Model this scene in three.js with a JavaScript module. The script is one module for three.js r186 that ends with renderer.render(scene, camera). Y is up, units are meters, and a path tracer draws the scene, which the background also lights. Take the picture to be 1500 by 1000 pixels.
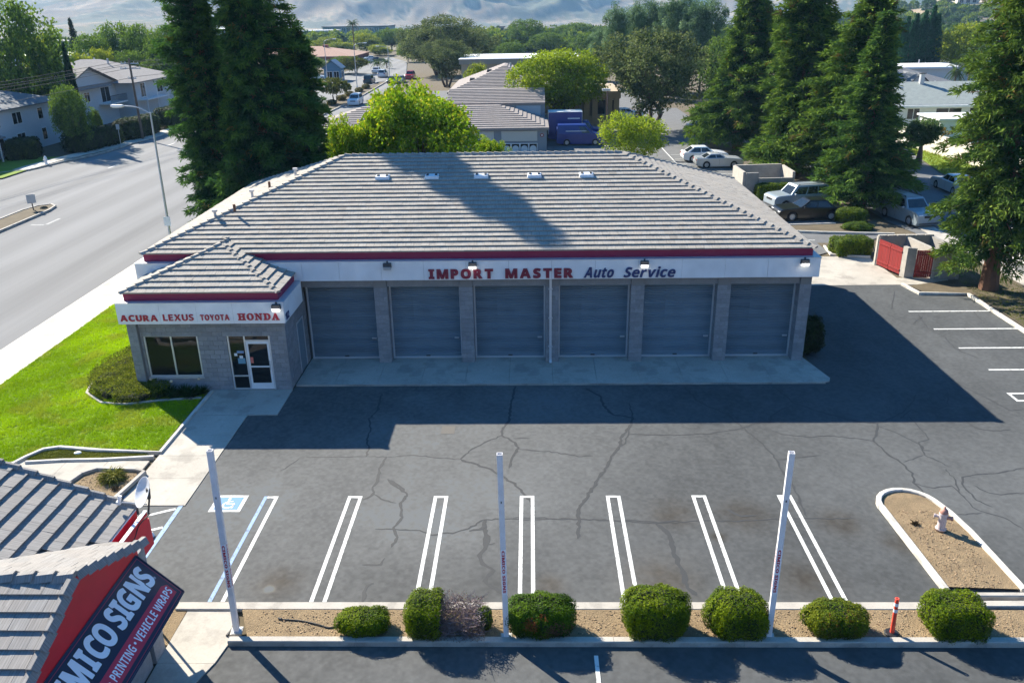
import * as THREE from 'three';
import { mergeGeometries } from 'three/addons/utils/BufferGeometryUtils.js';
import { RoundedBoxGeometry } from 'three/addons/geometries/RoundedBoxGeometry.js';
import { TextGeometry } from 'three/addons/geometries/TextGeometry.js';
import { FontLoader } from 'three/addons/loaders/FontLoader.js';

// ---------------------------------------------------------------- camera, sky, sun, exposure
const scene = new THREE.Scene();
const CAM_H = 14.4, F = 1212.9, PITCH = 0.38278, YAW = -0.02564, ROLL = -0.01629;
const camera = new THREE.PerspectiveCamera(2 * Math.atan(500 / F) * 180 / Math.PI, 1024 / 682, 0.1, 14000);
const fwd = new THREE.Vector3(Math.sin(YAW) * Math.cos(PITCH), -Math.sin(PITCH), -Math.cos(YAW) * Math.cos(PITCH));
const rt0 = new THREE.Vector3(Math.cos(YAW), 0, Math.sin(YAW)), up0 = rt0.clone().cross(fwd);
const camR = rt0.clone().multiplyScalar(Math.cos(ROLL)).addScaledVector(up0, Math.sin(ROLL));
const camU = rt0.clone().multiplyScalar(-Math.sin(ROLL)).addScaledVector(up0, Math.cos(ROLL));
camera.position.set(0, CAM_H, 0);
camera.quaternion.setFromRotationMatrix(new THREE.Matrix4().makeBasis(camR, camU, fwd.clone().negate()));
camera.updateMatrixWorld();

const renderer = new THREE.WebGLRenderer({ antialias: true });
renderer.toneMapping = THREE.LinearToneMapping;
renderer.toneMappingExposure = 3.35;
renderer.shadowMap.enabled = true;

const SUN = new THREE.Vector3(-0.593, 0.545, -0.593).normalize();
const sun = new THREE.DirectionalLight(new THREE.Color(1.0, 0.93, 0.80), 4.8);
sun.position.copy(SUN).multiplyScalar(150).add(new THREE.Vector3(0, 0, -45));
sun.target.position.set(0, 0, -45); sun.castShadow = true; sun.shadow.mapSize.set(4096, 4096); sun.shadow.radius = 1;
Object.assign(sun.shadow.camera, { left: -110, right: 110, top: 110, bottom: -110, near: 1, far: 500 });
scene.add(sun, sun.target);

{ // computed clear sky: deep blue above, pale and bright towards the horizon and round the sun
  const W = 512, H = 256, data = new Float32Array(W * H * 4), d = new THREE.Vector3();
  for (let j = 0; j < H; j++) for (let i = 0; i < W; i++) {
    const el = ((j + 0.5) / H - 0.5) * Math.PI, az = ((i + 0.5) / W - 0.5) * 2 * Math.PI;
    d.set(Math.cos(el) * Math.cos(az), Math.sin(el), Math.cos(el) * Math.sin(az));
    const s = d.dot(SUN), up = Math.max(d.y, 0), k = Math.exp(-up * 9), g = Math.exp((s - 1) * 2.2), g2 = Math.exp((s - 1) * 40);
    const z = [0.0, 0.056, 0.185], h = [0.015, 0.12, 0.28];
    const o = (j * W + i) * 4;
    for (let c = 0; c < 3; c++) data[o + c] = z[c] * (1 - k) + h[c] * k + (1.5 - c * 0.03) * g * Math.pow(k, 5) + [0.16, 0.16, 0.16][c] * g2;
    if (d.y < 0) { const m = Math.max(0.25, 1 + d.y * 3); for (let c = 0; c < 3; c++) data[o + c] *= m; }
    data[o + 3] = 1;
  }
  const sky = new THREE.DataTexture(data, W, H, THREE.RGBAFormat, THREE.FloatType);
  sky.mapping = THREE.EquirectangularReflectionMapping; sky.magFilter = THREE.LinearFilter; sky.needsUpdate = true;
  scene.background = sky; scene.environment = sky;
}
scene.fog = new THREE.FogExp2(new THREE.Color(0.36, 0.64, 1.0), 0.0002);

// ---------------------------------------------------------------- helpers
let seedN = 7;
const seed = (n) => { seedN = n; };
const rnd = () => { seedN = (seedN + 0x6d2b79f5) | 0; let t = Math.imul(seedN ^ (seedN >>> 15), 1 | seedN); t = (t + Math.imul(t ^ (t >>> 7), 61 | t)) ^ t; return ((t ^ (t >>> 14)) >>> 0) / 4294967296; };
const rr = (a, b) => a + (b - a) * rnd();
const V = (x, y, z) => new THREE.Vector3(x, y, z);
const lerp = (a, b, t) => a + (b - a) * t, clamp = (x, a, b) => Math.min(b, Math.max(a, x));
const smooth = (a, b, x) => { const t = clamp((x - a) / (b - a), 0, 1); return t * t * (3 - 2 * t); };
// the ray through a point of the 1500 x 1000 photograph, met with the ground, a height or a depth
function ray(px, py) { return camR.clone().multiplyScalar(px - 750).addScaledVector(camU, 500 - py).addScaledVector(fwd, F); }
const G = (px, py, h = 0) => { const d = ray(px, py), t = (h - CAM_H) / d.y; return V(d.x * t, h, d.z * t); };
const AT = (px, py, z) => { const d = ray(px, py), t = z / d.z; return V(d.x * t, CAM_H + d.y * t, z); };

const names = new Map();
function numbered(n) { const k = names.get(n) || 0; names.set(n, k + 1); return k ? n + '_' + String(k).padStart(3, '0') : n; }
function tag(o, label, category, group, kind) {
  if (label) o.userData.label = label;
  if (category) o.userData.category = category;
  if (group) o.userData.group = group;
  if (kind) o.userData.kind = kind;
  return o;
}
function thing(name, label, category, pos = [0, 0, 0], turn = 0, group) {
  const o = new THREE.Group(); o.name = numbered(name); o.position.set(...pos); o.rotation.y = turn; scene.add(o);
  return tag(o, label, category, group);
}
function part(name, geo, mat, parent) {
  const m = new THREE.Mesh(geo.ix ? geo.geo() : geo, mat); m.name = parent === scene ? numbered(name) : name; m.castShadow = m.receiveShadow = true; parent.add(m); return m;
}
const struct = (name, geo, mat) => tag(part(name, geo, mat, scene), null, null, null, 'structure');
function structGroup(name) { const o = new THREE.Group(); o.name = numbered(name); scene.add(o); return tag(o, null, null, null, 'structure'); }
function copy(src, pos, turn, label, scale) {
  const c = src.clone(); c.name = numbered(src.name.replace(/_\d{3}$/, '')); scene.add(c);
  if (pos) c.position.set(...pos);
  if (turn !== undefined) c.rotation.y = turn;
  if (scale) c.scale.set(...(Array.isArray(scale) ? scale : [scale, scale, scale]));
  c.userData = { ...src.userData }; if (label) c.userData.label = label;
  return c;
}

// ---------------------------------------------------------------- textures and materials
const hash = (x, y, s) => { let h = Math.imul(x, 374761393) + Math.imul(y, 668265263) + Math.imul(s, 1442695041); h = Math.imul(h ^ (h >>> 13), 1274126177); return ((h ^ (h >>> 16)) >>> 0) / 4294967296; };
function vnoise(x, y, per, s) {
  const xi = Math.floor(x), yi = Math.floor(y), fx = x - xi, fy = y - yi, u = fx * fx * (3 - 2 * fx), v = fy * fy * (3 - 2 * fy);
  const m = (a) => ((a % per) + per) % per;
  const a = hash(m(xi), m(yi), s), b = hash(m(xi + 1), m(yi), s), c = hash(m(xi), m(yi + 1), s), d = hash(m(xi + 1), m(yi + 1), s);
  return lerp(lerp(a, b, u), lerp(c, d, u), v);
}
function fbm(x, y, per, oct, s) { let f = 0, a = 0.5, t = 0; for (let i = 0; i < oct; i++) { f += a * vnoise(x, y, per, s + i); t += a; x *= 2; y *= 2; per *= 2; a *= 0.5; } return f / t; }
const lin2s = (c) => 255 * (c <= 0.0031308 ? 12.92 * c : 1.055 * Math.pow(c, 1 / 2.4) - 0.055);
function tex(W, H, fn, srgb = true) {   // fn(u, v) -> [r, g, b] linear (or a grey)
  const d = new Uint8Array(W * H * 4);
  for (let j = 0; j < H; j++) for (let i = 0; i < W; i++) {
    const c = fn((i + 0.5) / W, (j + 0.5) / H, i, j), o = (j * W + i) * 4;
    for (let k = 0; k < 3; k++) { const x = clamp(Array.isArray(c) ? c[k] : c, 0, 1); d[o + k] = srgb ? lin2s(x) : x * 255; }
    d[o + 3] = 255;
  }
  const t = new THREE.DataTexture(d, W, H, THREE.RGBAFormat);
  t.magFilter = THREE.LinearFilter; t.minFilter = THREE.LinearMipmapLinearFilter; t.wrapS = t.wrapT = THREE.RepeatWrapping;
  if (srgb) t.colorSpace = THREE.SRGBColorSpace;
  t.needsUpdate = true; return t;
}
const rep = (t, sx, sy = sx) => { const c = t.clone(); c.repeat.set(sx, sy); c.needsUpdate = true; return c; };
const S = (r, g, b, rough = 0.85, o = {}) => new THREE.MeshStandardMaterial({ color: new THREE.Color().setRGB(r, g, b), roughness: rough, ...o });
const P = (r, g, b, rough = 0.5, o = {}) => new THREE.MeshPhysicalMaterial({ color: new THREE.Color().setRGB(r, g, b), roughness: rough, ...o });

const grainT = tex(512, 512, (u, v) => 0.55 + 0.5 * (0.45 * fbm(u * 8, v * 8, 8, 4, 1) + 0.55 * fbm(u * 90, v * 90, 90, 2, 9)) - 0.05);
const grainB = tex(512, 512, (u, v) => fbm(u * 70, v * 70, 70, 3, 21), false);
const concT = tex(1024, 1024, (u, v) => { const b = fbm(u * 5, v * 5, 5, 5, 3), f = fbm(u * 120, v * 120, 120, 2, 5), st = smooth(0.55, 0.75, fbm(u * 9 + 3, v * 9, 9, 4, 8)); return 0.62 + 0.34 * b + 0.14 * f - 0.16 * st; });
const soilT = tex(512, 512, (u, v) => { const b = fbm(u * 6, v * 6, 6, 5, 31), f = fbm(u * 110, v * 110, 110, 2, 35); const k = 0.45 + 0.5 * b + 0.28 * (f - 0.4); return [k, k * 0.97, k * 0.92]; });
const barkT = tex(128, 512, (u, v) => 0.4 + 0.7 * fbm(u * 16, v * 5, 16, 4, 41));
const streakT = tex(1024, 512, (u, v) => { const lane = Math.sin(u * 6.283 * 7 + 0.6 * vnoise(v * 6, 0, 6, 59)); return 0.66 + 0.2 * fbm(u * 46, v * 3, 46, 4, 51) + 0.2 * (fbm(u * 8, v * 6, 8, 4, 57) - 0.3) + 0.07 * lane; });
const tileT = tex(512, 256, (u, v) => { const gr = fbm(u * 90, v * 2, 90, 2, 61); return 0.62 + 0.4 * gr + 0.16 * fbm(u * 5, v * 5, 5, 4, 67) - 0.12 - (((u * 18) % 1) < 0.2 ? 0.16 : 0); });
const wornT = tex(512, 512, (u, v) => { const w = smooth(0.62, 0.72, fbm(u * 22, v * 22, 22, 4, 95)), s = smooth(0.7, 0.8, fbm(u * 60, v * 60, 60, 2, 97)); return 0.95 - 0.2 * fbm(u * 6, v * 6, 6, 4, 93) - 0.28 * w - 0.2 * s; });
const fineT = tex(256, 256, (u, v) => 0.86 + 0.2 * fbm(u * 6, v * 6, 6, 5, 71) - 0.06);

// the car park's asphalt, 36 m a side: tone drifts, grain, oil spots and tyre scuffs that stay where they are
const LOT = { x0: -13, z0: -48, s: 38 };
const spots = [[-6.9, -18.3, 0.7, -0.25], [-1.2, -18.2, 0.9, -0.2], [3.4, -18.4, 1.2, -0.22], [7.4, -18.4, 0.9, -0.3], [4.3, -21.6, 0.8, -0.3], [6.4, -21.5, 0.9, -0.33], [9.2, -21.1, 0.7, -0.4], [5.4, -20.4, 0.3, -0.4], [0.4, -18.2, 0.5, -0.25], [10.5, -20.1, 0.5, -0.3],
  [-7.1, -18.05, 0.16, 1.3], [-2.5, -20, 1.6, 0.12], [2.6, -17.9, 0.7, 0.25], [-4, -21, 2.4, 0.1], [0.5, -29.3, 1.6, 0.25], [-4.6, -29.6, 0.9, 0.3], [14.5, -36.5, 2.5, -0.12], [17, -30, 3, -0.08], [-8.5, -22, 2, 0.12], [4, -26.4, 3, 0.1], [-5, -27, 2.5, 0.12]];
const lotT = tex(2048, 2048, (u, v) => {
  const x = LOT.x0 + u * LOT.s, z = LOT.z0 + v * LOT.s;
  let k = 0.74 + 0.5 * (fbm(u * 6, v * 6, 6, 6, 81) - 0.5) + 0.26 * (fbm(u * 340, v * 340, 340, 2, 87) - 0.5) + 0.18 * (fbm(u * 60, v * 40, 60, 3, 83) - 0.5);
  const side = smooth(-6, 10, x + (z + 22) * 0.1); k *= lerp(1.12, 0.84, side); let warm = 0.035 * (1 - side);
  for (const [sx, sz, r, a] of spots) { const q = ((x - sx) ** 2 + (z - sz) ** 2) / (r * r); if (q < 4) { const f = Math.exp(-q * 1.6) * (0.35 + 1.1 * fbm(u * 120, v * 120, 120, 3, 89)); k *= 1 + 1.15 * a * f; if (a < -0.2) warm += f * 0.12; } }
  return [k * (1 + warm), k, k * (1 - warm)];
});
const M = {
  lot: P(0.142, 0.1475, 0.148, 0.95, { specularIntensity: 0.15, map: lotT, bumpMap: rep(grainB, 60), bumpScale: 0.004 }),
  asphalt: S(0.17, 0.173, 0.175, 0.9, { map: rep(grainT, 1 / 5), bumpMap: rep(grainB, 0.7), bumpScale: 0.004 }),
  road: S(0.235, 0.235, 0.235, 1, { map: rep(streakT, 1 / 24, 1 / 90) }),
  symbolBlue: S(0.1, 0.24, 0.52, 0.75),
  tar: S(0.036, 0.038, 0.04, 0.8),
  concrete: S(0.49, 0.45, 0.385, 0.9, { map: rep(concT, 1 / 5), bumpMap: rep(grainB, 0.8), bumpScale: 0.002 }),
  walk: S(0.62, 0.575, 0.5, 0.9, { map: rep(concT, 1 / 6) }),
  kerb: S(0.5, 0.46, 0.4, 0.9, { map: rep(concT, 1 / 3) }),
  kerbPale: S(0.66, 0.62, 0.55, 0.9, { map: rep(concT, 1 / 3) }),
  soil: S(0.36, 0.265, 0.155, 1, { map: rep(soilT, 1 / 1.6), bumpMap: rep(grainB, 0.9), bumpScale: 0.03 }),
  duff: S(0.15, 0.12, 0.075, 1, { map: rep(soilT, 1 / 2) }),
  turf: S(0.2, 0.32, 0.012, 1, { map: rep(soilT, 1 / 2) }),
  dryTurf: S(0.24, 0.26, 0.05, 1, { map: rep(soilT, 1 / 2) }),
  white: S(0.88, 0.89, 0.89, 0.6, { map: rep(fineT, 0.3) }),
  paint: S(0.78, 0.78, 0.74, 0.75, { map: rep(wornT, 0.45) }),
  bluePaint: S(0.27, 0.4, 0.62, 0.75, { map: rep(wornT, 0.45) }),
  block: [0, 1, 2, 3].map((i) => S(0.305 + 0.022 * i, 0.315 + 0.022 * i, 0.33 + 0.022 * i, 0.92, { map: rep(grainT, 0.9 + 0.2 * i), bumpMap: rep(grainB, 1.5), bumpScale: 0.003 })),
  mortar: S(0.24, 0.23, 0.22, 0.95),
  trim: S(0.27, 0.004, 0.05, 0.5),
  maroon: S(0.2, 0.008, 0.035, 0.45),
  red: S(0.72, 0.004, 0.03, 0.5, { map: rep(fineT, 0.5) }),
  navy: S(0.008, 0.03, 0.13, 0.45),
  darkNavy: S(0.008, 0.012, 0.045, 0.4),
  door: S(0.2, 0.27, 0.32, 0.5, { map: rep(fineT, 0.25), metalness: 0.15 }),
  galv: S(0.5, 0.52, 0.54, 0.45, { metalness: 0.3 }),
  alu: S(0.62, 0.63, 0.64, 0.4, { metalness: 0.35 }),
  black: S(0.015, 0.015, 0.016, 0.5),
  dark: S(0.05, 0.05, 0.052, 0.7),
  glass: P(0.008, 0.011, 0.013, 0.03, { ior: 1.5, specularIntensity: 0.55 }),
  carGlass: P(0.015, 0.02, 0.025, 0.06, { ior: 1.7 }),
  lens: S(0.9, 0.9, 0.85, 0.4, { emissive: new THREE.Color(1, 0.96, 0.86), emissiveIntensity: 0.3 }),
  chrome: S(0.7, 0.7, 0.72, 0.2, { metalness: 0.9 }),
  tyre: S(0.018, 0.018, 0.02, 0.85),
  bark: S(0.13, 0.085, 0.06, 1, { map: rep(barkT, 1, 0.5) }),
  redBark: S(0.2, 0.1, 0.06, 1, { map: rep(barkT, 1, 0.5) }),
  wood: S(0.16, 0.12, 0.09, 0.95, { map: barkT }),
  roof: S(0.44, 0.4, 0.345, 0.9, { map: tileT, vertexColors: true }),
  roofNear: S(0.34, 0.32, 0.3, 0.9, { map: tileT, vertexColors: true }),
  under: S(0.06, 0.055, 0.05, 1),
  leaf: P(1, 1, 1, 0.75, { vertexColors: true, transmission: 0.5, thickness: 0, ior: 1.3, specularIntensity: 0.25, side: THREE.DoubleSide }),
  needle: P(1, 1, 1, 0.8, { vertexColors: true, transmission: 0.36, thickness: 0, ior: 1.25, specularIntensity: 0.2, side: THREE.DoubleSide }),
};

// ---------------------------------------------------------------- geometry builder
class GB {
  constructor() { this.p = []; this.uv = []; this.c = null; this.n = 0; this.ix = []; }
  tint(c) { if (!this.c) this.c = []; this.tc = c; return this; }
  face(pts, uvs) {   // convex polygon, counter-clockwise from outside
    const b = this.n, e1 = pts[1].clone().sub(pts[0]), e2 = pts[2].clone().sub(pts[0]), nn = e1.cross(e2), ax = Math.abs(nn.x), ay = Math.abs(nn.y), az = Math.abs(nn.z);
    pts.forEach((q, i) => {
      this.p.push(q.x, q.y, q.z);
      if (uvs) this.uv.push(...uvs[i]); else if (ay >= ax && ay >= az) this.uv.push(q.x, q.z); else if (ax >= az) this.uv.push(q.z, q.y); else this.uv.push(q.x, q.y);
      if (this.c) this.c.push(...this.tc);
    });
    for (let i = 2; i < pts.length; i++) this.ix.push(b, b + i - 1, b + i);
    this.n += pts.length; return this;
  }
  hexa(b, t) {  // b, t: four corners each, counter-clockwise seen from above
    this.face([...t]); this.face([...b].reverse());
    for (let i = 0; i < 4; i++) { const j = (i + 1) % 4; this.face([b[i], b[j], t[j], t[i]]); }
    return this;
  }
  box(x0, x1, y0, y1, z0, z1) {
    return this.hexa([V(x0, y0, z1), V(x1, y0, z1), V(x1, y0, z0), V(x0, y0, z0)], [V(x0, y1, z1), V(x1, y1, z1), V(x1, y1, z0), V(x0, y1, z0)]);
  }
  slab(pts, y0, y1) {  // polygon [x, z] list
    const area = pts.reduce((s, a, i) => { const b = pts[(i + 1) % pts.length]; return s + a[0] * b[1] - b[0] * a[1]; }, 0);
    const q = area > 0 ? [...pts].reverse() : pts, sh = q.map((a) => new THREE.Vector2(a[0], -a[1]));
    for (const [a, b, c] of THREE.ShapeUtils.triangulateShape(sh, [])) {
      const f = [a, b, c].map((i) => V(q[i][0], y1, q[i][1]));
      if (f[1].clone().sub(f[0]).cross(f[2].clone().sub(f[0])).y < 0) f.reverse();
      this.face(f);
    }
    if (y0 !== y1) for (let i = 0; i < q.length; i++) { const a = q[i], b = q[(i + 1) % q.length]; this.face([V(a[0], y0, a[1]), V(b[0], y0, b[1]), V(b[0], y1, b[1]), V(a[0], y1, a[1])]); }
    return this;
  }
  bar(a, b, w, h = w, upv = V(0, 1, 0)) {  // square bar from a to b
    const d = b.clone().sub(a).normalize(); let s = d.clone().cross(upv); if (s.length() < 1e-3) s = d.clone().cross(V(1, 0, 0)); s.normalize(); const u = s.clone().cross(d).normalize();
    s.multiplyScalar(w / 2); u.multiplyScalar(h / 2);
    const c = (q) => [q.clone().sub(s).sub(u), q.clone().add(s).sub(u), q.clone().add(s).add(u), q.clone().sub(s).add(u)];
    const A = c(a), B = c(b);
    this.face([...A].reverse().reverse()); this.face([...B].reverse());
    for (let i = 0; i < 4; i++) { const j = (i + 1) % 4; this.face([A[j], A[i], B[i], B[j]]); }
    return this;
  }
  tube(a, b, r0, r1 = r0, n = 8) {
    const d = b.clone().sub(a), L = d.length(); d.normalize(); let s = d.clone().cross(Math.abs(d.y) > 0.95 ? V(1, 0, 0) : V(0, 1, 0)).normalize(); const u = d.clone().cross(s);
    const ring = (q, r) => Array.from({ length: n }, (_, i) => { const t = i / n * Math.PI * 2; return q.clone().addScaledVector(s, Math.cos(t) * r).addScaledVector(u, Math.sin(t) * r); });
    const A = ring(a, r0), B = ring(b, r1);
    for (let i = 0; i < n; i++) { const j = (i + 1) % n; this.face([A[i], A[j], B[j], B[i]], [[i / n, 0], [(i + 1) / n, 0], [(i + 1) / n, L], [i / n, L]]); }
    if (r1 > 0.002) this.face(B); this.face([...A].reverse());
    return this;
  }
  geo() {
    const g = new THREE.BufferGeometry();
    g.setAttribute('position', new THREE.Float32BufferAttribute(this.p, 3)); g.setAttribute('uv', new THREE.Float32BufferAttribute(this.uv, 2));
    if (this.c) g.setAttribute('color', new THREE.Float32BufferAttribute(this.c, 3));
    g.setIndex(this.ix); return g;
  }
  to(name, mat, parent) { return part(name, this.geo(), mat, parent); }
}
const box = (x0, x1, y0, y1, z0, z1) => new GB().box(x0, x1, y0, y1, z0, z1);
const sheet = (pts, y) => new GB().slab(pts, y, y).geo();
const rect = (x0, x1, z0, z1) => [[x0, z0], [x1, z0], [x1, z1], [x0, z1]];
const moved = (g, x, y, z, ry = 0) => { if (ry) g.rotateY(ry); return g.translate(x, y, z); };

// quad inset on a quad face: p = [bottom-left, bottom-right, top-right, top-left]; a plate t thick, standing off outwards
function plate(gb, p, u0, u1, v0, v1, t, off = 0.003) {
  const q = (u, v) => p[0].clone().lerp(p[1], u).lerp(p[3].clone().lerp(p[2], u), v);
  const a = [q(u0, v0), q(u1, v0), q(u1, v1), q(u0, v1)], n = a[1].clone().sub(a[0]).cross(a[3].clone().sub(a[0])).normalize();
  const lo = a.map((x) => x.clone().addScaledVector(n, off - 0.02)), hi = a.map((x) => x.clone().addScaledVector(n, off + t));
  gb.face(hi); for (let i = 0; i < 4; i++) { const j = (i + 1) % 4; gb.face([lo[i], lo[j], hi[j], hi[i]]); }
  return gb;
}
// kerb along [x, z] points as separate stones: w wide, from y0 to y1, on the side where the path's left lies
function kerb(parent, pts, w, y0, y1, mat, seg = 3, closed = false, name = 'kerb_stone') {
  const P2 = pts.map((p) => new THREE.Vector2(p[0], p[1])); if (closed) P2.push(P2[0].clone());
  const nrm = P2.map((p, i) => { const a = P2[Math.max(0, i - 1)], b = P2[Math.min(P2.length - 1, i + 1)]; let d = b.clone().sub(a); if (closed && (i === 0 || i === P2.length - 1)) d = P2[1].clone().sub(P2[P2.length - 2]); d.normalize(); return new THREE.Vector2(d.y, -d.x); });
  let run = 0, gb = new GB(); const r = Math.min(0.02, w * 0.2);
  const sec = (p, n) => [[0, y0], [0, y1 - r], [r, y1], [w - r, y1], [w, y1 - r], [w, y0]].map(([o, y]) => V(p.x + n.x * o, y, p.y + n.y * o));
  const flush = () => { if (gb.n) gb.to(name, mat, parent); gb = new GB(); run = 0; };
  for (let i = 0; i < P2.length - 1; i++) {
    const L = P2[i + 1].distanceTo(P2[i]), k = Math.max(1, Math.round(L / seg));
    for (let j = 0; j < k; j++) {
      const t0 = j / k, t1 = (j + 1) / k, last = j === k - 1 && k > 1 || run + L / k >= seg;
      const a = P2[i].clone().lerp(P2[i + 1], t0), b = P2[i].clone().lerp(P2[i + 1], last ? t1 - 0.008 / (L) : t1);
      const A = sec(a, nrm[i].clone().lerp(nrm[i + 1], t0)), B = sec(b, nrm[i].clone().lerp(nrm[i + 1], t1));
      for (let e = 0; e < 5; e++) gb.face([A[e], B[e], B[e + 1], A[e + 1]].reverse());
      gb.face(A.slice()); gb.face(B.slice().reverse());
      run += L / k; if (last) flush();
    }
  }
  flush();
}
function arc(cx, cz, r, a0, a1, n) { return Array.from({ length: n + 1 }, (_, i) => { const a = lerp(a0, a1, i / n); return [cx + Math.cos(a) * r, cz + Math.sin(a) * r]; }); }
// ---------------------------------------------------------------- foliage
class Leaves {
  constructor() { this.p = []; this.c = []; this.ix = []; this.n = 0; }
  // a folded leaf or needle spray: from (x,y,z) along d, width w, colour c
  leaf(x, y, z, dx, dy, dz, sx, sy, sz, len, w, r, g, b) {
    const m = 0.45, p = this.p, n = this.n, hx = dx * len, hy = dy * len, hz = dz * len, q = w * 0.5;
    p.push(x, y, z, x + hx * m + sx * q, y + hy * m + sy * q, z + hz * m + sz * q, x + hx, y + hy - len * 0.12, z + hz, x + hx * m - sx * q, y + hy * m - sy * q, z + hz * m - sz * q);
    for (let i = 0; i < 4; i++) this.c.push(r, g, b);
    this.ix.push(n, n + 1, n + 2, n, n + 2, n + 3); this.n += 4;
  }
  // random leaf whose length leans along (ax, ay, az)
  rleaf(x, y, z, ax, ay, az, spread, len, w, col, v = 0.3) {
    let dx = ax + (rnd() * 2 - 1) * spread, dy = ay + (rnd() * 2 - 1) * spread, dz = az + (rnd() * 2 - 1) * spread; const l = Math.hypot(dx, dy, dz) || 1; dx /= l; dy /= l; dz /= l;
    let ux = rnd() * 2 - 1, uy = rnd() * 2 - 1, uz = rnd() * 2 - 1;
    let sx = dy * uz - dz * uy, sy = dz * ux - dx * uz, sz = dx * uy - dy * ux; const s = Math.hypot(sx, sy, sz) || 1; sx /= s; sy /= s; sz /= s;
    const k = 1 + (rnd() * 2 - 1) * v, h = (rnd() - 0.5) * v * 0.35, L = len * (0.7 + 0.6 * rnd());
    this.leaf(x, y, z, dx, dy, dz, sx, sy, sz, L, w * (0.7 + 0.6 * rnd()), col[0] * k * (1 + h), col[1] * k, col[2] * k * (1 - h));
  }
  geo() {
    const g = new THREE.BufferGeometry();
    g.setAttribute('position', new THREE.Float32BufferAttribute(this.p, 3)); g.setAttribute('color', new THREE.Float32BufferAttribute(this.c, 3));
    g.setIndex(this.ix); return g;
  }
}
// a leaf lying in the surface whose normal is (nx, ny, nz), tilted a little at random
Leaves.prototype.sleaf = function (x, y, z, nx, ny, nz, tilt, len, w, col, v = 0.3) {
  nx += (rnd() * 2 - 1) * tilt; ny += (rnd() * 2 - 1) * tilt; nz += (rnd() * 2 - 1) * tilt; const l = Math.hypot(nx, ny, nz) || 1; nx /= l; ny /= l; nz /= l;
  let ux = rnd() * 2 - 1, uy = rnd() * 2 - 1, uz = rnd() * 2 - 1; const d = ux * nx + uy * ny + uz * nz; ux -= d * nx; uy -= d * ny; uz -= d * nz; const m = Math.hypot(ux, uy, uz) || 1; ux /= m; uy /= m; uz /= m;
  const k = 1 + (rnd() * 2 - 1) * v, h = (rnd() - 0.5) * v * 0.35;
  this.leaf(x, y, z, ux, uy, uz, uy * nz - uz * ny, uz * nx - ux * nz, ux * ny - uy * nx, len * (0.7 + 0.6 * rnd()), w * (0.7 + 0.6 * rnd()), col[0] * k * (1 + h), col[1] * k, col[2] * k * (1 - h));
};
const mixc = (a, b, t) => [lerp(a[0], b[0], t), lerp(a[1], b[1], t), lerp(a[2], b[2], t)];

// a redwood: whorled drooping limbs, each with short needle sprays; h tall, R the spread at the skirt
function redwoodGeo(h, R, o = {}) {
  const { base = 0.05, n = 190, per = 15, tufts = 8, len = 0.42, w = 0.13, c0 = [0.028, 0.062, 0.016], c1 = [0.085, 0.125, 0.022], brown = 0.05, power = 0.75, droop = 0.25, top = 1, skirt = 0 } = o;
  const L = new Leaves(), T = new GB();
  const bend = [rr(-0.15, 0.15), rr(-0.15, 0.15)], ax = (t) => V(bend[0] * Math.sin(t * 3), t * h, bend[1] * Math.sin(t * 2.4));
  for (let i = 0; i < 10; i++) T.tube(ax(i / 10), ax((i + 1) / 10), h * 0.02 * Math.pow(1 - i / 10, 0.8) * (i ? 1 : 1.25) + 0.012, h * 0.02 * Math.pow(1 - (i + 1) / 10, 0.8) + 0.008, 10);
  const lobe = Array.from({ length: 5 }, () => [rr(0, 6.3), rr(0.1, 0.28)]);
  for (let i = 0; i < n; i++) {
    const t = base + (1 - base) * Math.pow((i + rnd()) / n, 0.85) * top, a = i * 2.399 + rr(-0.4, 0.4);
    let len0 = R * Math.pow(Math.max(0, 1 - t * 0.985), power) * rr(0.62, 1.08); for (const [la, lk] of lobe) len0 *= 1 + lk * 0.5 * Math.cos(a - la + t * 5);
    len0 *= 1 - skirt * (1 - smooth(base, base + 0.22, t)); len0 = Math.max(len0, h * 0.012);
    const o0 = ax(t), ca = Math.cos(a), sa = Math.sin(a), lift = lerp(0.05, 0.75, t * t), bl = Math.max(3, Math.round(per * len0 / R * 1.25));
    T.tube(o0, V(o0.x + ca * len0 * 0.8, o0.y + len0 * (lift - droop) * 0.8, o0.z + sa * len0 * 0.8), 0.012 * len0 + 0.012, 0.008, 4);
    for (let j = 0; j < bl; j++) {
      const s = lerp(0.18, 1, (j + rnd()) / bl), x = o0.x + ca * len0 * s, z = o0.z + sa * len0 * s, y = o0.y + len0 * s * (lift - droop * s) + (s > 0.8 ? len0 * 0.03 : 0);
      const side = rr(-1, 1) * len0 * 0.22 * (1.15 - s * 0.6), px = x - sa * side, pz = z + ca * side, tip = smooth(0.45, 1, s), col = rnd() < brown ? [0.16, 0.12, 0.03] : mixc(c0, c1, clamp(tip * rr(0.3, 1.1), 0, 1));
      for (let q = 0; q < tufts; q++) L.rleaf(px + rr(-0.2, 0.2), y + rr(-0.16, 0.1), pz + rr(-0.2, 0.2), ca * 0.8, -0.15 + lift * 0.4, sa * 0.8, 0.85, len * (1.1 - 0.35 * t), w, col, 0.28);
    }
  }
  return { crown: L.geo(), trunk: T.geo() };
}
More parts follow.
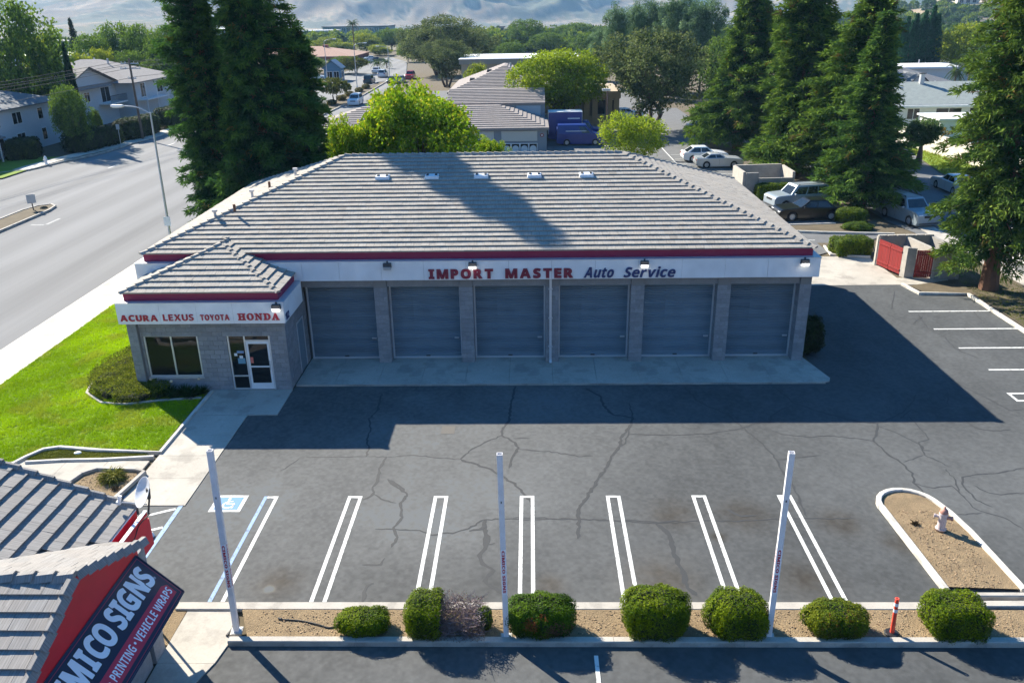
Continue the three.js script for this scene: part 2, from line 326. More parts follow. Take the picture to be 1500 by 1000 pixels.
// a broadleaf crown: limbs to leaf clumps spread through a lumpy ellipsoid
function broadGeo(o) {
  const { h = 8, cb = 2, rx = 3, rz = rx, clumps = 110, per = 110, size = 0.2, wide = 0.6, c0 = [0.03, 0.07, 0.012], c1 = [0.09, 0.16, 0.02], trunk = 0.22, lump = 0.34, cl = 0.2, stems = 1, lean = 0, hang = 0, tipc = null, tipf = 0, fill = 0.45, leafFlat = 0.3 } = o;
  const L = new Leaves(), T = new GB(), cy = (h + cb) / 2, ry = (h - cb) / 2, ph = Array.from({ length: 8 }, () => [rr(-1, 1), rr(-1, 1), rr(-1, 1), rr(0, 6.3)]);
  const top = V(lean * 0.4, cb + ry * 0.25, 0);
  for (let s = 0; s < stems; s++) {
    const a = s / stems * 6.283 + 0.5, off = stems > 1 ? trunk * 1.1 : 0, b0 = V(Math.cos(a) * off, -0.05, Math.sin(a) * off), mid = V(Math.cos(a) * off * 3 + lean * 0.2, cb * 0.75, Math.sin(a) * off * 3);
    T.tube(b0, mid, trunk * 1.25 / Math.sqrt(stems), trunk * 0.85 / Math.sqrt(stems), 10).tube(mid, top, trunk * 0.85 / Math.sqrt(stems), trunk * 0.5 / Math.sqrt(stems), 8);
  }
  for (let i = 0; i < clumps; i++) {
    const u = 1 - 2 * (i + 0.5) / clumps, a = i * 2.39996 + rr(-0.3, 0.3), s = Math.sqrt(1 - u * u), d = V(s * Math.cos(a), u, s * Math.sin(a));
    let k = 1; for (const [x, y, z, f] of ph) k += lump * 0.35 * Math.sin(3.2 * (d.x * x + d.y * y + d.z * z) + f);
    const f = k * (rnd() < fill ? rr(0.45, 0.8) : rr(0.8, 0.98)), c = V(d.x * rx * f + lean, cy + d.y * ry * Math.min(f, 1.05) - hang * (1 - Math.abs(u)) * rnd(), d.z * rz * f);
    if (i % 4 === 0) T.tube(top.clone().lerp(c, rr(0, 0.15)).add(V(0, -0.2, 0)), c.clone().lerp(top, 0.12), trunk * 0.22, trunk * 0.06, 5);
    const R = cl * Math.min(rx, ry * 1.3) * rr(0.75, 1.35), tone = rnd();
    const m = Math.round(per * rr(0.75, 1.25));
    for (let q = 0; q < m; q++) {
      let x = rnd() * 2 - 1, y = rnd() * 2 - 1, z = rnd() * 2 - 1; const l = Math.hypot(x, y, z) || 1, rad = R * Math.pow(rnd(), 0.4); x /= l; y /= l; z /= l;
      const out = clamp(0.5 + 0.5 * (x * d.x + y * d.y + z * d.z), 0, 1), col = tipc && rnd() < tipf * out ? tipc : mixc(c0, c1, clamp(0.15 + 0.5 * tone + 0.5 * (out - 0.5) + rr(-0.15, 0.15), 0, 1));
      L.rleaf(c.x + x * rad, c.y + y * rad * 0.85, c.z + z * rad, x * 0.5 + d.x * 0.4, y * 0.4 + leafFlat * 0.3 - hang * 0.4, z * 0.5 + d.z * 0.4, 0.8, size, size * wide, col, 0.3);
    }
  }
  return { crown: L.geo(), trunk: T.geo() };
}
function cypressGeo(h, r, c0 = [0.012, 0.045, 0.02], c1 = [0.03, 0.085, 0.03], n = 4200, len = 0.55) {
  const L = new Leaves(), T = new GB().tube(V(0, -0.05, 0), V(0, h * 0.9, 0), r * 0.25, 0.02, 8), f = rr(0, 6);
  for (let i = 0; i < n; i++) {
    const t = Math.pow(rnd(), 0.9), a = rnd() * 6.283, pr = r * Math.pow(Math.sin(Math.PI * clamp(0.1 + 0.9 * Math.pow(t, 0.8), 0, 1)) * 0.5 + 0.5 * (1 - t), 0.7) * (1 - Math.pow(t, 7)) * (1 + 0.12 * Math.sin(a * 5 + f + t * 9)), k = Math.sqrt(rr(0.45, 1));
    L.rleaf(Math.cos(a) * pr * k, t * h, Math.sin(a) * pr * k, Math.cos(a) * 0.35, 1, Math.sin(a) * 0.35, 0.3, len, len * 0.28, mixc(c0, c1, rnd()), 0.3);
  }
  return { crown: L.geo(), trunk: T.geo() };
}
function palmGeo(h, n, fl, c = [0.07, 0.12, 0.03]) {
  const L = new Leaves(), T = new GB(); for (let i = 0; i < 6; i++) T.tube(V(0, h * i / 6, 0), V(0, h * (i + 1) / 6, 0), lerp(0.26, 0.17, i / 6), lerp(0.25, 0.16, (i + 1) / 6), 8);
  for (let k = 0; k < n; k++) {
    const a = k * 2.4, e0 = lerp(1.2, -0.5, k / n);
    for (let j = 0; j < 16; j++) {
      const t = (j + 1) / 16, e = e0 - t * 1.1, x = Math.cos(a) * fl * t * Math.cos(e0 - t * 0.5), y = h + fl * t * Math.sin(e0 - t * 0.7), z = Math.sin(a) * fl * t * Math.cos(e0 - t * 0.5);
      for (const s of [-1, 1]) L.leaf(x, y, z, -Math.sin(a) * s * 0.8 + Math.cos(a) * 0.5, -0.3, Math.cos(a) * s * 0.8 + Math.sin(a) * 0.5, Math.cos(a), 0, Math.sin(a), fl * 0.32 * (1.1 - t * 0.6), 0.12, c[0] * rr(0.7, 1.3), c[1] * rr(0.7, 1.3), c[2]);
    }
  }
  return { crown: L.geo(), trunk: T.geo() };
}
// a clipped shrub: superellipsoid of half sizes a, b, c (b = full height), leaf-sized faces over a twiggy core
function clippedGeo(a, h, c, o = {}) {
  const { n = 7000, size = 0.055, c0 = [0.07, 0.13, 0.003], c1 = [0.27, 0.34, 0.005], ex = 2.8, lump = 0.05, patches = [], x0 = -9, x1 = 9, wide = 0.55 } = o;
  const L = new Leaves(), f = [rr(0, 6), rr(0, 6), rr(0, 6), rr(0, 6)];
  const surf = (d) => { const b = h / 2, k = Math.pow(Math.pow(Math.abs(d.x / a), ex) + Math.pow(Math.abs(d.y / b), ex) + Math.pow(Math.abs(d.z / c), ex), -1 / ex); const w = 1 + lump * (Math.sin(d.x * 7 + f[0]) + Math.sin(d.y * 6 + f[1]) * 0.6 + Math.sin(d.z * 8 + f[2]) + 0.7 * Math.sin((d.x + d.z) * 15 + f[3])) * 0.5; return k * w; };
  const area = (d) => 1;
  for (let i = 0; i < n; i++) {
    const d = V((rnd() * 2 - 1) * a, (rnd() * 2 - 1) * h / 2, (rnd() * 2 - 1) * c); const m = Math.floor(rnd() * 3), s = rnd() < 0.5 ? -1 : 1; if (m === 0) d.x = s * a; else if (m === 1) d.y = s * h / 2; else d.z = s * c;
    if (m !== 1 && rnd() > (m ? a : c) * h / (a * c * 2 + 0.01) * 1.2 + 0.3) { d.y = h / 2; d.x = (rnd() * 2 - 1) * a; d.z = (rnd() * 2 - 1) * c; }
    d.normalize(); const k = surf(d) * rr(0.9, 1.02), x = d.x * k, y = d.y * k + h / 2, z = d.z * k; if (x < x0 || x > x1 || y < 0.02) continue;
    let col = mixc(c0, c1, clamp(rr(0, 0.7) + 0.3 * Math.sin(x * 5 + f[0]) * Math.sin(z * 4 + f[1] + y * 4), 0, 1));
    for (const [qx, qy, qz, r, pc, pf] of patches) if (Math.hypot(x - qx, y - qy, z - qz) < r * rr(0.6, 1.1) && rnd() < pf) col = pc;
    const e2 = 2 * ex - 3, gx = Math.sign(d.x) * Math.pow(Math.abs(d.x * k / a), ex - 1) / a, gy = Math.sign(d.y) * Math.pow(Math.abs(d.y * k / (h / 2)), ex - 1) / (h / 2), gz = Math.sign(d.z) * Math.pow(Math.abs(d.z * k / c), ex - 1) / c, gl = Math.hypot(gx, gy, gz) || 1; L.sleaf(x, y, z, gx / gl, gy / gl, gz / gl, 0.48, size, size * wide, col, 0.32);
  }
  const core = new THREE.SphereGeometry(1, 24, 16), q = core.attributes.position, d = V(0, 0, 0);
  for (let i = 0; i < q.count; i++) { d.fromBufferAttribute(q, i).normalize(); const k = surf(d) * 0.88; q.setXYZ(i, clamp(d.x * k, x0, x1), Math.max(0, d.y * k + h / 2), d.z * k); }
  core.computeVertexNormals(); core.deleteAttribute('normal');
  return { foliage: L.geo(), core };
}
const coreMat = S(0.016, 0.022, 0.007, 1);
function shrub(name, label, cat, pos, g, turn = 0, group) {
  const t = thing(name, label, cat, pos, turn, group);
  part('foliage', g.foliage, M.leaf, t); part('branches', g.core, coreMat, t); return t;
}
function tree(name, label, pos, g, o = {}) {
  const t = thing(name, label, o.cat || 'tree', pos, o.turn || 0, o.group);
  part('trunk', g.trunk, o.bark || M.wood, t); part('crown', g.crown, o.leaf || M.leaf, t);
  if (o.scale) t.scale.set(...(Array.isArray(o.scale) ? o.scale : [o.scale, o.scale, o.scale]));
  return t;
}
// a tree from shared geometry, put at depth z so that its top and width match what the photograph shows there
function plant(src, name, label, px, py, z, wpx, o = {}) {
  const top = AT(px, py, z), y0 = o.y || 0, w = wpx / F * top.clone().sub(camera.position).dot(fwd), sx = w / src.w0, sy = (top.y - y0) / src.h0;
  return tree(name, label, [top.x, y0, z], src, { ...o, turn: o.turn ?? rr(0, 6.28), scale: [sx, sy, sx] });
}
// ---------------------------------------------------------------- the ground and the hills
const hillN = (x, z, s, o = 5) => fbm(x / s + 40, z / s + 40, 4096, o, 301);
function ridged(x, z, s) { let f = 0, a = 0.55; for (let i = 0; i < 5; i++) { f += a * (1 - Math.abs(2 * vnoise(x / s + 77, z / s + 77, 4096, 400 + i) - 1)); s *= 0.5; a *= 0.5; } return f; }
function terrainY(x, z) {
  const r = Math.hypot(x, z), az = Math.atan2(x, -z) * 180 / Math.PI;   // azimuth from straight ahead, right positive
  let y = -0.3 - 30 * smooth(330, 1400, r);
  if (r > 500) {
    const nearL = Math.exp(-(((az + 24) / 9) ** 2)) * smooth(1150, 1750, r) * (1 - 0.3 * smooth(1800, 2800, r));
    y += nearL * (16 + 34 * hillN(x, z, 420));
    const nearR = Math.exp(-(((az - 27) / 10) ** 2)) * smooth(420, 800, r) * (1 - smooth(900, 1500, r));
    y += nearR * (16 + 14 * hillN(x, z, 160));
    const far = smooth(2300, 3900, r + 900 * (ridged(x, z, 760) - 0.62) + 500 * (hillN(x, z, 900, 3) - 0.5)) * (1 - 0.4 * smooth(5200, 6800, r)), rise = lerp(95, 560, smooth(-27, -4, az));
    y += far * (rise * (0.5 + 0.4 * ridged(x, z, 1500) + 0.3 * ridged(x + 500, z, 420)) + 30 * hillN(x, z, 150) + 16 * ridged(x, z + 300, 130));
  }
  return y;
}
{
  const NA = 460, NB = 50, radii = []; for (let r = 20; r < 7000; r *= r < 1000 ? 1.04 : r < 2200 ? 1.018 : r < 4300 ? 1.006 : 1.03) radii.push(r);
  const p = [0, -0.3, 0], c = [0.2, 0.17, 0.12], ix = [], a0 = -42 * Math.PI / 180, a1 = 38 * Math.PI / 180, full = NA + NB;
  for (const r of radii) for (let i = 0; i < full; i++) {
    const a = i <= NA ? lerp(a0, a1, i / NA) : lerp(a1, a0 + 2 * Math.PI, (i - NA) / NB), x = Math.sin(a) * r, z = -Math.cos(a) * r, y = terrainY(x, z);
    p.push(x, y, z);
    let col = [0.16, 0.135, 0.09];
    if (r > 600) {
      const n = hillN(x, z, 220, 6), n2 = fbm(x / 55 + 900 + z / 120, z / 150 + 300, 4096, 4, 811), rg = ridged(x + 500, z, 520), wood = smooth(0.4, 0.54, 0.44 * n + 0.3 * n2 + (r < 2700 ? 0.15 : 0.07) + 0.3 * (0.62 - rg) + 0.16 * (hash(Math.round(x / 9), Math.round(z / 9), 5) - 0.5));
      col = mixc(mixc([0.2, 0.145, 0.085], [0.34, 0.26, 0.165], smooth(0.38, 0.62, n2)), mixc([0.06, 0.075, 0.04], [0.11, 0.11, 0.065], n2), wood);
    }
    c.push(...col);
  }
  for (let j = 0; j < radii.length - 1; j++) for (let i = 0; i < full; i++) { const a = 1 + j * full + i, b = 1 + j * full + (i + 1) % full, d = a + full, e = b + full; ix.push(a, b, d, b, e, d); }
  for (let i = 0; i < full; i++) ix.push(0, 1 + (i + 1) % full, 1 + i);
  const g = new THREE.BufferGeometry(); g.setAttribute('position', new THREE.Float32BufferAttribute(p, 3)); g.setAttribute('color', new THREE.Float32BufferAttribute(c, 3)); g.setIndex(ix); g.computeVertexNormals();
  struct('ground', g, S(1, 1, 1, 1, { vertexColors: true }));
}
// ---------------------------------------------------------------- road, verge, pavements
struct('road', sheet([[-24.75, -8], [-24.75, -60], [-25.6, -110], [-28, -195], [-37, -262], [-60, -330], [-92, -330], [-64, -252], [-52, -200], [-47.5, -160], [-47, -112], [-48, -94], [-50.5, -83], [-57, -78], [-90, -76], [-90, -8]], -0.12), M.road);
struct('verge', sheet([[-47.2, -330], [-47.3, -112], [-48.2, -94], [-50.7, -83], [-57, -78.2], [-140, -78], [-140, -330]], -0.08), M.duff);
struct('rear_car_park', sheet([[-24, -131], [19, -131], [19, -164], [-26.5, -164]], -0.03), M.asphalt);
struct('verge', sheet([[-22.4, -8], [-22.4, -125], [-25.4, -125], [-27.6, -195], [-36.6, -262], [-30, -330], [90, -330], [90, -8]], -0.06), M.duff);
{
  const w = structGroup('pavement');   // beside the road, slab by slab
  for (let z = -9, i = 0; z > -124; z -= 1.52, i++) sheetSlab(w, [[-24.5, z], [-22.38, z], [-22.38, z - 1.512], [-24.5, z - 1.512]], -0.12, 0.02 + 0.002 * ((i * 7) % 3), M.walk, 'paving_slab');
  const kk = structGroup('kerb'); kerb(kk, [[-24.5, -9], [-24.5, -124]], 0.22, -0.14, 0.025, M.kerbPale, 6.1);
  const w2 = structGroup('pavement');
  for (let i = 0; i < 16; i++) { const t = (z) => z > -112 ? lerp(-50.7, -47.3, smooth(-83, -108, z)) : -47.2; const z0 = -83 - i * 2.2, z1 = z0 - 2.19; sheetSlab(w2, [[t(z0) - 1.7, z0], [t(z0), z0], [t(z1), z1], [t(z1) - 1.7, z1]], -0.12, 0.02, M.walk, 'paving_slab'); }
  const k2 = structGroup('kerb'); kerb(k2, [[-90, -76.2], [-57, -78.2], [-50.7, -83], [-48.2, -94], [-47.3, -112], [-47.2, -160], [-51, -200]], 0.2, -0.14, 0.04, M.kerb, 8);
}
function sheetSlab(parent, pts, y0, y1, mat, name) { return new GB().slab(pts, y0, y1).to(name, mat, parent); }
{ // medians
  const m = structGroup('median'), pts = [[-40.6, -20], [-40.6, -64.6], [-40.2, -66.1], [-39.5, -66.6], [-38.9, -66], [-38.6, -64.5], [-38.6, -20]];
  sheetSlab(m, pts, -0.14, 0.0, M.duff, 'soil'); kerb(m, pts, 0.18, -0.14, 0.05, M.kerb, 6);
  const m2 = structGroup('median'), q = [[-33.3, -122], [-34.5, -124], [-33.6, -150], [-32.6, -186], [-31.2, -186], [-30.6, -150], [-31.2, -124], [-32.2, -121.6]];
  sheetSlab(m2, q, -0.14, 0.02, M.duff, 'soil'); kerb(m2, [...q, q[0]], 0.2, -0.14, 0.08, M.kerb, 8);
  const pm = structGroup('road_marking');   // worn lane lines and an arrow
  for (let k = 5; k < 9; k++) { const z = -30 - k * 14.6; for (const x of [-32]) sheetSlab(pm, rect(x - 0.06, x + 0.06, z - 2.4, z), -0.116, -0.116, M.paint, 'lane_line'); }
  for (let k = 0; k < 8; k++) { const z = -84 - k * 14.6; sheetSlab(pm, rect(-43.1, -42.98, z - 2.4, z), -0.116, -0.116, M.paint, 'lane_line'); }
  const a = G(70, 325), b = new GB().slab([[a.x - 0.12, a.z - 1.6], [a.x + 0.12, a.z - 1.6], [a.x + 0.12, a.z + 0.3], [a.x - 0.12, a.z + 0.3]], -0.115, -0.115).slab([[a.x - 0.12, a.z + 0.3], [a.x - 1.1, a.z + 0.3], [a.x - 1.1, a.z + 0.55], [a.x - 0.12, a.z + 0.55]], -0.115, -0.115); b.to('turn_arrow', S(0.45, 0.45, 0.44, 0.9, { map: rep(grainT, 0.8) }), pm);
}
// ---------------------------------------------------------------- car park, drives, aprons
const CRACKS = `6 -6.1,-30.2 -6.0,-28.7 -6.2,-28.0 -6.0,-27.1 -6.0,-26.4 -5.8,-25.7 -5.8,-25.1|4 -7.9,-25.1 -6.7,-25.1 -5.8,-25.1 -5.1,-25.1 -4.0,-25.2 -3.2,-25.0 -2.5,-24.9|8 -5.1,-25.1 -5.2,-24.3 -5.1,-23.6 -5.2,-23.1 -5.1,-22.7 -5.4,-22.4|6 -5.1,-22.7 -4.6,-22.3 -4.3,-22.2|8 -4.8,-23.6 -4.3,-23.0 -4.0,-22.7 -4.2,-22.2 -4.0,-21.4 -4.2,-20.9 -4.0,-20.4 -4.1,-19.9|9 -2.5,-24.9 -1.5,-24.3 -1.1,-23.9 -0.6,-23.3 -0.2,-22.6 0.0,-22.1 0.0,-21.3|6 -2.5,-24.9 -2.2,-25.5 -1.8,-26.0 -1.1,-26.6|8 -0.7,-30.8 -0.8,-29.3 -0.9,-27.6 -1.1,-27.2 -1.1,-26.6 -0.7,-26.2 -0.5,-25.7 -0.7,-25.0 -0.8,-24.3|5 -0.7,-26.4 -0.1,-26.4|5 -0.5,-25.6 0.7,-25.4 1.6,-25.1 2.1,-25.1|9 2.2,-30.6 2.7,-29.9 2.8,-28.9 3.1,-28.2 3.8,-28.0 3.6,-27.2 3.2,-26.5 3.1,-25.8 2.8,-25.2 2.4,-24.1 1.9,-23.0 1.4,-21.8 1.4,-21.2 1.3,-20.3|5 3.8,-29.2 3.8,-28.0|5 3.5,-26.7 4.6,-26.6 5.4,-26.6|5 3.6,-27.2 3.3,-26.0 2.9,-25.5|5 -4.7,-20.8 -4.1,-20.8 -3.4,-20.7 -3.0,-20.5 -2.4,-20.6 -1.9,-20.8 -1.5,-21.3 -1.0,-21.3 0.1,-21.3 1.4,-21.3 2.8,-21.2 3.7,-21.1 4.4,-21.2|8 -1.4,-21.3 -1.5,-20.8 -1.9,-20.7|9 -1.5,-21.3 -1.4,-20.7 -1.4,-19.9|10 3.8,-21.0 4.0,-20.4 4.0,-19.9|10 -1.5,-21.2 -1.3,-20.1 -1.5,-19.5 -1.4,-19.1 -1.1,-18.8 -1.3,-18.4 -1.2,-18.2 -0.8,-17.9 -0.6,-17.4|5 -1.3,-20.0 -1.1,-20.1|6 -4.8,-19.1 -4.3,-19.1 -4.2,-19.4|9 -4.3,-18.3 -4.5,-18.2 -4.5,-17.8 -4.5,-17.5|4 -8.5,-24.2 -8.1,-25.0|6 -4.7,-23.6 -4.2,-23.0 -4.0,-22.6 -4.2,-22.2|12 3.7,-21.0 4.0,-20.6 4.0,-19.6 4.1,-18.6 4.1,-18.1 4.3,-17.8|4 -0.6,-21.4 1.4,-21.3 3.2,-21.2 4.1,-21.1 5.2,-21.2 6.0,-21.2 7.6,-21.3 9.0,-21.3 9.7,-21.3|8 6.0,-21.8 6.3,-21.4 6.8,-21.5|5 5.4,-26.6 6.4,-26.7 7.7,-27.1 8.3,-27.5 8.8,-27.6 9.1,-28.2 10.1,-29.0|6 6.2,-30.7 6.5,-29.3 7.4,-28.2 7.7,-27.2 8.1,-26.0 8.3,-25.1 8.3,-23.9 8.4,-23.1 8.3,-22.0 8.3,-21.4|4 8.4,-24.8 9.3,-25.0 9.9,-25.1|4 8.7,-26.9 9.1,-26.6 9.9,-26.4 10.7,-26.5 11.5,-26.3 12.1,-26.1|6 9.8,-30.6 10.2,-29.1 10.9,-28.4 11.7,-27.8 12.7,-27.4 12.1,-26.1 12.2,-25.2 12.4,-24.6 12.5,-23.9 12.3,-23.3 12.4,-22.6|5 12.6,-27.3 13.2,-26.6 13.6,-25.7 13.4,-25.1 13.6,-24.9 13.9,-24.3|4 12.5,-24.6 13.4,-25.1|5 14.1,-28.0 14.1,-26.9 14.1,-26.2 13.6,-26.0 13.5,-25.4 13.8,-25.4|4 12.3,-23.3 12.7,-23.0 13.4,-23.1 13.5,-22.8 13.5,-21.8 14.1,-21.4 14.4,-20.8|5 16.3,-24.2 15.2,-23.9 14.0,-23.7 13.8,-23.2 13.8,-22.3 14.1,-21.9|4 14.1,-23.2 14.3,-22.8 14.7,-22.6 15.5,-22.7|4 13.7,-24.2 13.7,-23.5 13.5,-22.8|4 17.2,-31.0 17.6,-29.9 18.1,-28.4 18.6,-28.5|4 12.8,-21.5 13.6,-21.6|4 12.7,-27.4 13.9,-28.2 14.7,-29.1 15.2,-29.9|4 13.7,-27.8 14.4,-28.5 15.1,-28.3 16.0,-28.9 16.5,-30.1|4 16.0,-27.8 16.1,-27.0 16.6,-26.8 17.3,-26.9|4 19.5,-42.6 18.2,-39.8|4 19.2,-39.0 18.8,-37.0 19.1,-36.0 18.9,-34.5 19.4,-33.4|4 18.4,-37.7 19.3,-38.7|3 22.1,-39.4 21.8,-37.6`;
{
  const lot = structGroup('car_park');
  const uvLot = (g) => { const p = g.attributes.position, u = g.attributes.uv; for (let i = 0; i < p.count; i++) u.setXY(i, (p.getX(i) - LOT.x0) / LOT.s, (p.getZ(i) - LOT.z0) / LOT.s); return g; };
  part('asphalt', uvLot(sheet([[-13.3, -17.5], [-13.3, -22.05], [-10.95, -22.05], [-10.95, -28.3], [-9.8, -28.3], [-9.8, -30.9], [12.0, -30.9], [12.0, -43.7], [23.2, -43.7], [23.2, -14], [12.9, -14], [12.9, -17.5]], 0).clone()), M.lot, lot);
  part('asphalt', sheet([[11.95, -49.3], [17.2, -49.3], [24.2, -54.6], [24.2, -66], [22.2, -80], [22.2, -130], [-17, -130], [-17, -52], [11.95, -52]], -0.005), M.asphalt, lot);
  part('asphalt', uvLot(sheet([[-7.55, -15.85], [-7.3, -15.9], [23.2, -15.9], [23.2, -6], [-8.2, -6], [-8.0, -14.2], [-7.7, -15.2]], -0.012)), M.lot, lot);
  const mk = (n, pts, m) => sheetSlab(lot, pts, 0.006, 0.006, m, n);
  const bays = [-8.37, -5.67, -2.92, -0.18, 2.55, 5.25, 7.94];
  bays.forEach((x, i) => {
    for (const s of [-1, 1]) mk('stripe', rect(x + s * 0.175 - 0.055, x + s * 0.175 + 0.055, -22.6, -17.52), i === 0 && s < 0 ? M.bluePaint : M.paint);
    mk('stripe', rect(x - 0.12, x + 0.12, -22.6, -22.49), M.paint);
  });
  for (const [z, x0, x1] of [[-39.4, 18.9, 23.1], [-36.95, 19.05, 23.1], [-34.6, 19.1, 23.1], [-32.2, 19.2, 23.1], [-29.9, 18.75, 23.1]]) mk('stripe', rect(x0, x1, z - 0.06, z + 0.06), M.paint);
  mk('stripe', rect(18.75, 18.86, -29.84, -29.3), M.paint); mk('stripe', rect(18.75, 23.1, -29.3, -29.19), M.paint);
  // access aisle hatching and its blue frame
  for (const [x0, z0, x1, z1] of [[-12.9, -22.02, -11.9, -22.6], [-13.2, -20.9, -11.2, -21.9], [-13.2, -19.9, -11.2, -20.9], [-13.2, -18.9, -11.2, -19.9]]) { const dx = x1 - x0, dz = z1 - z0, l = Math.hypot(dx, dz), nx = -dz / l * 0.055, nz = dx / l * 0.055; mk('hatch_line', [[x0 + nx, z0 + nz], [x1 + nx, z1 + nz], [x1 - nx, z1 - nz], [x0 - nx, z0 - nz]], M.paint); }
  sheetSlab(lot, rect(-11.17, -11.03, -22.5, -17.6), 0.009, 0.009, M.bluePaint, 'stripe'); sheetSlab(lot, rect(-13.3, -11.03, -22.66, -22.53), 0.013, 0.013, M.bluePaint, 'stripe');
  // wheelchair symbol
  const sym = part('access_symbol', sheet(rect(-10.12, -9.12, -22.66, -21.72), 0.007), M.paint, lot);
  sheetSlab(lot, rect(-10.0, -9.24, -22.54, -21.84), 0.011, 0.011, M.symbolBlue, 'access_symbol');
  const w = new GB(), ring = (cx, cz, r, a0, a1, t) => { for (let i = 0; i < 12; i++) { const a = lerp(a0, a1, i / 12), b = lerp(a0, a1, (i + 1) / 12); w.slab([[cx + Math.cos(a) * r, cz + Math.sin(a) * r], [cx + Math.cos(b) * r, cz + Math.sin(b) * r], [cx + Math.cos(b) * (r - t), cz + Math.sin(b) * (r - t)], [cx + Math.cos(a) * (r - t), cz + Math.sin(a) * (r - t)]], 0.015, 0.015); } };
  ring(-9.6, -22.1, 0.2, -0.6, 4.2, 0.06); ring(-9.66, -22.44, 0.05, 0, 6.28, 0.05);
  w.slab(rect(-9.69, -9.63, -22.4, -22.12), 0.015, 0.015).slab(rect(-9.63, -9.44, -22.18, -22.12), 0.015, 0.015).slab(rect(-9.47, -9.41, -22.12, -21.92), 0.015, 0.015).slab(rect(-9.63, -9.5, -22.32, -22.27), 0.015, 0.015);
  w.to('access_symbol', M.paint, lot);
  mk('stripe', rect(1.44, 1.54, -15.6, -11), M.paint);
  mk('stripe', rect(17.0, 18.6, -53.2, -53.08), M.paint);
  for (let i = 0; i < 7; i++) mk('stripe', rect(14.6, 19.6, -71 - i * 2.75, -70.9 - i * 2.75), M.paint);
  mk('stripe', rect(14.3, 14.4, -92, -66), M.paint);
  // sealed cracks: ragged ribbons of tar a few millimetres proud
  seed(91);
  const ck = new GB();
  let ci = 0; for (const s of CRACKS.split('|')) { const cy = 0.0024 + (ci++ % 16) * 0.0002;
    const [w0, ...ps] = s.split(' '), pts = ps.map((q) => q.split(',').map(Number)), fine = [];
    for (let i = 0; i < pts.length - 1; i++) { const k = Math.max(2, Math.ceil(Math.hypot(pts[i + 1][0] - pts[i][0], pts[i + 1][1] - pts[i][1]) / 0.16)); for (let j = 0; j < k; j++) fine.push([lerp(pts[i][0], pts[i + 1][0], j / k) + rr(-0.035, 0.035), lerp(pts[i][1], pts[i + 1][1], j / k) + rr(-0.035, 0.035)]); }
    fine.push(pts[pts.length - 1]);
    let pl, pr; const W0 = +w0 * 0.0066;
    fine.forEach((q, i) => {
      const a = fine[Math.max(0, i - 1)], b = fine[Math.min(fine.length - 1, i + 1)], dx = b[0] - a[0], dz = b[1] - a[1], l = Math.hypot(dx, dz) || 1, end = i === 0 || i === fine.length - 1 ? 0.35 : 1, w1 = W0 * rr(0.55, 1.15) * end;
      const L = V(q[0] + dz / l * w1, cy, q[1] - dx / l * w1), R = V(q[0] - dz / l * w1, cy, q[1] + dx / l * w1);
      if (pl) ck.face([pl, pr, R, L].reverse()); pl = L; pr = R;
    });
  }
  tag(ck.to('crack_sealant', M.tar, lot), null, null, null, 'stuff');
  const pat = S(0.13, 0.12, 0.105, 1); mk('patch', rect(-3.35, -2.85, -27.35, -26.75), pat);
}
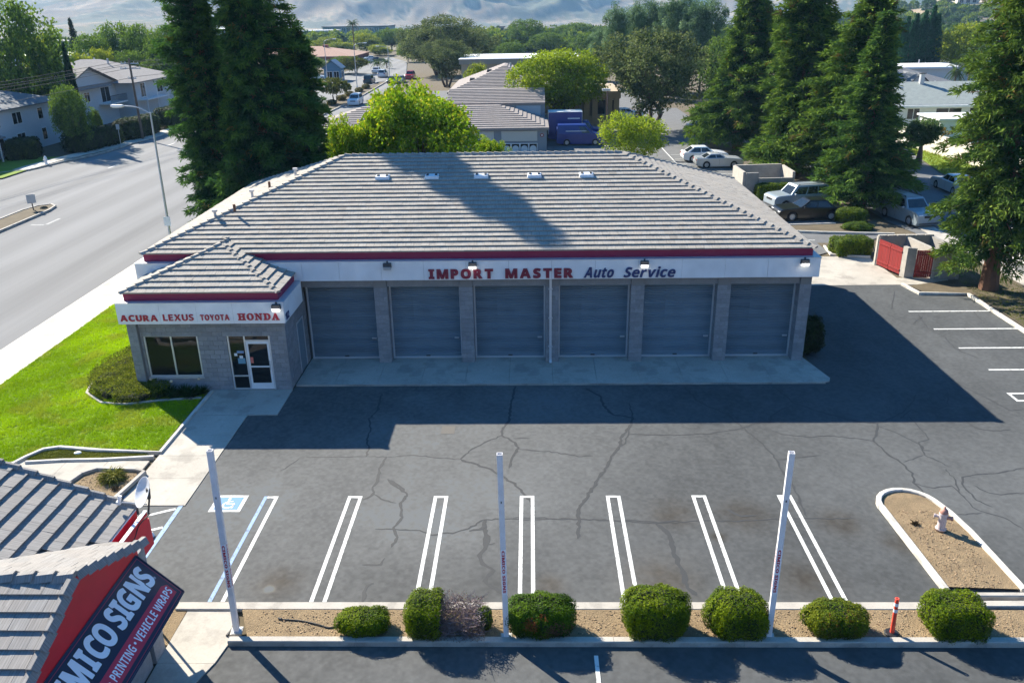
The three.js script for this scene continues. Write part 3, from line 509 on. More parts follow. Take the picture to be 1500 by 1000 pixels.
{ // concrete aprons and paths, slab by slab
  const ap = structGroup('apron');
  const xs = [-9.78, -8.2, -6.4, -4.6, -2.76, -0.94, 0.88, 2.7, 4.48, 6.28, 8.1, 9.9, 11.75];
  xs.slice(0, -1).forEach((x, i) => { const last = i === xs.length - 2; sheetSlab(ap, last ? [[x, -33.9], [11.75, -33.9], [12.3, -31.35], [12.2, -31.1], [11.9, -30.95], [x, -30.95]] : rect(x, xs[i + 1] - 0.012, -33.9, -30.95), -0.05, 0.06 + 0.001 * (i % 2), M.concrete, 'paving_slab'); });
  const path = structGroup('path');
  sheetSlab(path, rect(-13.2, -11.55, -30.6, -28.32), -0.05, 0.02, M.concrete, 'paving_slab'); sheetSlab(path, rect(-11.54, -9.82, -30.6, -28.32), -0.05, 0.021, M.concrete, 'paving_slab');
  [-28.31, -26.7, -25.2, -23.7, -22.07].forEach((z, i, a) => { if (i < 4) sheetSlab(path, rect(-13.12, -10.97, z + 0.01, a[i + 1]), -0.05, 0.02 + (i % 2) * 0.001, M.concrete, 'paving_slab'); });
  for (let i = 0; i < 5; i++) sheetSlab(path, [[-13.3 - i * 1.45, -24.85], [-13.3 - (i + 1) * 1.45 + 0.012, -24.85], [-13.3 - (i + 1) * 1.45 + 0.012, -22], [-13.3 - i * 1.45, -22]], -0.05, 0.015 + (i % 2) * 0.001, M.concrete, 'paving_slab');
  sheetSlab(path, rect(-20.5, -13.5, -21.99, -8), -0.05, 0.012, M.concrete, 'paving_slab');
  sheetSlab(path, [[-8.98, -17.2], [-7.75, -17.2], [-7.5, -15.98], [-7.62, -15.3], [-9, -15.3]], -0.05, 0.02, M.concrete, 'paving_slab');
  sheetSlab(path, [[-9, -15.29], [-7.63, -15.29], [-8.05, -14.1], [-8.25, -10], [-9, -10]], -0.05, 0.021, M.concrete, 'paving_slab');
  const ea = structGroup('apron');
  for (let i = 0; i < 3; i++) for (let j = 0; j < 2; j++) { const x0 = 12.02 + i * 2.85, z0 = -49.28 + j * 2.8; sheetSlab(ea, rect(x0, x0 + 2.84, z0, z0 + 2.79), -0.05, 0.008 + 0.001 * ((i + j) % 2), M.concrete, 'paving_slab'); }
  sheetSlab(ea, rect(20.57, 23.2, -44.9, -43.7), -0.05, 0.008, M.concrete, 'paving_slab');
  struct('side_soil', sheet(rect(11.72, 12.02, -48.2, -31.2), 0.004), M.duff);
  // wheel stop at the end of the access aisle
  const ws = thing('wheel_stop', 'pale concrete wheel stop at the end of the hatched access aisle', 'wheel stop', [-11.55, 0, -19.75], 1.3);
  new GB().hexa([V(-0.8, 0, 0.09), V(0.8, 0, 0.09), V(0.8, 0, -0.09), V(-0.8, 0, -0.09)], [V(-0.76, 0.13, 0.05), V(0.76, 0.13, 0.05), V(0.76, 0.13, -0.05), V(-0.76, 0.13, -0.05)]).to('block', M.white, ws);
}
// ---------------------------------------------------------------- lawn, beds, islands
{
  const lawnP = [[-22.38, -58], [-17.3, -58], [-17.3, -30.5], [-13.3, -30.5], [-13.3, -25.6], [-15.4, -25.78], [-17, -25.98], [-17.6, -25.78], [-17.95, -25.2], [-18.25, -24.4], [-19.6, -20], [-22.38, -20]];
  struct('lawn_soil', sheet(lawnP, 0.0), M.turf);
  const inside = (x, z, P3) => { let r = false; for (let i = 0, j = P3.length - 1; i < P3.length; j = i++) { const [xi, zi] = P3[i], [xj, zj] = P3[j]; if ((zi > z) !== (zj > z) && x < (xj - xi) * (z - zi) / (zj - zi) + xi) r = !r; } return r; };
  seed(5);
  const tuft = new Leaves(); for (let i = 0; i < 9; i++) { const a = rr(0, 6.3), x = rr(-0.05, 0.05), z = rr(-0.05, 0.05); tuft.leaf(x, 0, z, Math.cos(a) * 0.45, 1, Math.sin(a) * 0.45, -Math.sin(a), 0, Math.cos(a), rr(0.05, 0.085), 0.013, 1, 1, 1); }
  const grass = (name, pts, x0, x1, z0, z1, n, cA, cB, hs, label) => {
    const im = new THREE.InstancedMesh(tuft.geo(), M.leaf, n), m = new THREE.Matrix4(), q = new THREE.Quaternion(), s = V(1, 1, 1), col = new THREE.Color(); let k = 0;
    for (let t = 0; t < n * 6 && k < n; t++) {
      const x = rr(x0, x1), z = rr(z0, z1); if (!inside(x, z, pts)) continue;
      const f = fbm(x / 3 + 50, z / 3 + 50, 4096, 4, 501), h = hs * rr(0.7, 1.2) * (0.8 + 0.5 * f); q.setFromAxisAngle(V(0, 1, 0), rr(0, 6.3)); m.compose(V(x, 0, z), q, s.set(1.15, h, 1.15)); im.setMatrixAt(k, m);
      const c = mixc(cA, cB, clamp(2.2 * (f - 0.28) + rr(-0.25, 0.25), 0, 1)), dry = smooth(0.6, 0.74, fbm(x * 0.9 + 70, z * 0.9 + 70, 4096, 3, 511)), c2 = mixc(c, [0.5, 0.5, 0.06], dry * 0.55), mow = 0.95 + 0.05 * Math.sign(Math.sin((x * 0.8 + z * 0.6) * 3.2)); im.setColorAt(k, col.setRGB(c2[0] * mow, c2[1] * mow, c2[2])); k++;
    }
    im.count = k; im.name = numbered(name); scene.add(im); tag(im, label, null, null, 'stuff'); return im;
  };
  grass('lawn_grass', lawnP, -22.38, -13.3, -48, -20, 46000, [0.33, 0.5, 0.003], [0.55, 0.72, 0.006], 1, 'bright mown lawn grass beside the shop office');
  const bedP = [[-17.8, -25.0], [-17.4, -25.55], [-16.9, -25.72], [-15.4, -25.55], [-13.6, -25.4], [-13.55, -25.15], [-15, -25.05], [-16.4, -25.0]];
  struct('bed_soil', sheet(bedP, 0.01), M.dryTurf);
  grass('bed_grass', bedP, -18, -13.5, -25.8, -24.9, 1500, [0.16, 0.2, 0.02], [0.3, 0.3, 0.06], 0.7, 'thin dry grass in the narrow strip beside the lawn');
  const k1 = structGroup('kerb');
  kerb(k1, [[-13.18, -30.4], [-13.2, -25.4], [-15.4, -25.62], [-16.95, -25.86], [-17.5, -25.68], [-17.85, -25.12], [-18.1, -24.5]], 0.15, -0.05, 0.1, M.kerbPale, 2.4);
  kerb(k1, [[-13.25, -25.15], [-15, -24.97], [-16.4, -24.93], [-17.6, -24.8]], 0.13, -0.05, 0.09, M.kerbPale, 2.4);
  const bulb = thing('ground_light', 'small white ground light lying in the thin grass strip', 'ground light', [-16.1, 0.02, -25.4]);
  part('lamp_body', new THREE.SphereGeometry(0.1, 12, 6, 0, 6.3, 0, 1.57).scale(1.4, 0.6, 1), M.white, bulb); part('stake', box(-0.02, 0.02, -0.05, 0.02, -0.02, 0.02), M.galv, bulb);
  // planter with the strappy plant
  struct('planter_soil', sheet([[-15.3, -22.2], [-15.2, -23.3], [-15.05, -24.1], [-13.4, -24.05], [-13.05, -23.4], [-13.2, -22.2]], 0.06), M.soil);
  const k3 = structGroup('kerb'); kerb(k3, [[-13.3, -21.9], [-13.0, -23.95], [-13.4, -24.2], [-14.8, -24.28], [-15.25, -23.9], [-15.6, -22.6]], 0.16, 0, 0.16, M.kerb, 2);
  // front strip with the clipped shrubs
  struct('strip_soil', sheet([[-7.55, -17.15], [24, -17.15], [24, -16.15], [-7.1, -16.15]], 0.07), M.soil);
  const k4 = structGroup('kerb'); kerb(k4, [[-9.3, -17.15], [10.8, -17.17]], 0.3, -0.02, 0.07, M.kerb, 3.4); kerb(k4, [[10.9, -17.25], [24, -17.3]], 0.24, -0.02, 0.1, M.kerb, 3.4);
  const k5 = structGroup('kerb'); kerb(k5, [[-7.5, -15.9], [24, -15.92]], 0.2, -0.03, 0.14, M.kerb, 3.1);
  const k6 = structGroup('kerb'); kerb(k6, [[-7.6, -16.2], [-7.52, -16.55], [-7.7, -17.1]], 0.06, 0, 0.07, M.dark, 5);
  const vg = structGroup('verge'); sheetSlab(vg, rect(-9.4, -9.0, -17.2, -15.9), 0.02, 0.02, M.soil, 'soil');
  // island with the hydrant
  const isl = [[10.95, -18.05], [10.75, -21.7], ...arc(11.55, -21.85, 0.82, Math.PI, Math.PI * 1.9, 9), [12.5, -21.6], [12.65, -20.5], [12.75, -17.95]];
  struct('island_soil', sheet(isl, 0.08), M.soil);
  const k7 = structGroup('kerb'); kerb(k7, [[10.75, -17.9], [10.6, -21.8], ...arc(11.55, -21.85, 0.97, Math.PI, Math.PI * 1.9, 10), [12.66, -21.5], [12.8, -20.5], [12.92, -17.9]].reverse(), 0.16, -0.02, 0.15, M.kerbPale, 2.6); kerb(k7, [[12.9, -17.78], [10.75, -17.78]], 0.16, -0.02, 0.13, M.kerb, 3);
  // the strip by the street
  struct('street_strip', sheet([[23.3, -6], [23.3, -41.7], [21, -41.9], [20.6, -43.4], [23.5, -44.4], [23.9, -54], [26.3, -54], [26.8, -40], [27, -6]], 0.05), M.duff);
  const sp = [[23.4, -12], [23.4, -41.5], [24, -49], [26, -49], [26.6, -40], [26.8, -12]];
  grass('strip_grass', sp, 23.3, 26.9, -49, -20, 9000, [0.07, 0.13, 0.01], [0.2, 0.24, 0.02], 1.3, 'rough green ground cover under the street tree');
  const k8 = structGroup('kerb'); kerb(k8, [[23.1, -8], [23.1, -41.8], [20.6, -42.1], [20.4, -43.6]], 0.18, -0.02, 0.14, M.kerbPale, 3);
  const sw = structGroup('pavement'); for (let i = 0; i < 40; i++) { const z = -14 - i * 1.6; sheetSlab(sw, rect(26.9 - 0.012 * i, 28.2 - 0.02 * i, z - 1.59, z), -0.05, 0.03, M.kerb, 'paving_slab'); }
  struct('side_street', sheet([[28.3, -6], [28.2, -40], [25.3, -58], [25.3, -75], [30, -100], [52, -130], [60, -126], [41, -96], [37, -76], [36.5, -6]], -0.03), M.asphalt);
  struct('grass_verge', sheet([[37.1, -60], [37.2, -76], [41, -96], [50, -112], [62, -112], [62, -60]], -0.02), M.turf);
  grass('verge_grass', [[37.1, -60], [37.2, -76], [41, -96], [47, -104], [47, -80], [44, -60]], 37, 50, -104, -60, 7000, [0.2, 0.26, 0.012], [0.34, 0.36, 0.03], 3.2, 'sunlit grass verge across the side street');
  // island between the parked cars and the drive
  struct('drive_island', sheet([[17.4, -55.4], [17.6, -56.9], [21.4, -57.2], [22.3, -60], [24, -60], [24.2, -54.4], [19.5, -55]], 0.08), M.duff);
  const k9 = structGroup('kerb'); kerb(k9, [[24.2, -54.2], [19.5, -54.8], [17.3, -55.3], [17.1, -55.9], [17.4, -57], [21.3, -57.3]].reverse(), 0.16, -0.02, 0.14, M.kerbPale, 3);
  struct('tree_bed', sheet([[16.8, -65.2], [24.4, -63], [24.4, -62], [25, -62], [24.6, -100], [19.6, -104], [19.4, -80], [19.8, -69], [16.8, -67]], 0.03), M.duff);
  const ka = structGroup('kerb'); kerb(ka, [[24.4, -61.6], [17.3, -64.6], [16.7, -65.2], [16.7, -66]].reverse(), 0.15, -0.02, 0.13, M.kerb, 3);
  const kb = structGroup('kerb'); kerb(kb, [[18.6, -51.5], [18.4, -49.6], [18.9, -49.2], [20.6, -48.9]], 0.14, -0.02, 0.12, M.kerbPale, 3);
  struct('hedge_soil', sheet([[18.5, -52.4], [18.6, -49.4], [20.4, -49], [21, -49.2], [22, -52.4]], 0.02), M.duff);
  // litter of bark chips and pebbles on the bare soil
  const chip = box(-0.02, 0.02, 0, 0.015, -0.01, 0.01).geo(), im = new THREE.InstancedMesh(chip, S(0.3, 0.22, 0.14, 1), 2600), m4 = new THREE.Matrix4(), q4 = new THREE.Quaternion(), e4 = new THREE.Euler(), cc = new THREE.Color();
  for (let i = 0; i < 2600; i++) { const r = rnd(), x = r < 0.65 ? rr(-7, 12) : r < 0.9 ? rr(11, 12.4) : rr(-15, -13.3), z = r < 0.65 ? rr(-17.1, -16.2) : r < 0.9 ? rr(-21.6, -18) : rr(-24, -22.5); q4.setFromEuler(e4.set(rr(-0.3, 0.3), rr(0, 6), rr(-0.3, 0.3))); const s = rr(0.25, 1.1); m4.compose(V(x, r < 0.65 ? 0.07 : r < 0.9 ? 0.08 : 0.06, z), q4, V(s, rr(0.5, 1.5), s)); im.setMatrixAt(i, m4); const k = rr(0.4, 1.8); im.setColorAt(i, cc.setRGB(k, k * 0.95, k * 0.9)); }
  im.name = 'bark_litter'; scene.add(im); tag(im, 'bark chips and small stones scattered on the bare soil', null, null, 'stuff');
}
// ---------------------------------------------------------------- tiled roofs, block walls, lettering
// lay tiles on the slope A-B (eave) D-C (upper edge); the first keepRows rows from the eave are meshes of their own
function tiledSlope(parent, A, B, C, D, rows, tw, o = {}) {
  const { th = 0.068, keep = 0, mat = M.roof, skip = null, jit = 0.006, tone = 0.07, name = 'roof_tile' } = o;
  const eave = B.clone().sub(A), W = eave.length(), e = eave.clone().normalize(), mid = D.clone().lerp(C, 0.5).sub(A.clone().lerp(B, 0.5)), n = e.clone().cross(mid).normalize(); if (n.y < 0) n.negate();
  const s = (p) => p.clone().sub(A).dot(e), up = mid.clone().addScaledVector(e, -mid.dot(e)).normalize(), H = D.clone().sub(A).dot(up), sD = s(D), sC = s(C);
  const rest = new GB().tint([1, 1, 1]); let kept = 0;
  for (let i = 0; i < rows; i++) {
    const t0 = i / rows, t1 = (i + 1) / rows, lo = [lerp(0, sD, t0), lerp(W, sC, t0)], hi = [lerp(0, sD, t1), lerp(W, sC, t1)], x0 = Math.min(lo[0], hi[0]), x1 = Math.max(lo[1], hi[1]);
    for (let k = Math.floor(x0 / tw) - 1; k * tw < x1; k++) {
      const a = (k + (i % 2) * 0.5) * tw, b = a + tw - 0.006, c = (x, q) => clamp(x, q[0], q[1]);
      const l0 = c(a, lo), l1 = c(b, lo), h0 = c(a, hi), h1 = c(b, hi); if (l1 - l0 < 0.01 && h1 - h0 < 0.01) continue;
      const at = (x, t, z) => A.clone().addScaledVector(e, x).addScaledVector(up, t * H).addScaledVector(n, z);
      if (skip && skip(at((l0 + l1 + h0 + h1) / 4, (t0 + t1) / 2, 0))) continue;
      const pc = at((l0 + l1) / 2, t0, 0), z0 = th + rr(-jit, jit), k3 = (1 + rr(-tone, tone)) * (rnd() < 0.015 ? 0.8 : 1) * (0.93 + 0.14 * fbm(pc.x / 2.2 + 60, pc.z / 2.2 + 90, 4096, 3, 701)), w3 = rr(-0.02, 0.02), col = [k3 * (1 + w3), k3, k3 * (1 - w3)];
      const own = kept < keep, gb = own ? new GB().tint(col) : rest.tint(col);
      const T0 = -0.012 / H, p = [at(l0, t0 + T0, z0), at(l1, t0 + T0, z0 + rr(-0.002, 0.002)), at(h1, t1, 0.014), at(h0, t1, 0.014)], q = [at(l0, t0 + T0, -0.002), at(l1, t0 + T0, -0.002)];
      gb.face(p, [[l0, 0], [l1, 0], [h1, 0.4], [h0, 0.4]].map(([x, y]) => [x * 1.0 + i * 0.37, y + k * 0.13])); gb.face([q[0], q[1], p[1], p[0]]); gb.face([p[3], q[0], p[0]]); gb.face([q[1], p[2], p[1]]);
      if (own) { gb.to(name, mat, parent); kept++; }
    }
  }
  if (rest.n) { const m = rest.to(name, mat, parent); if (keep) tag(m, null, null, null, 'stuff'); }
  // boards under the tiles
  new GB().face([A, B, C, D].map((p) => p.clone().addScaledVector(n, -0.006))).to('roof_deck', M.under, parent);
  return kept;
}
// ridge or hip caps from a to b: overlapping bent tiles
function caps(parent, a, b, step, w, o = {}) {
  const { mat = M.roof, rise = 0.06, th = 0.045, side = 0.05 } = o, d = b.clone().sub(a), L = d.length(); d.normalize(); const s = d.clone().cross(V(0, 1, 0)).normalize(), u = s.clone().cross(d), k = Math.round(L / step);
  for (let i = 0; i < k; i++) {
    const p0 = a.clone().addScaledVector(d, i * L / k - 0.03), p1 = a.clone().addScaledVector(d, (i + 1) * L / k + 0.02), tone = 1 + rr(-0.08, 0.08), gb = new GB().tint([tone, tone, tone]);
    const row = (p, lift) => [p.clone().addScaledVector(s, -w).addScaledVector(u, lift - side), p.clone().addScaledVector(s, -w * 0.35).addScaledVector(u, lift + rise * 0.8), p.clone().addScaledVector(s, w * 0.35).addScaledVector(u, lift + rise * 0.8), p.clone().addScaledVector(s, w).addScaledVector(u, lift - side)];
    const A = row(p0, th + 0.02), B = row(p1, 0.006);
    for (let j = 0; j < 3; j++) gb.face([A[j], A[j + 1], B[j + 1], B[j]]);
    gb.face([A[3], A[2], A[1], A[0]]); gb.to('ridge_cap', mat, parent);
  }
}
// concrete blocks over a wall face: origin o (lower corner), u along, n outwards; holes [u0, u1, v0, v1]
function blocks(parent, o, u, n, W, H, holes = [], bw = 0.405, bh = 0.203, max = 400, d = 0.014) {
  const rows = Math.round(H / bh), h = H / rows; let made = 0; const rest = M.block.map(() => new GB());
  for (let j = 0; j < rows; j++) for (let x = (j % 2) * -bw / 2; x < W - 0.01; x += bw) {
    let segs = [[Math.max(0, x), Math.min(W, x + bw)]];
    for (const [a, b, c, e] of holes) if ((j + 0.5) * h > c && (j + 0.5) * h < e) segs = segs.flatMap(([p, q]) => [[p, Math.min(q, a)], [Math.max(p, b), q]]).filter(([p, q]) => q - p > 0.02);
    for (const [p, q] of segs) {
      if (q - p < 0.02) continue; const g = 0.005, k = Math.floor(rnd() * 4), dd = d + rr(-0.001, 0.001);
      const at = (uu, vv, dn) => o.clone().addScaledVector(u, uu).add(V(0, vv, 0)).addScaledVector(n, dn), c = (dn) => [at(p + g, j * h + g, dn), at(q - g, j * h + g, dn), at(q - g, (j + 1) * h - g, dn), at(p + g, (j + 1) * h - g, dn)], lo = c(-0.004), hi = c(dd);
      const gb = made < max ? new GB() : rest[k]; gb.face(hi); for (let i = 0; i < 4; i++) { const m = (i + 1) % 4; gb.face([lo[i], lo[m], hi[m], hi[i]]); }
      if (made < max) { gb.to('block', M.block[k], parent); made++; }
    }
  }
  rest.forEach((gb, k) => gb.n && tag(gb.to('block', M.block[k], parent), null, null, null, 'stuff'));
  return made;
}
const fonts = {}; for (const f of ['sans_bold', 'sans_regular', 'serif_bold']) fonts[f] = await new FontLoader().loadAsync('fonts/droid/droid_' + f + '.typeface.json');
// raised letters filling x0..x1 and y0..y1 on a plane z = 0 of the parent, each letter a mesh of its own
function lettering(parent, str, font, x0, x1, y0, y1, depth, mat, o = {}) {
  const { shear = 0, bold = 0, gap = 0 } = o, items = []; let x = 0;
  for (const ch of str) {
    if (ch === ' ') { x += 32; continue; }
    const g = new TextGeometry(ch, { font: fonts[font], size: 100, depth: 10, curveSegments: 5, bevelEnabled: bold > 0, bevelSize: bold, bevelThickness: 0.5, bevelSegments: 1 }); g.computeBoundingBox();
    const b = g.boundingBox; g.translate(x - b.min.x, 0, 0); items.push(g); x += b.max.x - b.min.x + 12 + gap;
  }
  const W = x - 12 - gap, capH = Math.max(...items.map((g) => { g.computeBoundingBox(); return g.boundingBox.max.y; })), lowY = Math.min(...items.map((g) => g.boundingBox.min.y));
  const sy = (y1 - y0) / (capH - lowY), sk = shear * (y1 - y0), sx = (x1 - x0 - sk) / W;
  for (const g of items) { const p = g.attributes.position; for (let i = 0; i < p.count; i++) { const yy = (p.getY(i) - lowY) * sy; p.setXYZ(i, x0 + p.getX(i) * sx + shear * yy, y0 + yy, clamp(p.getZ(i), 0, 10) / 10 * depth); } g.computeVertexNormals(); part('letter', g, mat, parent); }
}
function wallLamp(name, label, pos, turn = 0, group, lit = true) {   // wall pack: housing, hood, lens
  const t = thing(name, label, 'wall lamp', pos, turn, group);
  part('housing', new RoundedBoxGeometry(0.34, 0.2, 0.16, 2, 0.02).translate(0, 0.1, 0.08), M.dark, t);
  part('lens', new GB().hexa([V(-0.15, -0.07, 0.17), V(0.15, -0.07, 0.17), V(0.15, -0.07, 0.04), V(-0.15, -0.07, 0.04)], [V(-0.16, 0.06, 0.215), V(0.16, 0.06, 0.215), V(0.16, 0.06, 0.02), V(-0.16, 0.06, 0.02)]).geo(), lit ? M.lens : M.galv, t);
  part('arm', box(-0.03, 0.03, 0.18, 0.28, 0, 0.05).geo(), M.dark, t);
  if (!lit) return t;
  const pl = new THREE.PointLight(new THREE.Color(1, 0.95, 0.85), 0.04); pl.position.set(0, -0.02, 0.3); pl.castShadow = true; t.add(pl);
  return t;
}
// ---------------------------------------------------------------- the car service building
seed(11);
{
  const b = thing('auto_service_building', 'long grey block building with six roll-up doors, white fascia and tiled hip roof', 'building');
  const wall = part('wall', new GB().box(-9.86, 11.62, 0, 4.3, -47.5, -34.0).box(-16.05, -9.86, 0, 4.0, -47.5, -33.3).geo(), M.mortar, b);
  const X = (x, y, z) => V(x, y, z);
  // pilasters between the doors
  const cols = [-6.4, -2.76, 0.88, 4.48, 8.1];
  let n = 0;
  const pilaster = (x0, x1) => {
    const p = part('pilaster', box(x0 + 0.012, x1 - 0.012, 0, 3.95, -33.98, -33.21).geo(), M.mortar, b);
    n += blocks(p, X(x0 + 0.002, 0.06, -33.212), X(1, 0, 0), X(0, 0, 1), x1 - x0 - 0.004, 3.45, [], 0.405, 0.203, 60);
    blocks(p, X(x0 + 0.012, 0.06, -33.78), X(0, 0, 1), X(-1, 0, 0), 0.56, 3.45, [], 0.405, 0.203, 0); blocks(p, X(x1 - 0.012, 0.06, -33.22), X(0, 0, -1), X(1, 0, 0), 0.56, 3.45, [], 0.405, 0.203, 0);
  };
  cols.forEach((c) => pilaster(c - 0.28, c + 0.28)); pilaster(11.24, 11.72); 
  const endW = part('end_wall', box(11.26, 11.7, 0, 4.3, -47.5, -33.99).geo(), M.mortar, b); blocks(endW, X(11.702, 0.06, -34.0), X(0, 0, -1), X(1, 0, 0), 13.4, 3.85, [], 0.405, 0.203, 0);
  // lintel under the fascia
  new GB().box(-9.8, 11.24, 3.53, 3.94, -33.98, -33.3).to('lintel', S(0.35, 0.355, 0.36, 0.9, { map: rep(grainT, 0.8) }), b);
  // doors: corrugated curtain, bottom bar, guides
  const prof = new THREE.Shape(); { const nR = 34, hR = 3.42 / nR; prof.moveTo(0, 0); for (let i = 0; i < nR; i++) { const y = i * hR; prof.lineTo(0.02, y + hR * 0.1); prof.quadraticCurveTo(0.066, y + hR * 0.45, 0.02, y + hR * 0.8); prof.lineTo(0, y + hR); } prof.lineTo(-0.02, 3.42); prof.lineTo(-0.02, 0); }
  const edges = [[-9.72, -6.68], [-6.12, -3.04], [-2.48, 0.6], [1.16, 4.2], [4.76, 7.82], [8.38, 11.24]];
  for (const [x0, x1] of edges) { const dm = M.door.clone(); dm.color.multiplyScalar(rr(0.9, 1.08)); dm.map = rep(streakT, 0.3, 0.3);
    const d = new THREE.Group(); d.name = 'roll_up_door'; b.add(d);
    const g = new THREE.ExtrudeGeometry(prof, { depth: x1 - x0, bevelEnabled: false, curveSegments: 3 }); g.rotateY(Math.PI / 2); g.scale(1, 1, -1); const p = g.attributes.position; for (let i = 0; i < p.count; i++) { const lx = p.getX(i), lz = p.getZ(i); p.setXYZ(i, x0 + lx, p.getY(i) + 0.1, -33.78 + Math.abs(lz) * Math.sign(lz)); }
    g.deleteAttribute('normal'); part('curtain', g, dm, d); new GB().box((x0 + x1) / 2 - 0.09, (x0 + x1) / 2 + 0.09, 0.16, 0.2, -33.74, -33.69).to('handle', M.dark, d); new GB().box(x1 - 0.34, x1 - 0.14, 1.0, 1.06, -33.735, -33.69).to('slide_lock', M.galv, d);
    new GB().box(x0 + 0.01, x1 - 0.01, 0.062, 0.14, -33.79, -33.72).to('bottom_bar', M.galv, d);
    for (const [a, c] of [[x0, x0 + 0.07], [x1 - 0.07, x1]]) new GB().box(a, c, 0.062, 3.52, -33.77, -33.7).to('guide', M.galv, d);
  }
  // downpipe between the third and fourth doors
  new GB().box(0.76, 0.86, 0.2, 3.94, -33.19, -33.09).bar(V(0.81, 0.2, -33.14), V(0.81, 0.08, -33.02), 0.1).to('downpipe', M.alu, b);
  for (const y of [0.8, 2.1, 3.4]) new GB().box(0.72, 0.9, y, y + 0.04, -33.195, -33.08).to('pipe_strap', M.galv, b);
  // fascia panels and ledge
  const fz = -32.9, y0 = 3.93, y1 = 4.74;
  const fas = new THREE.Group(); fas.name = 'fascia'; b.add(fas);
  new GB().box(-16.52, 11.84, 3.95, 4.72, -48.15, -32.93).to('backing', M.dark, fas);
  let fx = [-16.55, -14.9, -13.1, -11.33, -9.55, -8.0, -6.24, -4.47, -2.7, -0.93, 0.85, 2.65, 4.42, 6.22, 7.99, 9.74, 11.87];
  for (let i = 0; i < fx.length - 1; i++) new GB().box(fx[i] + 0.004, fx[i + 1] - 0.004, y0 - (i % 2) * 0.002, y1, -32.94, fz - 0.0015 * (i % 3)).to('fascia_panel', M.white, fas);
  for (const s of [[-16.555, -16.5], [11.82, 11.875]]) for (let i = 0; i < 8; i++) new GB().box(s[0], s[1], y0, y1, -32.95 - (i + 1) * 1.9 + 0.008, -32.95 - i * 1.9).to('fascia_panel', M.white, fas);
  new GB().box(-16.55, 11.87, y0, y1, -48.2, -48.15).to('fascia_panel', M.white, fas);
  new GB().box(-16.57, 11.89, y1, y1 + 0.025, -48.22, -32.88).to('ledge', M.alu, fas);
  const tr = new GB(); tr.box(-16.25, 11.6, y1 + 0.02, 5.05, -47.95, -33.18).to('trim', M.trim, b);
  new GB().box(-16.27, 11.62, 5.05, 5.07, -47.97, -33.16).to('trim_cap', S(0.3, 0.02, 0.07, 0.4), b);
  // main roof
  const roof = new THREE.Group(); roof.name = 'roof'; b.add(roof);
  const ex0 = -16.3, ex1 = 11.66, ez0 = -48.0, ez1 = -33.13, ey = 5.085, ry = 7.86, rz = (ez0 + ez1) / 2, rx0 = -9.0, rx1 = 4.45;
  const A = V(ex0, ey, ez1), B = V(ex1, ey, ez1), C = V(ex1, ey, ez0), D = V(ex0, ey, ez0), R0 = V(rx0, ry, rz), R1 = V(rx1, ry, rz);
  const oy = (x) => 5.37 ;
  const officeSkip = (p) => false;
  tiledSlope(roof, A, B, R1, R0, 23, 0.33, { keep: 158, skip: officeSkip });
  tiledSlope(roof, B, C, R1.clone(), R1.clone(), 21, 0.33); tiledSlope(roof, D, A, R0.clone(), R0.clone(), 21, 0.33); tiledSlope(roof, C, D, R0, R1, 23, 0.33);
  caps(roof, B, R1, 0.36, 0.17); caps(roof, A, R0, 0.36, 0.17); caps(roof, R0, R1, 0.36, 0.15); caps(roof, C, R1, 0.5, 0.14); caps(roof, D, R0, 0.5, 0.14);
  const slopeY = (z) => ey + (ez1 - z) * (ry - ey) / (ez1 - rz);
  for (const x of [-6.91, -4.6, -2.3, 0.18, 2.59]) {   // low roof vents
    const v = new THREE.Group(); v.name = 'roof_vent'; roof.add(v); const z = -38.55, y = slopeY(z) + 0.03, k = (ry - ey) / (ez1 - rz), f = (dx, dz, h) => V(x + dx, y - dz * k + h, z + dz);
    new GB().hexa([f(-0.34, 0.2, 0), f(0.34, 0.2, 0), f(0.34, -0.2, 0), f(-0.34, -0.2, 0)], [f(-0.3, 0.16, 0.14), f(0.3, 0.16, 0.14), f(0.3, -0.2, 0.06), f(-0.3, -0.2, 0.06)]).to('hood', M.white, v);
    for (const s of [-0.2, 0.2]) new GB().hexa([f(s - 0.05, 0.05, 0.105), f(s + 0.05, 0.05, 0.105), f(s + 0.05, -0.15, 0.06), f(s - 0.05, -0.15, 0.06)], [f(s - 0.05, 0.05, 0.16), f(s + 0.05, 0.05, 0.16), f(s + 0.05, -0.15, 0.1), f(s - 0.05, -0.15, 0.1)]).to('louvre', M.dark, v);
  }
  for (const [px, py, h, m] of [[323, 315, 0.2, 0], [377, 286, 0.22, 0], [440, 254, 0.22, 0], [351, 303, 0.16, 1], [402, 272, 0.24, 1]]) {   // flues on the street side slope
    let q = AT(px, py, -40); for (let i = 0; i < 60; i++) { const z = -34 - i * 0.15, c = AT(px, py, z), yy = ey + (c.x - ex0) * (ry - ey) / (rx0 - ex0); if (c.y < yy + 0.05) { q = c; break; } }
    q.x -= 0.25; const yb = ey + (q.x - ex0) * (ry - ey) / (rx0 - ex0) - 0.05, fl = new THREE.Group(); fl.name = 'flue'; roof.add(fl);
    new GB().tube(V(q.x, yb, q.z), V(q.x, yb + h + 0.15, q.z), 0.06, 0.06, 10).to('pipe', m ? M.redBark : M.galv, fl); if (!m) new GB().tube(V(q.x, yb + h + 0.15, q.z), V(q.x, yb + h + 0.24, q.z), 0.12, 0.12, 12).to('cowl', M.alu, fl);
  }
  // ---- office wing
  const of = new THREE.Group(); of.name = 'office_wing'; b.add(of);
  const oz = -30.6, ox0 = -16.05, ox1 = -9.84, oh = 3.05;
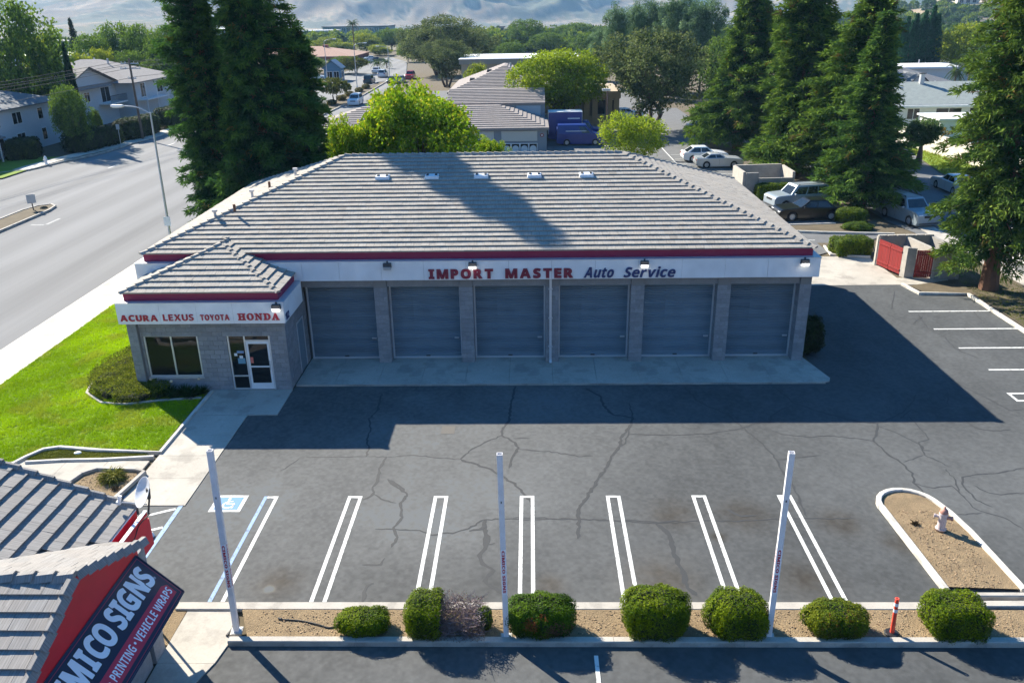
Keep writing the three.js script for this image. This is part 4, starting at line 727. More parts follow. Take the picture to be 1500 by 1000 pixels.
  new GB().box(ox0 + 0.01, ox1 - 0.01, 0, 3.3, -33.9, oz - 0.35).box(ox0 + 0.01, -15.62, 0, 3.3, oz - 0.4, oz - 0.012).box(-13.42, -12.25, 0, 3.3, oz - 0.4, oz - 0.012).box(-10.5, ox1 - 0.01, 0, 3.3, oz - 0.4, oz - 0.012).box(-15.62, -13.42, 0, 0.62, oz - 0.4, oz - 0.012).box(-15.62, -13.42, 2.43, 3.3, oz - 0.4, oz - 0.012).box(-12.25, -10.5, 2.43, 3.3, oz - 0.4, oz - 0.012).to('wall', M.mortar, of);
  blocks(of, X(ox0, 0.02, oz - 0.012), X(1, 0, 0), X(0, 0, 1), ox1 - ox0, oh + 0.1, [[0.43, 2.63, 0.62, 2.42], [3.8, 5.55, -1, 2.42]], 0.405, 0.203, 170);
  blocks(of, X(ox1 - 0.01, 0.02, oz), X(0, 0, -1), X(1, 0, 0), 3.2, oh + 0.1, [[1.55, 2.5, -1, 2.3]], 0.405, 0.203, 0);
  blocks(of, X(ox0 + 0.01, 0.02, -44), X(0, 0, 1), X(-1, 0, 0), 13.4, oh + 0.1, [], 0.405, 0.203, 0);
  { const w = new THREE.Group(); w.name = 'window'; of.add(w); const z = oz - 0.1;
    new GB().box(-15.62, -15.56, 0.62, 2.43, z, z + 0.07).box(-13.48, -13.42, 0.62, 2.43, z, z + 0.07).box(-15.56, -13.48, 2.37, 2.43, z, z + 0.07).box(-15.56, -13.48, 0.62, 0.68, z, z + 0.07).box(-14.55, -14.49, 0.68, 2.37, z, z + 0.068).to('frame', M.alu, w);
    new GB().box(-15.56, -14.55, 0.68, 2.37, z + 0.02, z + 0.032).to('pane', M.glass, w); new GB().box(-14.49, -13.48, 0.68, 2.37, z + 0.02, z + 0.032).to('pane', M.glass, w);
    new GB().box(-15.66, -13.38, 0.56, 0.62, z + 0.02, z + 0.13).to('sill', M.galv, w); }
  { const d = new THREE.Group(); d.name = 'entrance'; of.add(d); const z = oz - 0.1, x0 = -12.24, x1 = -10.51, xm = -11.55;
    new GB().box(x0, x0 + 0.06, 0.02, 2.43, z, z + 0.07).box(x1 - 0.06, x1, 0.02, 2.43, z, z + 0.07).box(x0 + 0.06, x1 - 0.06, 2.37, 2.43, z, z + 0.07).box(xm - 0.03, xm + 0.03, 0.02, 2.37, z, z + 0.068).box(xm + 0.03, x1 - 0.06, 2.14, 2.2, z, z + 0.068).box(x0 + 0.06, xm - 0.03, 0.02, 0.08, z, z + 0.068).box(x0 + 0.06, xm - 0.03, 0.6, 0.65, z, z + 0.068).to('frame', M.alu, d);
    for (const [a, c, e, f] of [[x0 + 0.06, xm - 0.03, 0.08, 0.6], [x0 + 0.06, xm - 0.03, 0.65, 2.37], [xm + 0.03, x1 - 0.06, 2.2, 2.37]]) new GB().box(a, c, e, f, z + 0.02, z + 0.032).to('pane', M.glass, d);
    const a = xm + 0.04, c = x1 - 0.07; new GB().box(a, a + 0.08, 0.03, 2.13, z + 0.01, z + 0.06).box(c - 0.08, c, 0.03, 2.13, z + 0.01, z + 0.06).box(a + 0.08, c - 0.08, 2.03, 2.13, z + 0.01, z + 0.06).box(a + 0.08, c - 0.08, 0.03, 0.3, z + 0.01, z + 0.06).box(a + 0.08, c - 0.08, 1.0, 1.06, z + 0.01, z + 0.06).to('door_leaf', M.white, d);
    new GB().box(a + 0.08, c - 0.08, 0.3, 1.0, z + 0.025, z + 0.037).to('pane', M.glass, d); new GB().box(a + 0.08, c - 0.08, 1.06, 2.03, z + 0.025, z + 0.037).to('pane', M.glass, d);
    new GB().bar(V(c - 0.05, 0.9, z + 0.1), V(c - 0.05, 1.3, z + 0.1), 0.03).bar(V(c - 0.05, 0.92, z + 0.1), V(c - 0.05, 0.92, z + 0.06), 0.02).bar(V(c - 0.05, 1.28, z + 0.1), V(c - 0.05, 1.28, z + 0.06), 0.02).to('handle', M.galv, d);
    for (const [sx, sy, w, h, m] of [[-12.05, 1.5, 0.12, 0.12, M.white], [-11.93, 1.62, 0.28, 0.1, M.bluePaint], [-11.85, 1.38, 0.14, 0.12, M.white], [-11.93, 1.16, 0.3, 0.24, S(0.12, 0.3, 0.42, 0.5)], [-11.42, 1.18, 0.12, 0.26, S(0.6, 0.15, 0.12, 0.5)]]) new GB().box(sx, sx + w, sy, sy + h, z + 0.033, z + 0.041).to('sticker', m, d); }
  { const z0 = -32.2, d = new THREE.Group(); d.name = 'side_door'; of.add(d);   // in the side wall
    new GB().box(ox1 - 0.04, ox1 + 0.025, 0.06, 2.32, z0 - 0.95, z0 - 0.89).box(ox1 - 0.04, ox1 + 0.025, 0.06, 2.32, z0, z0 + 0.06).box(ox1 - 0.04, ox1 + 0.025, 2.26, 2.32, z0 - 0.89, z0).to('frame', M.galv, d); new GB().box(ox1 - 0.04, ox1 + 0.01, 0.06, 2.26, z0 - 0.89, z0).to('door_leaf', M.door, d); }
  // thicker corner pier at the street end
  const pier = part('pier', box(-16.1, -15.72, 0, 3.06, -31.3, -30.42).geo(), M.mortar, of); blocks(pier, X(-16.1, 0.02, -30.42), X(1, 0, 0), X(0, 0, 1), 0.38, 3.04, [], 0.405, 0.203, 16);
  new GB().box(-16.2, -16.1, 1.0, 1.4, -30.75, -30.6).tube(V(-16.15, 1.0, -30.68), V(-16.15, 0.05, -30.68), 0.025, 0.025, 8).to('meter_box', M.dark, of);
  // office fascia, trim, roof
  const fx0 = -16.28, fx1 = -9.66, fzz = -30.2, gy0 = 3.07, gy1 = 3.93;
  const of2 = new THREE.Group(); of2.name = 'fascia'; of.add(of2);
  new GB().box(fx0 + 0.03, fx1 - 0.03, gy0 + 0.02, gy1 - 0.01, -32.89, fzz - 0.03).to('backing', M.dark, of2);
  const sx = [fx0, -14.58, -13.12, -11.68, fx1]; for (let i = 0; i < 4; i++) new GB().box(sx[i] + 0.004, sx[i + 1] - 0.004, gy0, gy1, fzz - 0.04, fzz - 0.001 * (i % 2)).to('fascia_panel', M.white, of2);
  for (const s of [[fx0 - 0.003, fx0 + 0.04], [fx1 - 0.04, fx1 + 0.003]]) for (const [z0, z1] of [[-31.6, -30.245], [-32.89, -31.61]]) new GB().box(s[0], s[1], gy0, gy1, z0, z1).to('fascia_panel', M.white, of2);
  new GB().box(fx0 - 0.015, fx1 + 0.015, gy1, gy1 + 0.02, -32.88, fzz + 0.015).to('ledge', M.alu, of2);
  new GB().box(fx0 + 0.26, fx1 - 0.26, gy1 + 0.02, 4.24, -32.88, fzz - 0.26).to('trim', M.trim, of); new GB().box(fx0 + 0.24, fx1 - 0.24, 4.24, 4.26, -32.88, fzz - 0.24).to('trim_cap', M.maroon, of);
  const or = new THREE.Group(); or.name = 'office_roof'; b.add(or);
  const ox = [fx0 + 0.2, fx1 - 0.2], ozf = fzz - 0.2, oey = 4.27, oap = 5.45, cx = (ox[0] + ox[1]) / 2 + 0.05, apz = ozf - 3.02;
  const a0 = V(ox[0], oey, ozf), a1 = V(ox[1], oey, ozf), ap = V(cx, oap, apz), bz = -33.55, apb = V(cx, oap, -34.35);
  tiledSlope(or, a0, a1, ap.clone(), ap.clone(), 9, 0.33, { keep: 100 });
  tiledSlope(or, a1, V(ox[1], oey, -33.2), apb, ap, 9, 0.33, { keep: 40 }); tiledSlope(or, V(ox[0], oey, -33.2), a0, ap, apb, 9, 0.33);
  caps(or, a1, ap, 0.36, 0.13); caps(or, a0, ap, 0.36, 0.13); caps(or, ap, apb, 0.36, 0.13);
  // raised letters
  const l1 = thing('shop_sign_lettering', 'raised maroon capitals on the long white fascia above the doors', 'sign lettering', [0, 0, fz + 0.002]);
  lettering(l1, 'IMPORT', 'sans_bold', -4.27, -1.58, 3.98, 4.41, 0.05, M.maroon, { bold: 5, gap: 10 }); lettering(l1, 'MASTER', 'sans_bold', -1.08, 1.74, 3.98, 4.41, 0.05, M.maroon, { bold: 5, gap: 8 });
  const l2 = thing('shop_sign_lettering', 'slanted navy blue letters on the white fascia after the maroon capitals', 'sign lettering', [0, 0, fz + 0.002]);
  lettering(l2, 'Auto', 'sans_bold', 2.17, 3.48, 3.98, 4.43, 0.05, M.navy, { shear: 0.25, bold: 1 }); lettering(l2, 'Service', 'sans_bold', 3.81, 6.02, 3.98, 4.44, 0.05, M.navy, { shear: 0.25, bold: 1 });
  for (const [s, x0, x1, ya, yb, f, lb, bd] of [['ACURA', -16.16, -14.68, 3.2, 3.46, 'sans_bold', 'first, widest red word on the white office fascia at the street end', 2], ['LEXUS', -14.46, -13.25, 3.21, 3.48, 'sans_bold', 'second, thin red word on the white office fascia', 0], ['TOYOTA', -12.98, -11.84, 3.22, 3.46, 'sans_bold', 'third, smallest red word on the office fascia', 1], ['HONDA', -11.5, -9.86, 3.21, 3.5, 'serif_bold', 'fourth red word on the office fascia, in heavy slab serifs', 4]]) {
    const t = thing('brand_lettering', lb, 'sign lettering', [0, 0, fzz + 0.002], 0, 'red words on the office fascia'); lettering(t, s, f, x0, x1, ya, yb, 0.03, S(0.42, 0.008, 0.03, 0.45), { bold: bd, gap: 4 }); }
  const num = thing('house_number', 'dark blue house number on the short side of the office fascia', 'house number', [fx1 + 0.005, 0, 0], Math.PI / 2);
  lettering(num, '182', 'sans_bold', 30.32, 30.78, 3.13, 3.43, 0.02, M.navy, {});
  [[-5.96, 'grey wall lamp on the long fascia above the second door'], [-2.42, 'bright wall lamp on the long fascia over the maroon capitals'], [4.66, 'bright wall lamp on the long fascia over the slanted blue letters'], [11.2, 'bright wall lamp at the far car park end of the long fascia']].forEach(([x, lb]) => wallLamp('wall_lamp', lb, [x, 4.5, fz + 0.001], 0, 'wall lamps on the fascias', x > -5));
  wallLamp('wall_lamp', 'bright wall lamp on the office fascia above the last red word', [-9.92, 3.68, fzz + 0.001], 0, 'wall lamps on the fascias');
}
// ---------------------------------------------------------------- the sign shop in the near corner
seed(23);
{
  const b = thing('sign_shop_building', 'low building with brown tiled roofs and a red gable at the photo corner', 'building');
  const k = 0.4167, ex = -9.7, ey = 3.22, mainY = (x) => ey + k * (ex - x), ap = 4.36, gz = -12.9, gableY = (z) => ap - k * Math.abs(z - gz);
  new GB().box(-18, -10.1, 0, 3.15, -16.7, -4).box(-10.15, -9.05, 0, 3.0, -15.2, -10.6).to('wall', M.block[1], b);
  new GB().box(-9.5, -9.0, 0, 3.0, -15.8, -15.3).to('pillar', M.block[2], b); new GB().box(-9.5, -9.0, 0, 3.0, -10.5, -10.0).to('pillar', M.block[2], b);
  const main = new THREE.Group(); main.name = 'roof'; b.add(main);
  const top = -16.5, rows = Math.round((ex - top) / k / Math.cos(Math.atan(k)) * k / 0.365);
  tiledSlope(main, V(ex, ey, -9.2), V(ex, ey, -17.0), V(top, mainY(top), -17.0), V(top, mainY(top), -9.2), rows, 0.33, { keep: 170, th: 0.075, mat: M.roofNear, tone: 0.05, skip: (p) => p.z > -12.9 - 2.62 && p.z < -10.28 && gableY(p.z) > p.y + 0.03 });
  caps(main, V(ex + 0.02, ey + 0.02, -17.02), V(top, mainY(top) + 0.02, -17.02), 0.42, 0.1, { mat: M.roofNear, rise: 0.06, th: 0.05 });
  new GB().hexa([V(ex + 0.03, ey - 0.2, -17.1), V(top, mainY(top) - 0.2, -17.1), V(top, mainY(top) - 0.2, -17.04), V(ex + 0.03, ey - 0.2, -17.04)].reverse(), [V(ex + 0.03, ey - 0.01, -17.1), V(top, mainY(top) - 0.01, -17.1), V(top, mainY(top) - 0.01, -17.04), V(ex + 0.03, ey - 0.01, -17.04)].reverse()).to('barge_board', M.darkNavy, b);
  // red eave board, gutter and the red parapet in front of it
  new GB().box(ex + 0.0, ex + 0.05, ey - 0.24, ey + 0.0, -16.95, -15.4).to('eave_board', M.red, b); new GB().box(ex + 0.0, ex + 0.06, ey, ey + 0.02, -16.95, -15.4).to('eave_cap', M.white, b);
  new GB().box(ex + 0.05, ex + 0.23, ey - 0.3, ey - 0.26, -16.95, -15.5).to('gutter', M.galv, b);
  new GB().box(ex + 0.23, ex + 0.3, ey - 1.0, ey - 0.04, -16.95, -15.56).to('parapet', M.red, b); new GB().box(ex + 0.22, ex + 0.31, ey - 0.04, ey - 0.02, -16.97, -15.56).to('parapet_cap', M.white, b);
  new GB().box(ex + 0.0, ex + 0.3, ey - 1.0, ey - 0.26, -17.0, -16.95).to('parapet', M.red, b);
  // cross gable
  const gr = new THREE.Group(); gr.name = 'gable_roof'; b.add(gr);
  const xg = -8.86, hw = 2.65, ge = ap - k * hw, vx = (y) => ex - (y - ey) / k;
  tiledSlope(gr, V(vx(ge), ge, gz + hw), V(xg, ge, gz + hw), V(xg, ap, gz), V(vx(ap), ap, gz), 8, 0.33, { keep: 66, th: 0.065, mat: M.roofNear, tone: 0.05 });
  tiledSlope(gr, V(xg, ge, gz - hw), V(vx(ge), ge, gz - hw), V(vx(ap), ap, gz), V(xg, ap, gz), 8, 0.33, { keep: 30, th: 0.03, mat: M.roofNear, tone: 0.05 });
  caps(gr, V(xg + 0.03, ap + 0.01, gz), V(vx(ap) - 0.3, ap + 0.01, gz), 0.4, 0.15, { mat: M.roofNear, rise: 0.08, th: 0.05 });
  caps(gr, V(xg, ge + 0.02, gz + hw + 0.03), V(xg, ap + 0.03, gz + 0.05), 0.37, 0.13, { mat: M.roofNear, rise: 0.06, th: 0.05, side: 0.1 });
  caps(gr, V(xg, ge + 0.02, gz - hw - 0.03), V(xg, ap + 0.03, gz - 0.05), 0.37, 0.13, { mat: M.roofNear, rise: 0.06, th: 0.05, side: 0.1 });
  const tri = new GB(); const gx = -9.0, pts = [V(gx, 2.95, gz + hw - 0.05), V(gx, 2.95, gz - hw + 0.05), V(gx, ge - 0.05, gz - hw + 0.05), V(gx, ap - 0.08, gz), V(gx, ge - 0.05, gz + hw - 0.05)]; tri.face(pts); tri.face([...pts].reverse().map((p) => p.clone().setX(gx - 0.12))); for (let i = 0; i < 5; i++) { const a = pts[i], c = pts[(i + 1) % 5]; tri.face([a, a.clone().setX(gx - 0.12), c.clone().setX(gx - 0.12), c]); }
  tri.to('gable_panel', M.red, b);
  // the tilted sign board
  const s = thing('shop_sign', 'large navy sign board with white and red lettering tilted below the red gable', 'sign board', [-8.515, 2.555, -13.0]);
  s.rotation.order = 'YXZ'; s.rotation.set(-0.759, Math.PI / 2, 0);
  const W = 4.72, Hh = 1.337;
  part('board', new THREE.BoxGeometry(W, Hh, 0.1).translate(0, 0, -0.052), M.darkNavy, s);
  const cv = document.createElement('canvas'); cv.width = 2048; cv.height = 580; const c = cv.getContext('2d'), sc = 2048 / W, U = (u) => (u - 13.0 + W / 2) * sc, Vv = (v) => (1 - v) * 580;
  c.fillStyle = '#0c1033'; c.fillRect(0, 0, 2048, 580); c.strokeStyle = '#c02848'; c.lineWidth = 5; c.strokeRect(14, 14, 2020, 552);
  c.fillStyle = '#c31f40'; c.beginPath(); c.moveTo(40, Vv(0.37)); c.lineTo(U(15.1), Vv(0.37)); c.lineTo(U(15.24), Vv(0.3)); c.lineTo(U(15.24), Vv(0.09)); c.lineTo(40, Vv(0.09)); c.fill();
  c.textAlign = 'center'; c.textBaseline = 'middle'; c.lineJoin = 'round';
  [['C', 11.36], ['I', 11.66], ['M', 12.06], ['I', 12.47], ['C', 12.8], ['O', 13.18], ['S', 13.66], ['I', 13.93], ['G', 14.24], ['N', 14.68], ['S', 15.03]].forEach(([ch, u]) => { c.save(); c.translate(U(u), Vv(0.71)); c.scale(0.92, 1.12); c.font = 'bold 285px sans-serif'; c.lineWidth = 40; c.strokeStyle = '#05081c'; c.strokeText(ch, 0, 8); c.lineWidth = 16; c.strokeStyle = '#f2f4f6'; c.strokeText(ch, 0, 8); c.fillStyle = '#f2f4f6'; c.fillText(ch, 0, 8); c.restore(); });
  c.fillStyle = '#f2f4f6'; c.font = '38px sans-serif'; c.fillText('\u00ae', U(15.19), Vv(0.54));
  c.font = 'bold 118px sans-serif'; const line = (t, a, z) => { c.save(); const w = c.measureText(t).width; c.translate(U((a + z) / 2), Vv(0.225)); c.scale((z - a) * sc / w, 1); c.fillText(t, 0, 0); c.restore(); };
  line('VEHICLE WRAPS', 13.52, 15.2); line('PRINTING', 12.42, 13.36); c.font = 'bold 90px sans-serif'; c.fillText('\u2022', U(13.44), Vv(0.23)); c.fillText('\u2022', U(12.32), Vv(0.23));
  const ct = new THREE.CanvasTexture(cv); ct.colorSpace = THREE.SRGBColorSpace;
  part('face', new THREE.PlaneGeometry(W - 0.02, Hh - 0.02), S(1, 1, 1, 0.35, { map: ct }), s);
  part('edging', new GB().box(-W / 2 - 0.02, W / 2 + 0.02, Hh / 2, Hh / 2 + 0.03, -0.11, 0.01).box(-W / 2 - 0.02, W / 2 + 0.02, -Hh / 2 - 0.03, -Hh / 2, -0.11, 0.01).box(W / 2, W / 2 + 0.03, -Hh / 2, Hh / 2, -0.11, 0.012).box(-W / 2 - 0.03, -W / 2, -Hh / 2, Hh / 2, -0.11, 0.012).geo(), M.darkNavy, s);
  for (const x of [-1.6, 1.6]) part('bracket', new GB().bar(V(x, -0.4, -0.1), V(x, 0.25, -0.62), 0.06).geo(), M.dark, s);
  // parking sign on its post by the corner, behind the board
  const ps = thing('parking_sign', 'parking sign on a thin post at the pillar corner of the red gabled shop', 'sign', [-9.3, 0.02, -16.3], Math.PI / 4);
  part('post', new GB().tube(V(0, 0, 0), V(0, 1.75, 0), 0.03, 0.03, 8).geo(), M.galv, ps); part('plate', box(-0.2, 0.2, 1.2, 1.75, 0.03, 0.036).geo(), M.bluePaint, ps);
  // satellite dish at the eave end
  const d = thing('satellite_dish', 'white satellite dish with long feed arm on the shop eave', 'satellite dish', [ex + 0.36, ey - 0.02, -16.9]);
  const prof = []; for (let i = 0; i <= 14; i++) prof.push(new THREE.Vector2(0.36 * i / 14, 0.1 * (i / 14) ** 2)); for (let i = 14; i >= 0; i--) prof.push(new THREE.Vector2(0.36 * i / 14, 0.1 * (i / 14) ** 2 - 0.012));
  const dg = new THREE.LatheGeometry(prof, 36); dg.scale(1, 1, 1.05); dg.applyQuaternion(new THREE.Quaternion().setFromUnitVectors(V(0, 1, 0), V(-0.66, 0.5, 0.56).normalize())); dg.translate(0.05, 0.55, 0); part('reflector', dg, S(0.72, 0.73, 0.74, 0.4), d);
  part('mast', new GB().tube(V(0.02, -0.06, 0.05), V(0.1, 0.4, -0.02), 0.025, 0.025, 8).bar(V(0.1, 0.4, 0.02), V(0.12, 0.66, 0), 0.1, 0.07).geo(), M.dark, d);
  part('feed_arm', new GB().tube(V(0.02, 0.22, 0.0), V(-0.6, 0.36, 0.12), 0.018, 0.015, 8).geo(), M.galv, d); part('feed_horn', new GB().tube(V(-0.58, 0.36, 0.12), V(-0.54, 0.52, 0.1), 0.035, 0.045, 10).box(-0.64, -0.55, 0.3, 0.39, 0.08, 0.16).geo(), M.white, d);
  part('cable', new THREE.TubeGeometry(new THREE.CatmullRomCurve3([V(0.08, 0, 0.05), V(-0.05, -0.1, 0.4), V(0, -0.2, 0.9), V(-0.1, -0.05, 1.2)]), 20, 0.012, 6), M.black, d);
}
// ---------------------------------------------------------------- the three white posts with printing
{
  const cv = document.createElement('canvas'); cv.width = 256; cv.height = 64; const c = cv.getContext('2d'); c.fillStyle = '#ececf0'; c.fillRect(0, 0, 256, 64); c.fillStyle = '#a80f2c'; c.font = 'bold 40px sans-serif'; c.textAlign = 'center'; c.textBaseline = 'middle'; const w = c.measureText('CIMICO SIGNS').width; c.translate(128, 34); c.scale(244 / w, 1.1); c.lineWidth = 2.5; c.strokeStyle = '#a80f2c'; c.strokeText('CIMICO SIGNS', 0, 0); c.fillText('CIMICO SIGNS', 0, 0);
  const t = new THREE.CanvasTexture(cv); t.colorSpace = THREE.SRGBColorSpace; const pm = S(1, 1, 1, 0.5, { map: t });
  const postM = S(0.82, 0.81, 0.83, 0.45, { map: rep(fineT, 1) });
  [[-7.42, -16.34, -0.02, 'white sign post at the planter corner by the concrete walk, with red vertical print'], [-0.67, -16.14, 0.012, 'white sign post between the brown patched shrub and the half dead shrub'], [5.73, -16.16, 0.0, 'white sign post between two clipped shrubs nearer the orange delineator']].forEach(([x, z, ln, lb], i) => {
    const p = thing('sign_post', lb, 'post', [x, 0.06, z], [0.1, 0.02, -0.12][i], 'white posts with printed name'), h = 5.15, a = 0.064, g = new GB();
    g.box(-a, a, 0, h, a - 0.012, a).box(-a, a, 0, h, -a, -a + 0.012).box(-a, -a + 0.012, 0, h, -a + 0.012, a - 0.012).box(a - 0.012, a, 0, h, -a + 0.012, a - 0.012).box(-a + 0.012, a - 0.012, h - 0.4, h - 0.39, -a + 0.012, a - 0.012);
    g.to('post', postM, p); p.rotation.z = ln;
    const pg = new THREE.PlaneGeometry(1.28, 0.125).rotateZ(-Math.PI / 2); part('print', pg.translate(0, 2.0, a + 0.003), pm, p);
    if (i !== 1) { const q = new THREE.PlaneGeometry(1.28, 0.125).rotateZ(-Math.PI / 2).rotateY(i ? -Math.PI / 2 : Math.PI / 2); part('print', q.translate((i ? -1 : 1) * (a + 0.003), 2.0, 0), pm, p); }
    new GB().box(-0.012, 0.012, 3.9, 3.95, a, a + 0.012).to('bolt', M.dark, p);
    new GB().box(-0.14, 0.14, -0.02, 0.03, -0.14, 0.14).to('footing', M.kerbPale, p); new GB().box(-0.11, 0.11, 0.03, 0.045, -0.11, 0.11).to('base_plate', M.galv, p);
  });
}
// ---------------------------------------------------------------- clipped shrubs in the front strip
seed(37);
{
  const gr = 'clipped shrubs in the front planting strip', brown = [0.3, 0.1, 0.025];
  const list = [
    [-4.24, 0.68, 0.5, 0.42, 'lowest clipped shrub, a small green loaf by the corner post', {}],
    [-2.62, 0.62, 1.0, 0.62, 'round green shrub growing into grey purple dead twigs', { x1: 0.35, ex: 2.3 }],
    [0.18, 0.86, 0.92, 0.62, 'round clipped shrub with orange brown dead patches beside the middle post', { c0: [0.04, 0.1, 0.003], c1: [0.15, 0.25, 0.006], ex: 2.3, patches: [[-0.25, 0.6, 0.6, 0.22, brown, 0.8], [0.05, 0.8, 0.5, 0.12, brown, 0.6], [0.35, 0.35, 0.6, 0.35, [0.2, 0.1, 0.06], 0.5], [0.75, 0.4, 0.2, 0.3, [0.18, 0.09, 0.05], 0.5]] }],
    [3.0, 0.86, 1.12, 0.62, 'tallest clipped green shrub, opposite the painted bay line', {}],
    [4.97, 0.8, 1.02, 0.6, 'clipped green shrub directly before the post by the delineator', {}],
    [7.4, 0.87, 0.72, 0.56, 'low oval clipped shrub with yellowish leaf tips near the orange delineator', { c1: [0.26, 0.28, 0.015], ex: 2.2, patches: [[-0.3, 0.5, 0.4, 0.3, [0.22, 0.13, 0.02], 0.25], [0.3, 0.55, 0.3, 0.3, [0.22, 0.15, 0.02], 0.25]] }],
    [10.25, 0.72, 0.96, 0.58, 'square clipped shrub past the orange delineator below the hydrant island', { ex: 4.2 }],
  ];
  list.forEach(([x, a, h, c, lb, o], i) => shrub('clipped_shrub', lb, 'shrub', [x, 0.06, -16.42], clippedGeo(a, h, c, { n: Math.round(12500 * a * (h + 0.4)), lump: 0.09, ...o }), 0, gr));
  // the dead half: a thicket of bare twigs, and a green sprout
  const tw = new GB(); for (let i = 0; i < 900; i++) { const x = rr(-0.25, 1.0), z = rr(-0.5, 0.5), y = rr(0, 0.75) * (1 - 0.4 * Math.abs(z)), q = V(x, y, z), e = q.clone().add(V(rr(-0.25, 0.3), rr(0.02, 0.28), rr(-0.22, 0.22))); if (e.y > 0.98 - 0.25 * Math.max(0, e.x)) e.y = 0.9 - 0.25 * Math.max(0, e.x); tw.tube(q, e, 0.009, 0.004, 3); }
  const lv = new Leaves(); for (let i = 0; i < 4200; i++) { const x = rr(-0.3, 1.1), z = rr(-0.55, 0.55); lv.rleaf(x, rr(0.05, 0.92 - 0.3 * Math.max(0, x)) , z, 0, 0.5, 0, 1, 0.05, 0.02, rnd() < 0.12 ? [0.16, 0.18, 0.03] : mixc([0.14, 0.095, 0.1], [0.3, 0.22, 0.19], rnd()), 0.3); }
  const dd = thing('dead_shrub', 'grey purple dead twiggy shrub between green shrub and middle post', 'shrub', [-2.3, 0.06, -16.42]); part('twigs', tw.geo(), S(0.2, 0.15, 0.15, 1), dd); part('dry_leaves', lv.geo(), M.leaf, dd);
  shrub('green_sprout', 'small fresh green sprout at the end of the dead shrub', 'shrub', [-1.22, 0.06, -16.45], clippedGeo(0.22, 0.66, 0.24, { n: 900, ex: 2, c0: [0.06, 0.11, 0.01], c1: [0.16, 0.22, 0.015] }));
  // irrigation hose on the soil
  const hc = new THREE.CatmullRomCurve3([V(-6.4, 0.09, -16.75), V(-5.9, 0.09, -16.7), V(-5.4, 0.1, -16.55), V(-5.1, 0.09, -16.45), V(-4.85, 0.09, -16.6)]); const hs = thing('garden_hose', 'thin dark irrigation hose lying on bare soil before the lowest shrub', 'hose'); part('tube', new THREE.TubeGeometry(hc, 30, 0.018, 6), M.black, hs); part('nozzle', new GB().tube(V(-6.4, 0.1, -16.75), V(-6.5, 0.1, -16.78), 0.028, 0.022, 8).geo(), M.dark, hs);
  // orange delineator
  const dl = thing('delineator_post', 'orange delineator tube with white bands standing on a black base', 'delineator', [8.76, 0.07, -16.28]); dl.rotation.z = 0.03;
  const om = S(0.75, 0.07, 0.035, 0.5); part('tube', new THREE.CylinderGeometry(0.045, 0.052, 0.98, 16).translate(0, 0.54, 0), om, dl); part('cap', new THREE.TorusGeometry(0.04, 0.014, 8, 16).rotateX(Math.PI / 2).translate(0, 1.06, 0), om, dl);
  for (const y of [0.72, 0.9]) part('reflective_band', new THREE.CylinderGeometry(0.051, 0.052, 0.09, 16, 1, true).translate(0, y, 0), M.white, dl);
  part('base', new THREE.CylinderGeometry(0.16, 0.21, 0.07, 8).translate(0, 0.02, 0), M.black, dl);
  // hydrant
  const hy = thing('fire_hydrant', 'pale pinkish fire hydrant with reddish top on the bare kerbed island', 'fire hydrant', [11.9, 0.08, -20.6]); const hm = S(0.74, 0.62, 0.6, 0.55, { map: rep(grainT, 2) }), hp = S(0.42, 0.2, 0.15, 0.6);
  part('barrel', new THREE.LatheGeometry([[0, 0.03], [0.15, 0.03], [0.15, 0.08], [0.115, 0.1], [0.11, 0.5], [0.125, 0.53], [0.125, 0.58], [0.1, 0.62], [0, 0.63]].map(([x, y]) => new THREE.Vector2(x, y)), 20), hm, hy); part('foot', new THREE.CylinderGeometry(0.14, 0.15, 0.05, 16).translate(0, 0.01, 0), S(0.1, 0.05, 0.04, 0.8), hy);
  part('bonnet', new THREE.LatheGeometry([[0.12, 0.58], [0.12, 0.62], [0.1, 0.68], [0.06, 0.72], [0.03, 0.73], [0.028, 0.79], [0, 0.79]].map(([x, y]) => new THREE.Vector2(x, y)), 18), hp, hy);
  for (const [a, r, l] of [[0.4, 0.055, 0.22], [0.4 + Math.PI, 0.045, 0.2], [-1.2, 0.045, 0.2]]) { const dx = Math.cos(a), dz = Math.sin(a); part('outlet', new GB().tube(V(dx * 0.08, 0.45, dz * 0.08), V(dx * l, 0.45, dz * l), r, r, 12).tube(V(dx * l, 0.45, dz * l), V(dx * (l + 0.04), 0.45, dz * (l + 0.04)), r * 1.3, r * 1.3, 8).geo(), a === 0.4 ? hp : hm, hy); }
  // strappy plant in the kerbed bed
  const st = thing('strappy_plant', 'yellow green strappy plant in the kerbed bed by the shop eave', 'plant', [-13.95, 0.06, -23.55]); const lf = new Leaves();
  for (let i = 0; i < 620; i++) { const a = rr(0, 6.3), e = rr(0.35, 1.4), len = rr(0.25, 0.55); let x = rr(-0.12, 0.12), y = 0, z = rr(-0.12, 0.12); const col = mixc([0.1, 0.13, 0.02], [0.38, 0.36, 0.06], rnd()); let ee = e; for (let s = 0; s < 3; s++) { const dx = Math.cos(a) * Math.cos(ee), dy = Math.sin(ee), dz = Math.sin(a) * Math.cos(ee); lf.leaf(x, y, z, dx, dy, dz, -Math.sin(a), 0, Math.cos(a), len / 2.4, 0.03, ...col); x += dx * len / 3; y += dy * len / 3; z += dz * len / 3; ee -= 0.5; } }
  part('leaves', lf.geo(), M.leaf, st); part('crown_base', new THREE.SphereGeometry(0.12, 8, 6).scale(1, 0.6, 1), M.duff, st);
